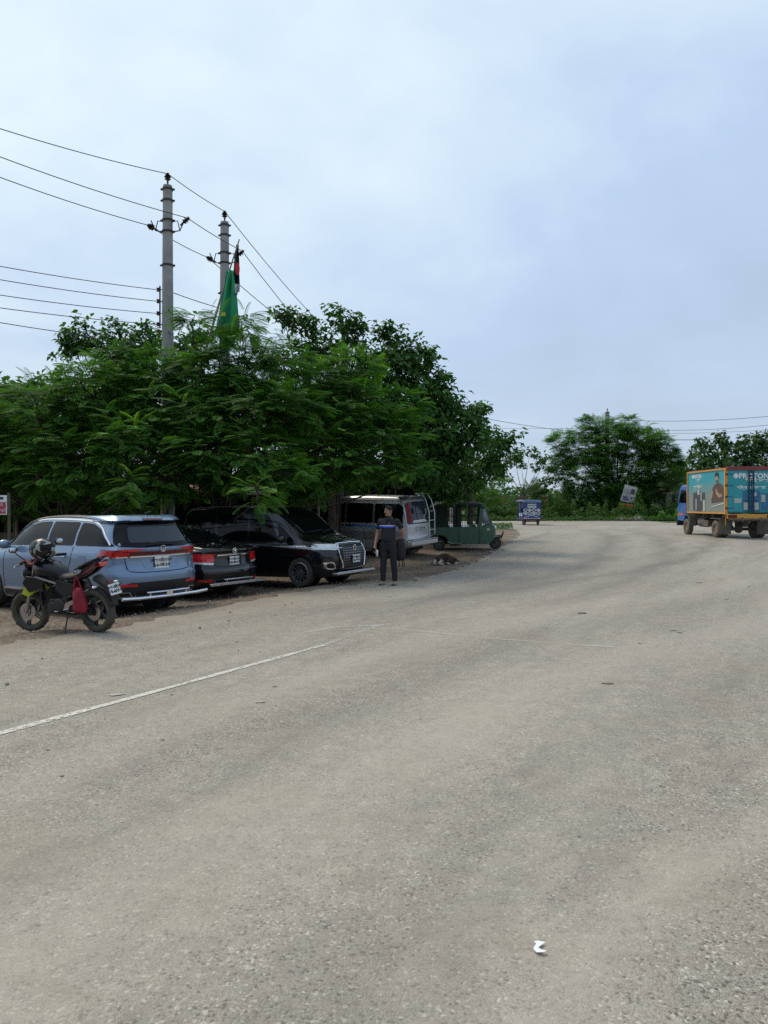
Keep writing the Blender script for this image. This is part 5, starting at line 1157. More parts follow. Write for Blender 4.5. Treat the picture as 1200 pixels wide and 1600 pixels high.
def build_silver_van():
    L, W, H = 4.35, 1.70, 1.94; r = empty('parked_van', label='worn silver van with a steel ladder on its tailgate, behind the standing man', cat='van')
    WX = ((.80-L/2, .31, .365), (3.45-L/2, .31, .365)); X = lambda x: x-L/2
    s = mpv_shell(L, W, H, .62, WX, .02); s.obj(M['silverpaint'], r); s.liners(M['black'], .83)
    lower = mm('grey_two_tone', (.34, .345, .355), .4, .4, dust=.3)
    for v in 'LR':
        s.patch('side_window', [(X(.22), 1.08), (X(1.28), 1.07), (X(1.28), 1.70), (X(.36), 1.70), (X(.24), 1.6)], v, M['glass'])
        s.patch('side_window', [(X(1.34), 1.07), (X(2.38), 1.06), (X(2.38), 1.70), (X(1.34), 1.70)], v, M['glass'])
        s.patch('side_window', [(X(2.44), 1.06), (X(3.52), 1.04), (X(3.05), 1.60), (X(2.9), 1.68), (X(2.44), 1.70)], v, M['glass'])
        s.patch('lower_panel', [(X(.1), .56), (X(4.2), .56), (X(4.2), .80), (X(.1), .80)], v, lower, off=.004, rnd=0)
        for q, (z0, a, b, wd) in enumerate(((.985, .9, 2.4, .035), (.94, .5, 3.4, .03), (.955, .3, 1.2, .02))):
            s.line('side_decal', [(X(a), z0-.03), (X((a+b)/2), z0+.015), (X(b), z0-.005)], v, wd, mm('blue_decal%d' % q, ((.03, .13, .38), (.05, .22, .45), (.35, .42, .5))[q], .4), off=.007)
        for xx in (1.31, 2.41): s.line('panel_gap', [(X(xx), 1.80), (X(xx), .30)], v, .012, M['black'])
        s.line('slide_rail', [(X(.3), .83), (X(1.25), .83)], v, .016, M['dark'])
        for xx in (2.25, 2.58): s.bar('door_handle', [(X(xx-.09), .97), (X(xx+.09), .97)], v, .018, M['dark'], off=.03)
        s.line('crease', [(X(.2), .56), (X(4.1), .56)], v, .012, M['dark'])
        s.line('gutter', [(X(.15), 1.80), (X(2.9), 1.80)], v, .014, mm('gutter_grey', (.12, .12, .125), .4))
    s.patch('rear_window', [(-.70, 1.06), (.70, 1.06), (.66, 1.70), (.55, 1.76), (-.55, 1.76), (-.66, 1.70)], 'B', M['greyglass'], off=.008)
    s.patch('curtain', [(.50, 1.10), (.655, 1.10), (.62, 1.70), (.47, 1.70)], 'B', mm('red_cloth', (.30, .012, .02), .8), off=.014, label='red curtain seen through the rear window')
    s.patch('headrest', [(.28, 1.38), (.42, 1.38), (.42, 1.56), (.28, 1.56)], 'B', M['black'], off=.013); s.patch('headrest', [(-.42, 1.34), (-.24, 1.34), (-.24, 1.54), (-.42, 1.54)], 'B', M['black'], off=.013)
    s.patch('shelf', [(-.5, 1.10), (.45, 1.10), (.4, 1.17), (-.3, 1.19)], 'B', M['white'], off=.013)
    s.patch('roof_spoiler', [(-.68, 1.80), (.68, 1.80), (.66, 1.87), (-.66, 1.87)], 'B', mm('spoiler_dark', (.05, .055, .06), .35, coat=.6), off=.10)
    s.line('tailgate_gap', [(-.74, 1.72), (-.74, .58), (.74, .58), (.74, 1.72)], 'B', .014, M['black'], smooth_n=1)
    for sg in (1, -1):
        so = lambda ps, c: sorted(ps, key=lambda p: math.atan2(p[1]-c[1], p[0]-c[0]))
        s.patch('tail_light', so([(sg*.70, .66), (sg*.86, .66), (sg*.86, 1.02), (sg*.70, 1.02)], (sg*.78, .84)), 'B', mm('pale_lens', (.45, .42, .42), .2, coat=1), off=.012, rnd=0)
    s.patch('plate_panel', [(-.30, .80), (.30, .80), (.30, .98), (-.30, .98)], 'B', mm('pale_grey', (.42, .42, .43), .5), off=.012)
    plate(r, on_shell(s, 'B', -.12, .90, .03), REAR, .26, .15, 'ঢাকা েমট্রো', '১১-৮৪৫০')
    MB().box((-L/2-.05, 0, .47), (.20, 1.66, .16)).obj('rear_bumper', M['silverpaint'], r, bevel=.03)
    MB().box((-L/2-.10, 0, .565), (.14, 1.60, .03)).obj('bumper_step', M['steel'], r, bevel=.006)
    lad = MB()
    for y in (-.22, -.58):
        lad.tube([(-L/2-.03, y, .62), (-L/2-.16, y, .70), (-L/2-.15, y, 1.40), (-L/2-.02, y, 1.80), (-L/2+.12, y, 1.99), (-L/2+.35, y, 2.0)], .019, 8)
    for z in (.85, 1.15, 1.45): lad.tube([(-L/2-.155, -.22, z), (-L/2-.155, -.58, z)], .014, 8)
    lad.obj('ladder', M['steel'], r)
    for (wx, wz, _) in WX:
        for sg in (1, -1): wheel(r, wx, sg*.745, wz, .31, .2, M['darkalloy'], 7, side=sg, spw=.05)
    MB().box((0, 0, .28), (3.7, 1.3, .18)).obj('underbody', M['black'], r)
    s.patch('windscreen', [(-.66, 1.15), (.66, 1.15), (.62, 1.66), (-.62, 1.66)], 'F', M['glass'])
    for v, sg in (('L', 1), ('R', -1)): s.line('pillar_trim', [(X(3.66), 1.09), (X(3.10), 1.66)], v, .05, mm('bright_silver', (.6, .61, .62), .3, .5), off=.012)
    s.line('roof_edge', [(X(.3), .66), (X(2.9), .66)], 'T', .05, mm('bright_silver', (.6, .61, .62), .3, .5), off=.012)
    for sg in (1, -1): s.patch('headlight', sorted([(sg*.5, .72), (sg*.8, .72), (sg*.8, .88), (sg*.5, .88)], key=lambda p: math.atan2(p[1]-.8, p[0]-sg*.65)), 'F', M['clear_lens'])
    dA = 23.9; corner_place(r, ((637-600)/1200*dA, dA), R(147), L, W); return r
build_silver_van()
# ---------------------------------------------------------------- green three-wheeler
def build_auto():
    r = empty('autorickshaw', label='green three-wheeled autorickshaw with barred windows, right of the silver van', cat='autorickshaw')
    green = mat('autorickshaw_green', (.008, .085, .045), .38, var=.15, coat=.5, dust=.12); dgreen = mat('dark_green_cloth', (.004, .022, .015), .75, var=.2, bump=.3, bscale=12)
    hw = .62
    # lower tub
    prof = [(-1.28, .30), (-1.30, .78), (-.70, .80), (-.70, .86), (.50, .86), (.62, .92), (.86, .94), (1.00, .88), (1.04, .62), (.98, .42), (.86, .24), (.50, .22), (-.60, .24), (-.72, .30)]
    arch = [(-1.28, .42), (-1.30, .80), (.52, .84), (.84, .93), (1.00, .86), (1.05, .62), (.98, .40), (.86, .24), (.50, .22), (-.56, .24), (-.62, .40), (-.78, .52), (-.96, .54), (-1.12, .50), (-1.2, .42)]
    k = len(arch); mb = MB(); vs = []; fs = []
    ys_ = (-hw, -hw*.97, hw*.97, hw)
    for y, ins in ((-hw, .03), (-hw+.03, 0), (hw-.03, 0), (hw, .03)):
        for (x, z) in arch:
            nz = .45*max(0, (x-.5))/.55*(abs(y) > .0); yy = y*(1-nz*.55); vs.append((x-(ins if x > .9 else 0), yy, z))
    for a in range(3):
        for i in range(k): fs.append((a*k+i, a*k+(i+1) % k, (a+1)*k+(i+1) % k, (a+1)*k+i))
    fs += [tuple(range(k)), tuple(3*k+i for i in range(k))[::-1]]
    mb.add(vs, fs).obj('body_tub', green, r, smooth=35, bevel=.012)
    # roof hood
    top = [(-1.30, 1.30), (-1.22, 1.56), (-1.0, 1.68), (-.2, 1.71), (.45, 1.68), (.62, 1.62)]
    vs = []; fs = []; n = 9
    for (x, z) in top:
        for j in range(n):
            u = -1+2*j/(n-1); vs.append((x, u*hw*(.98), z-.10*abs(u)**4-.03*u*u))
    for i in range(len(top)-1):
        for j in range(n-1): a = i*n+j; fs.append((a, a+1, a+n+1, a+n))
    o = MB().add(vs, fs).obj('roof_hood', dgreen, r, fix=True, smooth=50); sd_ = o.modifiers.new('s', 'SOLIDIFY'); sd_.thickness = .035
    # hood side at the back and rear curtain
    for sgn in (1, -1):
        MB().prism([(-1.30, .78), (-1.30, 1.30), (-1.22, 1.50), (-1.0, 1.58), (-.72, 1.60), (-.66, .80)], sgn*hw*.955, sgn*hw*.985, 'y').obj('side_curtain', dgreen, r)
        MB().prism([(-.30, .84), (-.16, .84), (-.16, 1.60), (-.30, 1.60)], sgn*(hw-.03), sgn*hw, 'y').obj('door_pillar', dgreen, r)
        MB().prism([(.44, .84), (.56, .86), (.60, 1.60), (.50, 1.62)], sgn*(hw*.93-.03), sgn*hw*.93, 'y').obj('front_pillar', green, r)
        MB().prism([(-1.0, 1.50), (.55, 1.52), (.55, 1.62), (-1.0, 1.62)], sgn*(hw-.025), sgn*hw, 'y').obj('roof_rail', dgreen, r)
        g = MB()
        for kx in range(7): x = -.66+kx*.06; g.tube([(x, sgn*(hw-.01), .84), (x, sgn*(hw-.01), 1.52)], .008, 5)
        g.tube([(-.66, sgn*(hw-.01), 1.18), (-.3, sgn*(hw-.01), 1.18)], .012, 5).tube([(-.66, sgn*(hw-.01), .95), (-.3, sgn*(hw-.01), .95)], .009, 5); g.obj('window_grille', M['dark'], r)
        g = MB()
        for kx in range(6): x = -.10+kx*.10; g.tube([(x, sgn*(hw-.01), .86), (x, sgn*(hw-.01), 1.52)], .008, 5)
        g.tube([(-.16, sgn*(hw-.01), 1.18), (.46, sgn*(hw-.01), 1.18)], .012, 5); g.obj('window_grille', M['dark'], r)
        MB().box((-.23, sgn*(hw+.006), .52), (.012, .006, .56)).obj('door_seam', M['black'], r); MB().box((.47, sgn*(hw+.004), .52), (.012, .006, .56)).obj('door_seam', M['black'], r)
        MB().tube([(.78, sgn*(hw*.84), .74), (.78, sgn*(hw*.90+.005), .74)], .055, 12).obj('side_lamp', M['pale_lens'], r)
        MB().tube([(-.62, sgn*(hw+.01), .30), (-.50, sgn*(hw+.02), .25), (-.2, sgn*(hw+.02), .24), (-.05, sgn*(hw+.01), .28)], .018, 6).tube([(-1.15, sgn*(hw+.01), .42), (-1.0, sgn*(hw+.02), .32), (-.78, sgn*(hw+.02), .30)], .018, 6).obj('side_step', M['steel'], r)
    MB().box((-1.29, 0, 1.05), (.03, hw*1.9, .55)).obj('rear_curtain', dgreen, r)
    MB().box((-.15, 0, 1.12), (.02, hw*1.7, .03)).box((-.15, 0, 1.5), (.02, hw*1.7, .03)).tube([(-.15, -.3, .84), (-.15, -.3, 1.6)], .01, 5).tube([(-.15, .3, .84), (-.15, .3, 1.6)], .01, 5).obj('cabin_partition', M['dark'], r)
    MB().box((-.95, 0, .62), (.5, 1.1, .16)).box((-1.2, 0, .95), (.1, 1.1, .5)).obj('passenger_seat', mat('seat_vinyl', (.03, .03, .03), .6), r, bevel=.03)
    MB().box((.1, 0, .62), (.34, .6, .12)).obj('driver_seat', bpy.data.materials['seat_vinyl'], r, bevel=.03)
    # windscreen and frame
    ws = MB(); a = (.60, 1.60); b = (.90, .93)
    ws.add([(a[0]+.0, -hw*.86, a[1]), (a[0], hw*.86, a[1]), (b[0], hw*.70, b[1]), (b[0], -hw*.70, b[1])], [(0, 1, 2, 3)]); o = ws.obj('windscreen', mat('dusty_glass', (.22, .25, .27), .15, spec=.5, var=.1), r); o.modifiers.new('s', 'SOLIDIFY').thickness = .008
    for sgn in (1, -1):
        MB().tube([(a[0]-.01, sgn*hw*.90, a[1]+.02), (b[0]+.02, sgn*hw*.73, b[1]-.01)], .022, 6).obj('windscreen_frame', mm('frame_dark_green', (.02, .10, .07), .4), r)
        o = MB().add([(.56, sgn*hw*.925, 1.54), (.66, sgn*hw*.90, 1.45), (.86, sgn*hw*.76, .97), (.58, sgn*hw*.92, .93)], [(0, 1, 2, 3)]).obj('quarter_glass', bpy.data.materials['dusty_glass'], r); o.modifiers.new('s', 'SOLIDIFY').thickness = .006
    MB().tube([(b[0]+.02, -hw*.73, b[1]-.01), (b[0]+.05, 0, b[1]-.01), (b[0]+.02, hw*.73, b[1]-.01)], .022, 6).obj('windscreen_frame', M['frame_dark_green'], r)
    MB().lathe([(.001, .06), (.07, .05), (.085, 0), (.05, -.06)], 16, 'x', c=(1.04, 0, .76)).obj('headlight', M['clear_lens'], r)
    # front wheel, fork, mudguard
    wheel(r, 1.06, 0, .21, .21, .11, mat('green_rim', (.03, .05, .045), .6, dust=.5), 6, side=-1, rimr=.5)
    mb = MB(); n = 12; vs = []; fs = []
    for i in range(n+1):
        an = R(-15)+R(180)*i/n
        for y in (-.075, .075): vs.append((1.06+.265*math.cos(an), y, .21+.255*math.sin(an)))
    for i in range(n): fs.append((2*i, 2*i+1, 2*i+3, 2*i+2))
    o = mb.add(vs, fs).obj('mudguard', green, r); o.modifiers.new('s', 'SOLIDIFY').thickness = .012
    MB().tube([(.96, -.09, .60), (1.0, -.09, .40), (1.06, -.09, .21)], .025, 6).tube([(.96, .09, .60), (1.0, .09, .40), (1.06, .09, .21)], .025, 6).tube([(1.06, -.09, .21), (1.06, .09, .21)], .02, 6).obj('fork', M['dark'], r)
    MB().tube([(.98, 0, .56), (1.10, 0, .50), (1.26, 0, .47)], .012, 6).obj('fork_bar', M['dark'], r)
    for sgn in (1, -1): wheel(r, -.92, sgn*.50, .21, .21, .13, bpy.data.materials['green_rim'], 6, side=sgn, rimr=.5)
    MB().box((-.2, 0, .24), (1.9, .5, .10)).tube([(-.92, -.5, .21), (-.92, .5, .21)], .03, 6).obj('chassis', M['black'], r)
    MB().tube([(.62, .50, 1.28), (.70, .66, 1.34)], .008, 5).ball((.70, .70, 1.34), (.02, .06, .09)).obj('wing_mirror', M['dark'], r)
    for sgn in (1, -1): MB().box((-1.31, sgn*.5, .66), (.03, .10, .16)).obj('tail_light', M['red_lens'], r)
    g = G(774, 858); yaw = R(-4); h = Vector((math.cos(yaw), math.sin(yaw))); on_ground(r, g.x-h.x*1.06, g.y+.05-h.y*1.06, yaw, 1.9, 1.0)
    r.scale = (1, 1, .985)
build_auto()

# ---------------------------------------------------------------- blue electric rickshaw
def build_erick():
    r = empty('electric_rickshaw', label='small blue electric rickshaw with white lattice on its back, far down the road', cat='rickshaw')
    blue = mat('rickshaw_blue', (.012, .03, .19), .4, var=.1, coat=.5); sky_ = mat('rickshaw_roof', (.16, .23, .38), .45, var=.15); hw = .60
    MB().box((0, 0, .42), (2.3, 2*hw, .08)).obj('floor', blue, r, bevel=.01)
    MB().box((-.02, 0, 1.66), (2.55, 2*hw+.10, .05)).box((-.02, 0, 1.71), (2.3, 2*hw-.1, .05)).obj('roof', sky_, r, bevel=.015)
    MB().box((-1.24, 0, 1.60), (.03, 2*hw+.08, .10)).obj('roof_fascia', sky_, r)
    for x in (-1.15, -.2, .75):
        for sg_ in (1, -1): MB().box((x, sg_*(hw-.02), 1.04), (.045, .045, 1.2)).obj('pillar', blue, r)
    # rear panel: lower board, lattice band, window
    MB().box((-1.17, 0, .58), (.05, 2*hw, .30)).obj('rear_board', blue, r)
    MB().box((-1.16, 0, .93), (.03, 2*hw, .42)).obj('rear_panel', mat('rickshaw_dark_blue', (.01, .02, .10), .5), r)
    MB().box((-1.16, -hw+.14, 1.36), (.03, .26, .45)).box((-1.16, hw-.14, 1.36), (.03, .26, .45)).box((-1.16, 0, 1.53), (.03, .9, .10)).obj('window_surround', blue, r)
    MB().box((-1.155, 0, 1.33), (.012, .66, .38)).obj('rear_window', mat('clear_window', (.20, .26, .28), .15), r)
    MB().box((-1.17, 0, 1.25), (.015, .6, .05)).box((-1.17, 0, 1.42), (.015, .5, .04)).obj('window_print', M['white'], r)
    for i in range(4):
        for j in range(2):
            y = -.45+i*.30; z = .83+j*.20
            w_ = MB()
            for (a, b) in (((y-.14, z), (y, z+.10)), ((y, z+.10), (y+.14, z)), ((y+.14, z), (y, z-.10)), ((y, z-.10), (y-.14, z))):
                w_.tube([(-1.182, a[0], a[1]), (-1.182, b[0], b[1])], .018, 4)
            if (i+j) % 2: w_.box((-1.183, y, z), (.008, .09, .07))
            w_.obj('lattice', M['white'], r)
    for (y0, y1, z0, z1) in ((-.5, -.25, .52, .60), (-.25, 0, .60, .66), (0, .25, .66, .60), (.25, .5, .60, .52), (-.58, .58, .46, .46), (-.55, .55, .70, .70)):
        MB().tube([(-1.20, y0, z0), (-1.20, (y0+y1)/2, (z0+z1)/2+.01), (-1.20, y1, z1)], .014, 4).obj('painted_trim', M['white'], r)
    for sg_ in (1, -1):
        MB().box((-.45, sg_*hw, .66), (1.3, .03, .45)).obj('side_panel', blue, r)
        for k in range(4): MB().box((-.95+k*.32, sg_*(hw+.018), .72), (.2, .008, .2)).obj('side_diamond', M['white'] if k % 2 else sky_, r).rotation_euler = (0, 0, 0)
        MB().box((-1.19, sg_*.50, .50), (.02, .12, .08)).obj('tail_light', M['red_lens'], r)
        wheel(r, -.75, sg_*.50, .24, .24, .10, mat('rusty_rim', (.16, .07, .05), .8, var=.3), 8, tyre=M['dustytyre'], side=sg_, rimr=.62)
        MB().box((-1.0, sg_*.50, .33), (.02, .2, .22)).obj('mudflap', mm('reddish_flap', (.13, .06, .05), .8), r)
    wheel(r, 1.25, 0, .24, .24, .09, bpy.data.materials['rusty_rim'], 8, tyre=M['dustytyre'], rimr=.62)
    MB().prism([(.85, .42), (1.0, .42), (1.35, .62), (1.38, .98), (1.2, 1.02), (.95, .95)], -.36, .36, 'y').obj('front_cowl', blue, r, bevel=.03)
    o = MB().add([(1.22, -.45, 1.0), (1.22, .45, 1.0), (.98, .48, 1.62), (.98, -.48, 1.62)], [(0, 1, 2, 3)]).obj('windscreen', bpy.data.materials['clear_window'], r); o.modifiers.new('s', 'SOLIDIFY').thickness = .01
    MB().tube([(1.15, -.42, 1.0), (1.1, -.2, 1.12), (1.1, .2, 1.12), (1.15, .42, 1.0)], .014, 6).tube([(1.1, 0, 1.12), (1.22, 0, .5), (1.25, 0, .24)], .025, 6).obj('handlebar', M['dark'], r)
    MB().box((-.80, 0, .72), (.5, 1.05, .14)).box((-1.08, 0, .95), (.10, 1.05, .4)).box((.1, 0, .72), (.35, 1.0, .12)).obj('seats', mat('blue_vinyl', (.03, .05, .12), .6), r, bevel=.03)
    MB().box((-1.14, 0, .38), (.05, 1.15, .05)).box((0, 0, .34), (2.0, .7, .08)).tube([(-.75, -.5, .24), (-.75, .5, .24)], .03, 6).obj('chassis', mat('rusty_chassis', (.14, .05, .04), .8), r)
    g = G(833, 820.5); on_ground(r, g.x-.15, g.y+.95, R(91), 1.8, 1.0)
build_erick()

# ---------------------------------------------------------------- box truck
def build_truck():
    r = empty('box_truck', label='blue cab box truck with teal advertising panels and orange frame, seen from behind', cat='truck')
    teal = mat('teal_print', (.02, .30, .34), .45, var=.1, dust=.06); org = mat('orange_frame', (.60, .29, .04), .5, var=.15, dust=.12); redp = mat('dull_red_paint', (.22, .02, .03), .5, var=.2, dust=.1)
    navy = mat('navy_paint', (.01, .02, .07), .5); cabb = mat('cab_blue', (.008, .11, .42), .35, var=.1, coat=.6, dust=.1); frame = mat('dusty_chassis', (.06, .05, .042), .9, var=.3, dust=.6)
    LB, WB, HB = 4.25, 2.08, 1.92; z0 = 1.02        # cargo box; rear face at x = 0
    MB().box((LB/2, 0, z0+HB/2), (LB-.10, WB-.10, HB-.10)).obj('cargo_box', teal, r)
    for sg_ in (1, -1):
        # advertising panel: teal above fading to a grey wash below
        m, t, b = new_mat('side_print'); tcn = N(t, 'ShaderNodeTexCoord'); sp_ = N(t, 'ShaderNodeSeparateXYZ'); t.links.new(tcn.outputs['Object'], sp_.inputs[0])
        f = nrange(t, nmath(t, 'ADD', sp_.outputs[2], nmath(t, 'MULTIPLY', noise(t, tcn.outputs['Object'], 1.1), .5)), .05, .75)
        t.links.new(nmix(t, f, (.22, .25, .23), (.02, .32, .38)), b.inputs['Base Color']); b.inputs['Roughness'].default_value = .45
        p = MB().box((0, 0, 0), (LB-.16, .02, HB-.16)).obj('side_panel', m if sg_ > 0 else teal, r); p.location = (LB/2, sg_*(WB/2-.045), z0+HB/2)
        y = sg_*(WB/2-.02)
        MB().box((LB/2, y, z0+.04), (LB, .05, .07)).box((LB/2, y, z0+HB-.035), (LB, .05, .065)).box((LB-.035, y, z0+HB/2), (.07, .052, HB-.15)).obj('side_frame', org, r)
        MB().box((.05, sg_*(WB/2-.03), z0+HB/2-.02), (.12, .11, HB)).obj('corner_post', org, r, bevel=.008)
        for k in range(4): MB().box((-.02, sg_*(WB/2-.02), z0+.25+k*.47), (.05, .09, .06)).tube([(-.03, sg_*(WB/2-.02), z0+.25+k*.47), (-.03, sg_*(WB/2-.30), z0+.25+k*.47)], .012, 5).obj('hinge', navy, r)
    # printed artwork on the left side (flat shapes)
    yl = WB/2-.030; ZC = z0+HB/2
    wm = M['white']; print_dark = mat('print_dark', (.05, .055, .06), .5); skin = mat('print_skin', (.42, .25, .17), .6); brown = mat('print_brown', (.10, .055, .04), .6); pale = mat('print_pale', (.42, .45, .42), .6)
    L_ = (R(90), 0, R(180))
    text_mesh('✱PROTON', .22, wm, r, (3.15, yl, ZC+.70), L_, 'lettering', bold=.006); text_mesh('কুলার', .15, wm, r, (2.95, yl, ZC+.53), L_, 'lettering', bold=.004)
    text_mesh('পূর্ণ িমিনবার', .18, wm, r, (3.0, yl, ZC+.22), L_, 'lettering', bold=.004)
    pr = MB()
    for (x, z, w_, h_) in ((3.35, -.42, .42, .80), (2.90, -.42, .52, .95), (2.42, -.42, .42, .80)): pr.box((x, yl, ZC+z), (w_, .008, h_))
    pr.obj('printed_product', print_dark, r)
    pr = MB()
    for (x, z, w_, h_) in ((2.92, .00, .25, .22), (2.30, -.60, .22, .50), (3.2, -.55, .10, .5), (2.62, -.2, .1, .4)): pr.box((x, yl+.006, ZC+z), (w_, .008, h_))
    pr.obj('printed_highlight', pale, r)
    man_ = MB().prism([(1.48, -.50), (.32, -.42), (.22, .0), (.35, .25), (.62, .33), (.78, .38), (1.05, .32), (1.32, .20), (1.50, -.1)], yl-.002, yl+.008, 'y', mtx=Matrix.Translation((0, 0, ZC))).obj('printed_shirt', brown, r)
    MB().lathe([(.001, 0), (.16, 0), (.16, .01), (.001, .01)], 18, 'y', mtx=Matrix.Translation((.92, yl+.002, ZC+.56)) @ Matrix.Diagonal((1, 1, 1.2, 1))).prism([(.85, .40), (1.0, .40), (1.0, .48), (.85, .48)], yl+.002, yl+.012, 'y', mtx=Matrix.Translation((0, 0, ZC))).obj('printed_face', skin, r)
    MB().prism([(.74, .56), (.78, .76), (.92, .82), (1.08, .76), (1.12, .58), (1.04, .66), (.85, .67)], yl+.006, yl+.018, 'y', mtx=Matrix.Translation((0, 0, ZC))).prism([(.82, .46), (1.02, .46), (.98, .40), (.86, .40)], yl+.006, yl+.018, 'y', mtx=Matrix.Translation((0, 0, ZC))).obj('printed_hair', M['ink'], r)
    MB().prism([(.95, .12), (1.05, .10), (.98, -.10), (.70, -.28), (.40, -.22), (.42, -.10), (.66, -.12), (.84, -.02)], yl+.006, yl+.016, 'y', mtx=Matrix.Translation((0, 0, ZC))).prism([(1.45, .05), (1.30, .02), (1.38, -.25), (1.5, -.3)], yl+.006, yl+.016, 'y', mtx=Matrix.Translation((0, 0, ZC))).obj('printed_arm', skin, r)
    MB().tube([(1.75, yl, ZC-.78), (1.4, yl, ZC-.66), (.8, yl, ZC-.58), (.25, yl, ZC-.52)], .018, 4).obj('printed_swoosh', wm, r)
    # rear doors
    for sg_ in (1, -1):
        d = MB().box((-.005, sg_*(WB/4-.03), z0+HB/2+.02), (.04, WB/2-.12, HB-.16)).obj('rear_door', teal, r, bevel=.005)
        b_ = MB().tube([(-.06, sg_*.09, z0+.02), (-.06, sg_*.09, z0+HB-.12)], .028, 8); b_.obj('locking_bar', navy, d)
        for k in range(3): MB().box((-.05, sg_*.09, z0+.3+k*.65), (.05, .11, .05)).obj('bar_bracket', navy, d)
        MB().box((-.08, sg_*.16, z0+.55), (.03, .22, .03)).obj('door_handle', navy, d)
    MB().box((-.03, 0, z0+HB-.02), (.09, WB-.08, .15)).obj('top_beam', redp, r, bevel=.01)
    MB().box((LB/2, 0, z0+HB+.01), (LB-.1, WB-.12, .03)).obj('box_roof', redp, r)
    MB().box((-.04, 0, z0-.09), (.10, WB-.10, .19)).obj('rear_beam', org, r, bevel=.01)
    for sg_ in (1, -1): MB().box((-.10, sg_*.80, z0-.09), (.03, .36, .12)).obj('tail_light', M['darkred_lens'], r)
    MB().box((-.10, 0, z0-.22), (.06, WB-.2, .06)).obj('under_bar', frame, r)
    RR = (R(90), 0, R(-90)); ZC = z0+HB/2
    text_mesh('✱PROTON', .30, wm, r, (-.032, 0, ZC+.62), RR, 'lettering', bold=.01); text_mesh('ইলকট্রিনক্স', .17, wm, r, (-.032, -.25, ZC+.43), RR, 'lettering', bold=.005)
    text_mesh('শিক্ত ও িনভরতা', .17, wm, r, (-.032, 0, ZC+.14), RR, 'lettering', bold=.004)
    pr = MB()
    for (y, z, w_, h_) in ((.20, -.42, .30, .85), (-.20, -.42, .34, .85), (-.55, -.45, .26, .75), (-.80, -.42, .2, .6)): pr.box((-.030, y, ZC+z), (.008, w_, h_))
    pr.obj('printed_product', mat('print_blue', (.03, .14, .24), .5), r)
    pr = MB()
    for (y, z, w_, h_) in ((.55, -.40, .30, .2), (.22, -.62, .18, .3), (-.16, -.12, .12, .15), (-.20, -.62, .22, .3), (-.50, -.3, .16, .3), (-.82, -.62, .12, .3)): pr.box((-.036, y, ZC+z), (.008, w_, h_))
    pr.obj('printed_highlight', pale, r)['kind'] = 'stuff'
    # chassis
    for sg_ in (1, -1): MB().box((2.6, sg_*.38, .80), (5.4, .08, .18)).obj('chassis_rail', frame, r)
    for x in (.5, 1.6, 2.6, 3.6): MB().box((x, 0, .93), (.10, WB-.2, .10)).obj('cross_member', frame, r)
    MB().tube([(1.15, -.8, .37), (1.15, .8, .37)], .07, 8).ball((1.15, 0, .37), .18).obj('rear_axle', frame, r)
    MB().tube([(1.5, .1, .45), (3.6, .1, .6)], .05, 8).obj('prop_shaft', frame, r)
    MB().lathe([(.001, -.35), (.22, -.33), (.22, .33), (.001, .35)], 16, 'x', c=(3.05, .68, .62)).obj('fuel_tank', frame, r)
    MB().box((2.45, .72, .58), (.55, .35, .28)).obj('battery_box', frame, r, bevel=.02)
    MB().box((2.45, -.72, .58), (.7, .35, .3)).obj('tool_box', frame, r, bevel=.02)
    dw = M['dustytyre']; rimm = mat('dusty_rim', (.20, .15, .11), .9, var=.3)
    for sg_ in (1, -1):
        wheel(r, 1.15, sg_*.90, .37, .37, .22, rimm, 6, tyre=dw, side=sg_, rimr=.55, spw=.09)
        wheel(r, 1.15, sg_*.66, .37, .37, .20, rimm, 6, tyre=dw, side=-sg_, rimr=.55, spw=.09)
        wheel(r, 4.55, sg_*.86, .37, .37, .22, rimm, 6, tyre=dw, side=sg_, rimr=.55, spw=.09)
        MB().box((.62, sg_*.80, .50), (.02, .50, .66)).obj('mudflap', mat('muddy_flap', (.13, .11, .09), .95, var=.3), r)
        MB().box((1.15, sg_*.8, .82), (1.0, .45, .03)).obj('wheel_guard', frame, r)
        MB().prism([(4.05, .42), (4.05, .75), (4.25, .98), (4.7, .98), (4.7, .93), (4.3, .90), (4.12, .72), (4.12, .42)], sg_*.70, sg_*1.0, 'y').obj('mudguard', frame, r)
        MB().tube([(0.2, sg_*.95, .55), (.2, sg_*.95, .98)], .02, 6).obj('stay', org, r)
    # cab
    cp = [(4.36, .98), (4.42, 2.05), (4.50, 2.24), (4.75, 2.36), (5.35, 2.34), (5.62, 2.22), (5.85, 1.55), (5.92, 1.30), (5.94, .62), (5.05, .62), (5.02, .80), (4.88, .98)]
    MB().prism(cp, -.88, .88, 'y').obj('cab', cabb, r, bevel=.05, smooth=35)
    for sg_ in (1, -1):
        MB().prism([(4.78, 1.50), (4.80, 2.10), (5.40, 2.12), (5.72, 1.50)], sg_*.872, sg_*.888, 'y').obj('side_window', M['glass'], r)
        MB().box((4.74, sg_*.885, 1.45), (.012, .01, 1.0)).obj('door_seam', M['black'], r)
        MB().tube([(5.70, sg_*.85, 2.0), (5.85, sg_*1.12, 1.95), (5.85, sg_*1.12, 1.45), (5.82, sg_*.87, 1.35)], .015, 6).box((5.86, sg_*1.12, 1.72), (.06, .18, .38)).obj('wing_mirror', M['dark'], r)
        MB().box((5.5, sg_*.885, .95), (.6, .01, .12)).obj('cab_decal', mm('orange_red', (.5, .12, .03), .5), r)
    MB().prism([(5.66, 2.16), (5.90, 1.50), (5.93, 1.50), (5.69, 2.16)], -.80, .80, 'y').obj('windscreen', M['glass'], r)
    MB().box((5.93, 0, .55), (.16, 1.8, .30)).obj('front_bumper', M['dark'], r, bevel=.03)
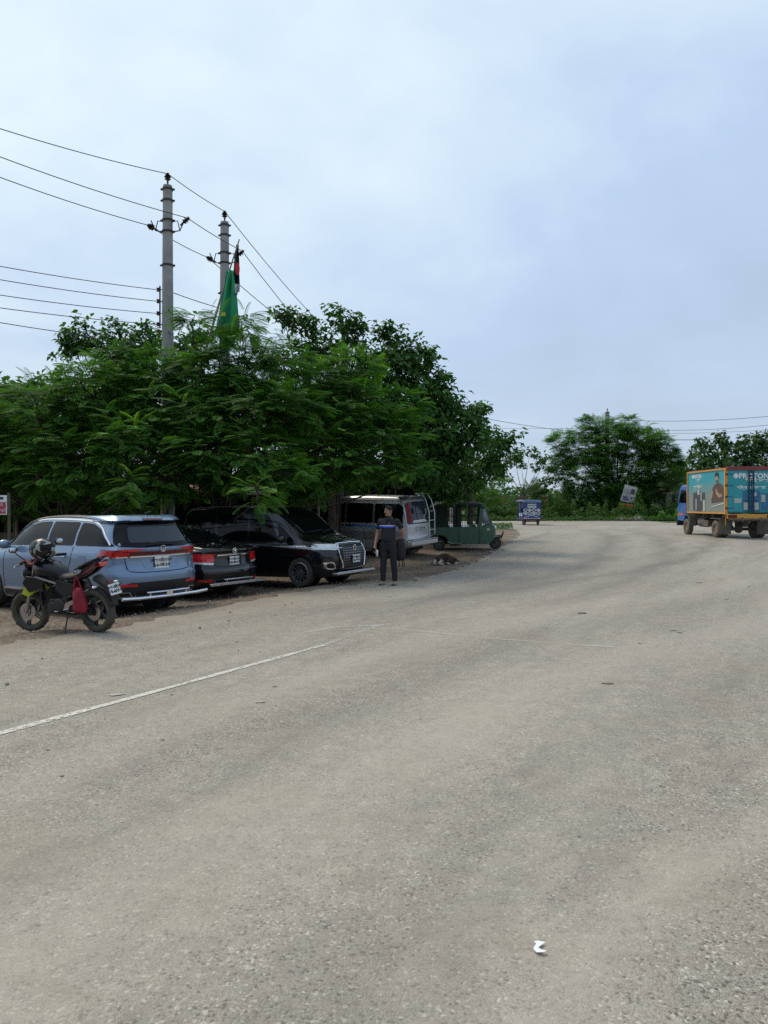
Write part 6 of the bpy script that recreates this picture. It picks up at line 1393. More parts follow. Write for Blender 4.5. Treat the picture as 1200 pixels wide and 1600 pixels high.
    MB().box((4.52, 0, 1.95), (.03, 1.2, .4)).obj('rear_cab_window', M['glass'], r)
    g = G(1118, 840); yaw = R(89); h = Vector((math.cos(yaw), math.sin(yaw))); l = Vector((-h.y, h.x))
    o = Vector((g.x, g.y))-h*1.15-l*.98
    mid = o+h*2.85; z = gz(mid.x, mid.y)
    r.matrix_world = Matrix(((h.x, l.x, 0, o.x), (h.y, l.y, 0, o.y), (0, 0, 1, z), (0, 0, 0, 1)))
build_truck()
# ---------------------------------------------------------------- motorcycle
def build_bike():
    r = empty('motorcycle', label='black motorcycle on its side stand in front of the blue SUV', cat='motorcycle')
    blk = mat('bike_gloss_black', (.006, .007, .012), .3, coat=.3, dust=.01, spec=.25); mb_ = M['dark']; alu = mat('cast_aluminium', (.05, .05, .05), .45, .6, var=.2); tyre = mat('bike_tyre', (.03, .03, .028), .85, var=.3, dust=.7, dustcol=(.15, .125, .09))
    def bwheel(parent, loc, rz, wd, name='wheel'):
        R_ = .305
        t = MB().lathe([(.225, -wd*.32), (.24, -wd*.5), (.27, -wd*.52), (.295, -wd*.34), (R_, 0), (.295, wd*.34), (.27, wd*.52), (.24, wd*.5), (.225, wd*.32)], 36, 'y', closed=True)
        for k in range(30):
            a = 2*math.pi*k/30; mt = Matrix.Rotation(a, 4, 'Y')
            t.box((.297, wd*.2*(1 if k % 2 else -1), 0), (.014, wd*.36, .028), mt)
        o = t.obj(name, tyre, parent, smooth=50); o.location = loc; o.rotation_euler = (0, 0, rz)
        q = MB().lathe([(.228, -wd*.34), (.205, -wd*.28), (.200, 0), (.205, wd*.28), (.228, wd*.34), (.228, wd*.30), (.21, 0), (.228, -wd*.30)], 36, 'y', closed=True).lathe([(.001, -.06), (.045, -.055), (.045, .055), (.001, .06)], 16, 'y')
        for k in range(5):
            a = 2*math.pi*k/5; mt = Matrix.Rotation(a, 4, 'Y'); q.box((.12, 0, .018), (.18, .024, .016), mt); q.box((.12, 0, -.018), (.18, .024, .016), mt)
        q.obj('rim', alu, o)
        MB().lathe([(.06, .062), (.125, .062), (.125, .068), (.06, .068)], 28, 'y', closed=True).obj('brake_disc', M['steel'], o)
        stripe_ = MB().lathe([(.226, wd*.345), (.218, wd*.34), (.219, wd*.352)], 36, 'y', closed=True).obj('rim_stripe', mm('dull_yellow_green', (.12, .15, .02), .6), o)
        return o
    WBs = 1.34
    bwheel(r, (0, 0, .305), 0, .13); fw = bwheel(r, (WBs, 0, .305), R(14), .10)
    # fork, headlight, mudguard
    for y in (-.09, .09): MB().tube([(WBs-.02, y, .30), (WBs-.26, y, .80)], [.027, .022], 10).tube([(WBs-.25, y, .78), (WBs-.34, y, 1.0)], .017, 8).obj('fork_leg', M['steel'] if y else mb_, r)
    mb = MB(); vs = []; fs = []; n = 14
    for i in range(n+1):
        an = R(-5)+R(140)*i/n
        for y, q in ((-.062, 0), (0, .014), (.062, 0)): vs.append((WBs+(.335+q)*math.cos(an), y, .305+(.335+q)*math.sin(an)))
    for i in range(n):
        for j in range(2): a = i*3+j; fs.append((a, a+1, a+4, a+3))
    o = mb.add(vs, fs).obj('front_mudguard', blk, r); o.modifiers.new('s', 'SOLIDIFY').thickness = .006
    hl = MB().ball((1.22, 0, .86), (.10, .12, .12)).box((1.18, 0, .99), (.10, .16, .09)).obj('headlight_shell', blk, r, bevel=.01); MB().ball((1.29, 0, .85), (.045, .09, .085)).obj('headlight', M['clear_lens'], r)
    # handlebar, levers, mirrors
    MB().tube([(1.02, .0, 1.00), (1.03, .14, 1.02), (1.0, .26, 1.06), (.90, .37, 1.05)], .014, 8).tube([(1.02, .0, 1.00), (1.03, -.14, 1.02), (1.0, -.26, 1.06), (.90, -.37, 1.05)], .014, 8).box((1.02, 0, .98), (.09, .2, .05)).obj('handlebar', mb_, r)
    for s_ in (1, -1):
        MB().tube([(.98, s_*.28, 1.06), (.89, s_*.385, 1.05)], .021, 10).obj('grip', M['black'], r)
        MB().tube([(1.02, s_*.24, 1.04), (1.04, s_*.36, 1.02), (1.0, s_*.42, 1.0)], .008, 6).obj('lever', M['steel'], r)
        MB().tube([(1.0, s_*.22, 1.07), (1.04, s_*.30, 1.16), (1.02, s_*.36, 1.22)], .008, 6).ball((1.01, s_*.38, 1.25), (.022, .075, .045)).obj('mirror', mb_, r)
        MB().ball((1.00, s_*.385, 1.25), (.012, .065, .037)).obj('mirror_glass', mm('mirror_glass', (.5, .55, .6), .05, .9), r)
    MB().box((1.05, 0, 1.04), (.07, .15, .06)).obj('instrument_cluster', mb_, r, bevel=.01)
    # tank
    def body_loft(secs, n=14, pw=2.4):
        vs = []; fs = []
        for (x, zc, hh, ww) in secs:
            for j in range(n):
                a = 2*math.pi*j/n; c, s_ = math.cos(a), math.sin(a); vs.append((x, ww*math.copysign(abs(c)**(2/pw), c), zc+hh*math.copysign(abs(s_)**(2/pw), s_)))
        for i in range(len(secs)-1):
            for j in range(n): fs.append((i*n+j, i*n+(j+1) % n, (i+1)*n+(j+1) % n, (i+1)*n+j))
        fs += [tuple(range(n))[::-1], tuple((len(secs)-1)*n+j for j in range(n))]; return MB().add(vs, fs)
    body_loft([(.50, .80, .04, .07), (.56, .83, .09, .11), (.68, .875, .13, .145), (.82, .90, .145, .165), (.95, .90, .13, .15), (1.04, .89, .08, .09), (1.07, .88, .03, .05)]).obj('fuel_tank', blk, r, smooth=60)
    MB().lathe([(.001, 1.062), (.035, 1.058), (.04, 1.03)], 14, 'z', c=(.84, 0, 0)).obj('fuel_cap', alu, r)
    for s_ in (1, -1):
        MB().prism([(.72, .80), (1.12, .84), (1.22, .74), (1.10, .60), (.95, .64), (.80, .70)], s_*.13, s_*.17, 'y').obj('tank_shroud', blk, r, bevel=.01)
        MB().prism([(1.02, .60), (1.12, .70), (1.24, .66), (1.30, .58), (1.18, .54)], s_*.10, s_*.135, 'y').obj('yellow_graphic', mm('yellow_green', (.38, .45, .02), .5), r)
        MB().prism([(.52, .74), (.92, .84), (.94, .82), (.54, .715)], s_*.17, s_*.175, 'y').obj('side_stripe', mm('stripe_grey', (.25, .25, .25), .4), r)
        MB().prism([(.25, .70), (.58, .77), (.62, .62), (.45, .52), (.30, .56)], s_*.08, s_*.125, 'y').obj('side_cover', mb_, r, bevel=.01)
        MB().prism([(-.22, .995), (.10, .88), (.36, .78), (.40, .70), (.20, .74), (-.05, .84), (-.20, .93)], s_*.05, s_*.105, 'y').obj('tail_fairing', blk, r, bevel=.01)
        MB().prism([(-.20, .965), (.02, .865), (.06, .82), (-.06, .855), (-.19, .925)], s_*.106, s_*.112, 'y').obj('red_panel', mm('bike_red', (.16, .012, .02), .35, coat=1), r)
        MB().prism([(.08, .885), (.30, .80), (.33, .775), (.10, .855)], s_*.106, s_*.113, 'y').obj('pale_stripe', mm('stripe_pale', (.40, .45, .42), .4), r)
        MB().tube([(-.18, s_*.09, .66), (-.22, s_*.16, .665)], .008, 6).ball((-.22, s_*.19, .665), (.022, .04, .02)).obj('indicator', M['clear_lens'], r)
    # seat, tail
    body_loft([(.10, .90, .02, .06), (.16, .915, .035, .095), (.0, .955, .035, .095), (-.14, .995, .025, .07)][::-1]).obj('pillion_seat', M['black'], r, smooth=50)
    body_loft([(.10, .84, .03, .10), (.25, .80, .04, .13), (.42, .785, .04, .135), (.56, .80, .045, .10), (.62, .83, .03, .06)]).obj('seat', mat('seat_black', (.014, .014, .015), .5), r, smooth=50)
    MB().tube([(.18, .12, .90), (-.05, .12, .985), (-.25, .07, 1.045), (-.27, 0, 1.05), (-.25, -.07, 1.045), (-.05, -.12, .985), (.18, -.12, .90)], .012, 8).obj('grab_rail', mb_, r)
    MB().box((-.22, 0, .945), (.06, .13, .05)).obj('tail_light', M['red_lens'], r, bevel=.008)
    # rear fender and plate
    MB().prism([(-.10, .80), (-.30, .66), (-.36, .60), (-.38, .50), (-.36, .44), (-.34, .50), (-.30, .60), (-.06, .74)], -.07, .07, 'y').obj('rear_fender', mb_, r, bevel=.008)
    p = plate(r, (-.385, 0, .60), (R(74), 0, R(-90)), .19, .15, 'ঢাকা েমট্রো', '১৭-৫২৬৮'); MB().box((-.31, 0, .70), (.04, .09, .05)).obj('plate_lamp', M['darkred_lens'], r)
    mb = MB(); vs = []; fs = []; n = 10
    for i in range(n+1):
        an = R(60)+R(110)*i/n
        for y in (-.075, .075): vs.append((.345*math.cos(an), y, .305+.345*math.sin(an)))
    for i in range(n): fs.append((2*i, 2*i+1, 2*i+3, 2*i+2))
    o = mb.add(vs, fs).obj('tyre_hugger', mb_, r); o.modifiers.new('s', 'SOLIDIFY').thickness = .006
    # frame, swingarm, shock
    MB().tube([(.0, .10, .305), (.42, .09, .40)], .024, 8).tube([(.0, -.10, .305), (.42, -.09, .40)], .024, 8).tube([(.36, -.1, .40), (.36, .1, .40)], .03, 8).obj('swing_arm', M['steel'] if 0 else mat('bike_frame_black', (.02, .02, .02), .4), r)
    MB().tube([(1.06, 0, .92), (.98, 0, .60), (.86, 0, .34), (.50, 0, .30), (.42, 0, .42), (.45, 0, .72)], .024, 8).tube([(1.04, 0, .88), (.50, .08, .76), (.05, .07, .86)], .018, 8).tube([(1.04, 0, .88), (.50, -.08, .76), (.05, -.07, .86)], .018, 8).obj('frame', bpy.data.materials['bike_frame_black'], r)
    sh = MB().tube([(.30, 0, .42), (.36, 0, .72)], .018, 8)
    for k in range(8): sh.lathe([(.026, -.008), (.036, 0), (.026, .008)], 12, 'z', c=(.31+k*.006, 0, .46+k*.03), caps=False)
    sh.obj('rear_shock', mm('shock_red', (.3, .02, .02), .4), r)
    # engine
    e = MB().box((.62, 0, .40), (.34, .22, .20)).lathe([(.001, -.15), (.10, -.14), (.11, -.10), (.11, .10), (.10, .14), (.001, .15)], 20, 'y', c=(.58, 0, .40)).lathe([(.001, -.14), (.075, -.13), (.08, .13), (.001, .14)], 18, 'y', c=(.74, 0, .38))
    e.obj('engine_block', alu, r, bevel=.012)
    cy = MB(); mt = Matrix.Translation((.78, 0, .52)) @ Matrix.Rotation(R(28), 4, 'Y')
    cy.box((0, 0, 0), (.15, .15, .24), mt)
    for k in range(7): cy.box((0, 0, -.09+k*.03), (.185, .185, .010), mt)
    cy.obj('cylinder', mat('engine_dark', (.03, .03, .03), .5, .5), r)
    MB().tube([(.90, -.04, .56), (1.02, -.06, .42), (.92, -.08, .26), (.60, -.12, .22), (.30, -.14, .26)], .022, 10).tube([(.30, -.14, .26), (.20, -.15, .32), (-.12, -.16, .44)], [.035, .05, .045], 12).obj('exhaust', alu, r)
    MB().prism([(.0, .26), (.42, .36), (.46, .44), (.38, .46), (.0, .345)], .105, .125, 'y').obj('chain_cover', mb_, r)
    for s_ in (1, -1):
        MB().tube([(.44, s_*.10, .34), (.44, s_*.26, .34)], .012, 8).box((.44, s_*.24, .345), (.03, .09, .02)).obj('foot_peg', mb_, r)
        MB().prism([(.30, .48), (.44, .44), (.50, .33), (.42, .32), (.36, .40), (.26, .44)], s_*.125, s_*.14, 'y').obj('peg_bracket', M['steel'], r)
    MB().tube([(.40, .14, .36), (.52, .18, .33), (.60, .20, .34)], .008, 6).obj('gear_lever', M['steel'], r)
    MB().tube([(.46, .10, .28), (.40, .22, .12), (.36, .29, -.015)], .011, 6).box((.36, .295, -.01), (.05, .04, .008)).obj('side_stand', mb_, r)
    MB().box((.98, 0, .50), (.03, .17, .20)).obj('oil_cooler', mb_, r)
    MB().lathe([(.001, .065), (.045, .062), (.05, .05)], 14, 'y', c=(WBs, 0, .305)).obj('hub_cap', M['steel'], r)
    gr_, gf_ = G(157, 987.5), G(45, 985); dv = Vector((gf_.x-gr_.x, gf_.y-gr_.y)); yaw = R(153)
    h = Vector((math.cos(yaw), math.sin(yaw), 0)); l = Vector((-h.y, h.x, 0)); lean = R(7)
    zf = gz(gr_.x+h.x*WBs, gr_.y+h.y*WBs); h3 = Vector((h.x, h.y, (zf-gr_.z)/WBs)).normalized(); up = (Vector((0, 0, 1))*math.cos(lean)+l*math.sin(lean)); l3 = up.cross(h3).normalized(); up = h3.cross(l3)
    mw = Matrix(((h3.x, l3.x, up.x, gr_.x), (h3.y, l3.y, up.y, gr_.y), (h3.z, l3.z, up.z, gr_.z-.004), (0, 0, 0, 1))); r.matrix_world = mw
    # helmet on the handlebar
    hr = empty('helmet', label='black and grey full-face helmet resting on the motorcycle handlebar', cat='helmet'); hr.matrix_world = mw @ Matrix.Translation((.86, .05, 1.19)) @ Matrix.Scale(1.1, 4) @ Matrix.Rotation(R(200), 4, 'Z')
    vs = []; fs = []; n, m_ = 24, 14
    for i in range(m_+1):
        ph = math.pi*i/m_*.86
        for j in range(n):
            th = 2*math.pi*j/n; rx = .155*(1+.10*max(0, math.cos(th))*(1 if ph > 1.4 else .3)); vs.append((rx*math.sin(ph)*math.cos(th), .125*math.sin(ph)*math.sin(th), .135*math.cos(ph)+.01))
    for i in range(m_):
        for j in range(n): fs.append((i*n+j, (i+1)*n+j, (i+1)*n+(j+1) % n, i*n+(j+1) % n))
    m, t, b = new_mat('helmet_graphic'); tcn = N(t, 'ShaderNodeTexCoord'); f = noise(t, tcn.outputs['Object'], 9, 1.5, .4, 1.2)
    t.links.new(nmix(t, nrange(t, f, .545, .56), (.012, .013, .013), (.30, .31, .30)), b.inputs['Base Color']); b.inputs['Roughness'].default_value = .25
    MB().add(vs, fs).obj('shell', m, hr, smooth=60)
    v2 = []; f2 = []
    for i in range(6):
        ph = 1.15+.11*i
        for j in range(13): th = R(-70)+R(140)*j/12; v2.append((.168*math.sin(ph)*math.cos(th), .133*math.sin(ph)*math.sin(th), .14*math.cos(ph)+.01))
    for i in range(5):
        for j in range(12): f2.append((i*13+j, i*13+j+1, (i+1)*13+j+1, (i+1)*13+j))
    o = MB().add(v2, f2).obj('visor', M['glass'], hr); MB().tube([(.0, .125, -.06), (.04, .12, -.12), (.06, .05, -.15)], .008, 6).obj('chin_strap', M['black'], hr)
    MB().prism([(.06, -.10), (.12, -.08), (.11, -.03), (.07, -.05)], .105, .118, 'y').obj('green_graphic', mm('yellow_green', (.38, .45, .02), .5), hr)
    # red cloth over the bar
    vs = []; fs = []
    for i in range(9):
        for j in range(7):
            u, v = i/8, j/6; x = .84+.34*u; y = .02+.20*v+.02*math.sin(u*7); z = 1.085+.04*math.sin(u*6+v*4)-.05*abs(v-.4)-.05*u; vs.append(mw @ Vector((x, y, z)))
    for i in range(8):
        for j in range(6): a = i*7+j; fs.append((a, a+1, a+8, a+7))
    o = MB().add(vs, fs).obj('red_cloth', mat('maroon_cloth', (.16, .03, .035), .9, var=.3), smooth=60); o.modifiers.new('s', 'SOLIDIFY').thickness = .006; tag(o, 'dull red rag draped over the motorcycle handlebar', 'cloth')
    # red carrier bag hanging at the side
    bg_ = empty('carrier_bag', label='red cloth bag hanging from the left side of the motorcycle seat', cat='bag'); bg_.matrix_world = mw @ Matrix.Translation((.10, .19, .50)) @ Matrix.Scale(1.05, 4)
    red = mat('red_bag_cloth', (.22, .008, .02), .75, var=.2, bump=.3, bscale=14); vs = []; fs = []; n = 18
    prof = [(.01, .155), (.055, .14), (.085, .09), (.10, .02), (.108, -.06), (.112, -.12), (.10, -.155), (.05, -.165), (.002, -.165)]
    for i, (q, z) in enumerate(prof):
        for j in range(n):
            th = 2*math.pi*j/n; k = 1+.10*math.sin(3*th+i)+.05*math.sin(7*th); vs.append((q*k*math.cos(th)*1.05, q*.55*k*math.sin(th), z+.008*math.sin(4*th+i)))
    for i in range(len(prof)-1):
        for j in range(n): fs.append((i*n+j, i*n+(j+1) % n, (i+1)*n+(j+1) % n, (i+1)*n+j))
    MB().add(vs, fs).obj('pouch', red, bg_, smooth=60)
    for s_ in (-1, 1): MB().tube([(s_*.05, s_*.02, .12), (s_*.03, s_*.012, .22), (0, 0, .33)], [.012, .009, .010], 6).obj('strap', red, bg_)
    MB().lathe([(.018, -.006), (.026, -.006), (.026, .006), (.018, .006)], 14, 'y', c=(0, 0, .345), closed=True).obj('hook', M['steel'], bg_)
build_bike()

# ---------------------------------------------------------------- figures grown from a skeleton
def skin_mesh(name, nodes, edges, m, parent=None, sub=2, root=0, smooth=True):
    """nodes: [(x,y,z,rx[,ry])]"""
    me = bpy.data.meshes.new(name+'_sk'); me.from_pydata([n[:3] for n in nodes], edges, []); o = bpy.data.objects.new(name+'_sk', me); COL.objects.link(o)
    o.modifiers.new('skin', 'SKIN'); o.modifiers['skin'].use_smooth_shade = True
    if not me.skin_vertices: bpy.context.view_layer.objects.active = o
    sv = me.skin_vertices[0].data
    for i, n in enumerate(nodes): sv[i].radius = (n[3], n[4] if len(n) > 4 else n[3]); sv[i].use_root = (i == root)
    s = o.modifiers.new('sub', 'SUBSURF'); s.levels = sub; s.render_levels = sub
    dg = bpy.context.evaluated_depsgraph_get(); dg.update(); me2 = bpy.data.meshes.new_from_object(o.evaluated_get(dg)); me2.name = name
    bpy.data.objects.remove(o); me2.materials.clear(); me2.materials.append(m); me2.shade_smooth()
    o = bpy.data.objects.new(name, me2); COL.objects.link(o); o.parent = parent; return o
def chain(nodes, edges, start, pts):
    a = start
    for p in pts: nodes.append(p); edges.append((a, len(nodes)-1)); a = len(nodes)-1
    return a
def build_man():
    # x to his left, -y forward (he faces -y), z up; 1.70 m
    r = empty('person', label='man in black polo shirt with blue and white chest band, standing beside the parked vans', cat='person')
    sk = mat('skin', (.36, .18, .12), .5, var=.1); shirt = mat('black_polo', (.010, .011, .016), .8, bump=.3, bscale=10); trou = mat('black_trousers', (.012, .012, .014), .85, bump=.4, bscale=9); hair = mat('black_hair', (.006, .005, .005), .85, bump=.5, bscale=60)
    n = [(0, 0, .90, .135, .11)]; e = []
    t = chain(n, e, 0, [(0, .0, 1.06, .115, .10), (0, .0, 1.24, .12, .09), (0, .01, 1.38, .115, .075), (0, .01, 1.45, .075, .065), (0, 0, 1.50, .056, .058), (0, -.015, 1.555, .062, .070), (0, -.015, 1.62, .074, .088), (0, -.01, 1.68, .052, .066)])
    # arms: right (picture left) hangs, left bends behind the back
    ra = chain(n, e, 3, [(-.185, .0, 1.385, .056), (-.235, .01, 1.25, .047), (-.265, .02, 1.10, .040), (-.275, -.04, .97, .033), (-.275, -.10, .87, .026)])
    ra = chain(n, e, ra, [(-.275, -.125, .81, .034, .020), (-.275, -.15, .765, .030, .016)])
    for k, (dy, L_) in enumerate(((-.028, .055), (-.01, .065), (.01, .06), (.026, .048))):
        chain(n, e, ra, [(-.272, -.158+dy, .745, .0095), (-.258, -.168+dy, .745-L_*.6, .0085), (-.238, -.165+dy, .74-L_*.85, .0075)])
    chain(n, e, ra-1, [(-.25, -.165, .80, .011), (-.235, -.18, .765, .0095), (-.235, -.185, .74, .008)])
    la = chain(n, e, 3, [(.185, .01, 1.385, .058), (.255, .05, 1.27, .049), (.305, .10, 1.14, .042), (.26, .15, 1.04, .034), (.18, .18, .985, .026)])
    la = chain(n, e, la, [(.13, .19, .96, .020, .032), (.09, .195, .94, .016, .028)])
    for k, dz in enumerate((-.028, -.01, .01, .026)): chain(n, e, la, [(.06, .198, .935+dz, .009), (.03, .195, .925+dz, .008), (.01, .185, .915+dz, .007)])
    chain(n, e, la-1, [(.12, .19, .995, .011), (.10, .19, 1.015, .009)])
    for s_, ox, oy in ((-1, -.02, -.02), (1, .03, .03)):
        l1 = chain(n, e, 0, [(s_*.09, 0, .84, .088, .092), (s_*.095+ox*.3, oy*.3, .66, .074, .078), (s_*.095+ox*.6, -.01+oy*.6, .48, .056, .06), (s_*.10+ox, .01+oy, .32, .050, .054), (s_*.10+ox, .015+oy, .12, .035), (s_*.105+ox, .01+oy, .05, .036, .04)])
        chain(n, e, l1, [(s_*.115+ox, -.07+oy, .035, .034, .026), (s_*.12+ox, -.14+oy, .025, .034, .018)])
    skin_mesh('body', n, e, sk, r, 2)
    # polo shirt
    n = [(0, 0, .93, .172, .150)]; e = []
    chain(n, e, 0, [(0, -.01, 1.02, .178, .158), (0, -.005, 1.14, .170, .145), (0, 0, 1.26, .168, .128), (0, .005, 1.36, .150, .100), (0, .01, 1.425, .088, .076), (0, .008, 1.475, .068, .068)])
    n[0] = (0, 0, .88, .170, .148)
    chain(n, e, 4, [(-.19, 0, 1.385, .070), (-.232, .008, 1.27, .064), (-.248, .013, 1.19, .060)])
    chain(n, e, 4, [(.19, .01, 1.385, .070), (.25, .045, 1.285, .064), (.28, .075, 1.21, .060)])
    so_ = skin_mesh('polo_shirt', n, e, shirt, r, 2)
    bv = BVHTree.FromPolygons([v.co for v in so_.data.vertices], [p.vertices[:] for p in so_.data.polygons])
    def band(name, z0, z1, m, a0=-80, a1=80):
        vs = []; fs = []; k = 30
        for i in range(k+1):
            a = R(a0+(a1-a0)*i/k)
            for z in (z0, z1):
                d = Vector((math.sin(a), -math.cos(a), 0)); h = bv.ray_cast(Vector((0, 0, z))+d*.6, -d)[0]
                vs.append(h+d*.004 if h else Vector((0, 0, z))+d*.17)
        for i in range(k): fs.append((2*i, 2*i+1, 2*i+3, 2*i+2))
        MB().add(vs, fs).obj(name, m, r, fix=False, smooth=60)
    band('blue_band', 1.245, 1.275, mat('shirt_blue', (.01, .06, .55), .7)); band('white_band', 1.277, 1.300, mat('shirt_white', (.5, .52, .6), .7)); 
    MB().lathe([(.062, 0), (.078, -.012), (.072, .028), (.060, .032)], 20, 'z', c=(0, .004, 1.465), closed=True).obj('collar', shirt, r)
    MB().box((0, -.118, 1.395), (.03, .012, .11)).obj('placket', shirt, r)
    band('chest_mark', 1.33, 1.345, M['shirt_white'] if 'shirt_white' in M else bpy.data.materials['shirt_white'], 18, 26)
    # trousers
    n = [(0, 0, .93, .158, .135)]; e = []; chain(n, e, 0, [(0, 0, 1.02, .155, .132)])
    for s_, ox, oy in ((-1, -.02, -.02), (1, .03, .03)):
        chain(n, e, 0, [(s_*.088, 0, .83, .100, .105), (s_*.095+ox*.3, oy*.3, .66, .088, .092), (s_*.095+ox*.6, -.008+oy*.6, .48, .072, .076), (s_*.10+ox, .01+oy, .30, .066, .070), (s_*.10+ox, .012+oy, .13, .060, .065), (s_*.102+ox, .005+oy, .075, .060, .066)])
    skin_mesh('trousers', n, e, trou, r, 2)
    # sandals
    for s_, ox, oy in ((-1, -.02, -.02), (1, .03, .03)):
        cx, cy = s_*.112+ox, -.05+oy
        sh = empty('sandal', (cx, cy, 0)); sh.parent = r
        ol = []
        for k in range(20):
            a = 2*math.pi*k/20; ol.append((.048*math.cos(a)*(1+.12*math.sin(-a)), .138*math.sin(a)))
        MB().prism(ol, .0, .022, 'z').obj('sole', mm('sandal_sole', (.03, .025, .022), .8), sh, bevel=.004)
        MB().tube([(-.047, -.03, .02), (-.03, -.035, .055), (0, -.04, .068), (.03, -.035, .055), (.047, -.03, .02)], .011, 6).tube([(-.045, -.085, .02), (-.02, -.09, .045), (.02, -.09, .045), (.045, -.085, .02)], .010, 6).obj('strap', mm('sandal_strap', (.30, .27, .24), .6), sh)
    # head details; the head looks to picture left
    hd = empty('head', (0, -.005, 1.56)); hd.parent = r; hd.rotation_euler = (0, 0, R(-28))
    MB().ball((0, -.004, .045), (.072, .092, .112), 20, 14).ball((0, -.035, -.02), (.052, .055, .055), 16, 10).obj('face', sk, hd, smooth=80)
    vs = []; fs = []
    for i in range(10):
        ph = math.pi*i/9*.60
        for j in range(20):
            th = 2*math.pi*j/20; front = max(0, -math.sin(th)); ph2 = ph*(1-.42*front); vs.append((.077*math.sin(ph2)*math.cos(th), -.002+.098*math.sin(ph2)*math.sin(th)+.004, .048+.118*math.cos(ph2)))
    for i in range(9):
        for j in range(20): fs.append((i*20+j, (i+1)*20+j, (i+1)*20+(j+1) % 20, i*20+(j+1) % 20))
    MB().add(vs, fs).obj('hair', hair, hd, smooth=70)
    MB().prism([(-.095, .062), (-.118, .012), (-.092, .008)], -.012, .012, 'x', mtx=None).obj('nose', sk, hd, bevel=.004)
    for s_ in (1, -1):
        MB().ball((s_*.074, .005, .03), (.010, .020, .030), 10, 7).obj('ear', sk, hd)
        MB().ball((s_*.028, -.088, .055), (.012, .006, .006), 10, 6).obj('eye', mm('eye_dark', (.03, .02, .018), .3), hd)
        MB().tube([(s_*.013, -.094, .072), (s_*.03, -.092, .077), (s_*.046, -.083, .071)], .0045, 5).obj('eyebrow', hair, hd)
    MB().tube([(-.022, -.087, -.018), (0, -.092, -.016), (.022, -.087, -.018)], .0055, 5).obj('mouth', mm('lips', (.11, .04, .035), .5), hd)
    MB().tube([(-.026, -.087, -.006), (0, -.094, -.003), (.026, -.087, -.006)], .0065, 5).obj('moustache', hair, hd)
    g = G(607, 914); r.location = g; r.rotation_euler = (0, 0, R(-18))
    mw = Matrix.Translation(g) @ Matrix.Rotation(R(-18), 4, 'Z')
    # what he holds
    ph = empty('phone', label='black phone in the right hand of the standing man', cat='phone'); ph.matrix_world = mw @ Matrix.Translation((-.285, -.19, .745)) @ Euler((R(35), R(12), R(20))).to_matrix().to_4x4()
    MB().box((0, 0, 0), (.075, .012, .15)).obj('case', M['ink'], ph, bevel=.006); MB().box((0, -.008, 0), (.066, .003, .138)).obj('screen', M['glass'], ph)
    o = MB().add([(-.24, -.16, .78), (-.19, -.14, .76), (-.20, -.10, .60), (-.25, -.11, .63)], [(0, 1, 2, 3)]).obj('paper', M['white']); o.modifiers.new('s', 'SOLIDIFY').thickness = .002; o.matrix_world = mw; tag(o, 'small white paper slip in the right hand of the standing man', 'paper')
    jb = empty('shoulder_bag', label='black bag with dangling straps held behind the standing man', cat='bag'); jb.matrix_world = mw @ Matrix.Translation((.215, .17, .72))
    cl = mat('black_nylon', (.010, .010, .012), .7, bump=.5, bscale=14); vs = []; fs = []; n_ = 16
    pf = [(.02, .30), (.07, .27), (.10, .18), (.115, .05), (.12, -.08), (.11, -.17), (.06, -.20), (.003, -.20)]
    for i, (q, z) in enumerate(pf):
        for j in range(n_): th = 2*math.pi*j/n_; k = 1+.09*math.sin(3*th+i*.7); vs.append((q*k*math.cos(th), q*.6*k*math.sin(th), z))
    for i in range(len(pf)-1):
        for j in range(n_): fs.append((i*n_+j, i*n_+(j+1) % n_, (i+1)*n_+(j+1) % n_, (i+1)*n_+j))
    MB().add(vs, fs).obj('pouch', cl, jb, smooth=60)
    for q in ((.05, 0), (-.02, .02), (.09, .01)): MB().tube([(q[0], -.05, -.15), (q[0]+.02, -.06, -.26), (q[0]+.01, -.05, -.33-.2*abs(q[1]))], [.013, .010, .013], 6).obj('strap', cl, jb)
build_man()

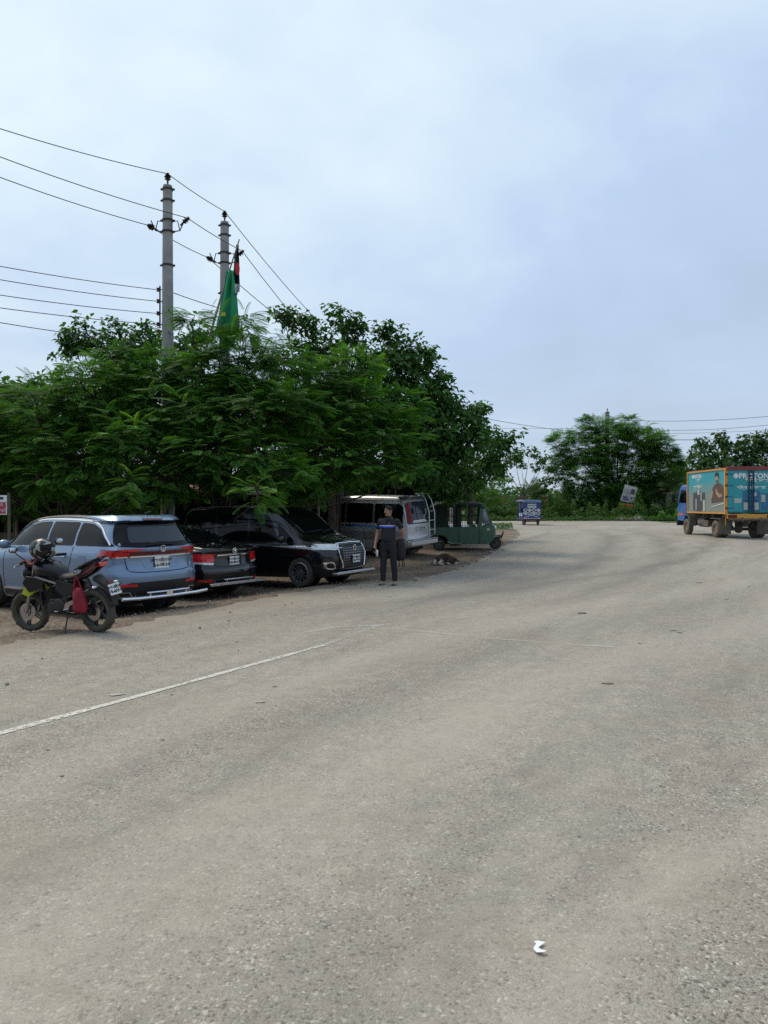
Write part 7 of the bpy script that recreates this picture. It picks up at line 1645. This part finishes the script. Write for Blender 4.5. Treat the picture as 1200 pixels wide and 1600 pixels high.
# ---------------------------------------------------------------- sleeping dog and rooster
def build_dog():
    r = empty('dog', label='brown and white dog sleeping on the dirt right of the standing man', cat='dog'); k = 1.0
    m, t, b = new_mat('dog_coat'); tcn = N(t, 'ShaderNodeTexCoord'); s_ = N(t, 'ShaderNodeSeparateXYZ'); t.links.new(tcn.outputs['Object'], s_.inputs[0])
    f = nmath(t, 'ADD', noise(t, tcn.outputs['Object'], 5, 3, .5), nmath(t, 'MULTIPLY', s_.outputs[2], 2.4)); t.links.new(nmix(t, nrange(t, f, .66, .70), (.46, .40, .33), (.05, .028, .018)), b.inputs['Base Color']); b.inputs['Roughness'].default_value = .9
    # lies on its side curled: x right, -y to the viewer
    n = [(-.22, .02, .12, .115, .125)]; e = []
    c = chain(n, e, 0, [(-.06, .04, .115, .105, .115), (.10, .03, .115, .110, .125), (.21, .0, .115, .085, .095), (.29, -.03, .095, .060), (.36, -.05, .075, .058, .060)])
    c2 = chain(n, e, c, [(.42, -.055, .062, .048, .046), (.48, -.06, .045, .030, .028), (.525, -.065, .035, .020)])
    tl_ = chain(n, e, 0, [(-.34, .0, .05, .030), (-.42, -.03, .025, .018), (-.50, -.06, .018, .012), (-.56, -.05, .014, .008)])
    a = chain(n, e, 0, [(-.15, -.10, .10, .070), (-.04, -.17, .065, .042)]); chain(n, e, a, [(-.14, -.23, .035, .024), (-.20, -.24, .025, .020), (-.10, -.26, .022, .018), (-.02, -.27, .020, .020)][0:1]+[(-.05, -.25, .022, .017), (.03, -.26, .018, .019)])
    a = chain(n, e, 3, [(.17, -.10, .075, .045), (.10, -.17, .04, .028), (.18, -.22, .025, .020), (.27, -.23, .018, .020)])
    chain(n, e, 3, [(.25, -.09, .05, .034), (.33, -.16, .028, .022), (.42, -.19, .018, .018)])
    chain(n, e, 0, [(-.24, -.13, .07, .05), (-.28, -.20, .035, .024), (-.20, -.27, .018, .018)])
    skin_mesh('body', n, e, m, r, 2)
    for q in (1, -1): MB().prism([(.345, .115), (.37, .155+.0*q), (.395, .11)], -.065+q*.032-.006, -.065+q*.032+.006, 'y').obj('ear', mm('dog_dark', (.05, .03, .02), .9), r, bevel=.003)
    MB().ball((.537, -.066, .038), .011, 8, 6).obj('nose', M['ink'], r)
    g = G(693, 882); r.location = (g.x, g.y+.1, g.z-.012); r.rotation_euler = (0, 0, R(-6)); r.scale = (.98, 1.0, 1.5)
build_dog()
def build_rooster():
    r = empty('rooster', label='dark brown rooster standing beyond the front wheel of the autorickshaw', cat='bird')
    f1 = mat('rooster_feathers', (.045, .018, .010), .6, var=.4, scale=20); f2 = mat('rooster_black', (.01, .012, .012), .5); rd = mat('rooster_comb', (.4, .02, .015), .5); yl = mat('rooster_leg', (.35, .25, .06), .6)
    n = [(0, 0, .26, .085, .10)]; e = []
    chain(n, e, 0, [(.09, 0, .29, .07, .075), (.15, 0, .37, .045), (.175, 0, .45, .032), (.19, 0, .50, .030), (.225, 0, .505, .014)]); chain(n, e, 0, [(-.12, 0, .29, .055, .06), (-.20, 0, .33, .03)])
    skin_mesh('body', n, e, f1, r, 2)
    for i in range(6): MB().tube([(-.16, (i-2.5)*.008, .31), (-.25-.01*i, (i-2.5)*.015, .42-.02*i), (-.36, (i-2.5)*.02, .38-.05*i)], [.02, .016, .004], 5).obj('tail_feather', f2, r)
    MB().prism([(.165, .525), (.175, .56), (.19, .535), (.205, .555), (.215, .52)], -.004, .004, 'y').prism([(.20, .485), (.215, .45), (.225, .485)], -.008, .008, 'y').obj('comb', rd, r); MB().tube([(.235, 0, .505), (.262, 0, .498)], [.009, .002], 6).obj('beak', yl, r)
    for s_ in (1, -1):
        lg = MB().tube([(.01, s_*.035, .20), (.02, s_*.04, .11), (.0, s_*.04, .01)], [.022, .009, .008], 6)
        for a in (-30, 0, 30, 180): lg.tube([(.0, s_*.04, .01), (.045*math.cos(R(a)), s_*.04+.045*math.sin(R(a)), .005)], .005, 4)
        lg.obj('leg', yl, r)
        MB().ball((-.01, s_*.075, .275), (.10, .02, .055)).obj('wing', f2, r)
    g = G(780, 848.5); r.location = g; r.rotation_euler = (0, 0, R(10)); r.scale = (.85, .85, .85)
build_rooster()

# ---------------------------------------------------------------- litter and stones
def crumple(px, py, s, m, label, seed=1):
    g = G(px, py); rr = random.Random(seed); vs = []; fs = []; k = 6
    out_l = [(-.25, -.5), (.05, -.62), (.30, -.42), (.02, -.30), (-.08, -.05), (.05, .05), (.42, .48), (.02, .45), (-.18, .55), (-.12, .28), (-.30, .0), (-.36, -.25)]
    o = MB().prism([(x*s, y*s) for x, y in out_l], 0, .0012, 'z')
    for v in o.v: v.z += .10*s*abs(math.sin(v.x/s*5+1))+.10*s*abs(v.y/s)
    vs, fs = o.v, o.f
    o = MB().add(vs, fs).obj('paper_scrap', m, smooth=25); o.location = (g.x, g.y, g.z+.004); tag(o, label, 'litter'); return o
crumple(843, 1484, .075, mat('scrap_white', (.80, .80, .80), .6, var=.05), 'crumpled white paper scrap on the near road at bottom right', 3)
leafm = mat('dead_leaf', (.16, .12, .075), .9, var=.3); flat = mat('squashed_litter', (.12, .105, .085), .9, var=.3); bone = mat('pale_litter', (.42, .40, .34), .9)
def bit(px, py, s, m, label, seed, cat='litter', name='litter', flatk=.25):
    g = G(px, py); rr = random.Random(seed); k = 9; vs = []
    for j in range(k): a = 2*math.pi*j/k; q = .72*s*rr.uniform(.45, 1); vs.append((q*math.cos(a), q*.45*math.sin(a), rr.uniform(0, .05)*s))
    vs.append((0, 0, s*flatk*.35)); fs = [(i, (i+1) % k, k) for i in range(k)]
    o = MB().add(vs, fs).obj(name, m, smooth=0, fix=False); o.location = (g.x, g.y, g.z+.004); o.rotation_euler = (0, 0, rr.uniform(-.5, .5)); tag(o, label, cat, 'bits of litter on the road')
    return o
for k, (px, py, s, m, lab) in enumerate(((1092, 911, .16, flat, 'dark flattened scrap far out on the road below the truck'), (910, 959, .20, flat, 'long dark scrap in the middle of the road'), (1052, 986, .09, leafm, 'small dead leaf right of the middle scrap'), (1062, 989, .08, flat, 'thin dark sliver beside the small dead leaf'), (1000, 1006, .06, leafm, 'dry leaf at the end of the faint crosswise line'), (950, 1069, .10, leafm, 'flat brown leaf below the crosswise line'), (182, 1087, .14, bone, 'pale flattened patch above the white line'), (405, 1098, .11, bone, 'pale scrap below the white line'), (430, 1074, .06, leafm, 'brown leaf just below the white line'), (75, 1174, .035, flat, 'small dark chip at the left below the white line'), (97, 1214, .03, flat, 'dark chip nearest the left edge'), (253, 1157, .035, leafm, 'dark leaf crumb below the middle of the white line'), (562, 1197, .02, flat, 'tiny dark pebble in the centre of the near road'), (1135, 937, .09, flat, 'short dark scrap at the right'), (1170, 917, .08, flat, 'dark chip near the right edge below the truck'), (905, 1310, .018, leafm, 'tiny leaf crumb in the right foreground'), (650, 878, .07, bone, 'pale wrapper on the dirt left of the dog'), (650, 897, .05, bone, 'white scrap on the dirt below the dog'), (708, 893, .08, bone, 'pale scrap right of and below the dog'), (735, 857, .12, bone, 'pale scrap under the autorickshaw'))):
    bit(px, py, s, m, lab, k)
# gravel crumbs over the verge and the road edge
pos = []; 
for _ in range(3600):
    px = random.uniform(-30, 830); py = random.gauss(955-.155*(px-0)*.9+(0 if px > 300 else 20), 32)
    if py < 835: continue
    g = G(px, py) if _ % 8 == 0 else None
    if g is None:
        q = pos[-1] if pos else (0, 15, 0); x = q[0]+random.gauss(0, .5); y = q[1]+random.gauss(0, .7); pos.append((x, y, gz(x, y)+.004))
    else: pos.append((g.x, g.y, g.z+.004))
pos = [q for q in pos if ((q[0]+1.9)*-.878+(q[1]-15.3)*.479 > -.15 if q[1] < 15.3 else q[0] < .3+(q[1]-16.5)*.42) or random.random() < .07]
pos = np.array(pos); n = len(pos); T = np.array([(-.5, -.5, 0), (.5, -.4, 0), (.4, .5, 0), (-.5, .4, 0), (-.3, -.25, .45), (.25, -.3, .5), (.3, .3, .4), (-.2, .25, .5)]); Fq = np.array([(4, 5, 6, 7), (0, 1, 5, 4), (1, 2, 6, 5), (2, 3, 7, 6), (3, 0, 4, 7)])
az = rng.random(n)*6.28; d_ = np.stack([np.cos(az), np.sin(az), np.zeros(n)], 1)
m, t, b = new_mat('gravel_stone'); a = N(t, 'ShaderNodeAttribute', attribute_name='rnd'); t.links.new(nmix(t, a.outputs['Fac'], (.09, .07, .052), (.32, .27, .21)), b.inputs['Base Color']); b.inputs['Roughness'].default_value = .9
o = place((T, Fq), pos, d_, np.tile([0, 0, 1.], (n, 1)), .012+.03*rng.random(n)**3, m, 'gravel'); o['kind'] = 'stuff'; o['label'] = 'loose gravel crumbs along the dirt verge'
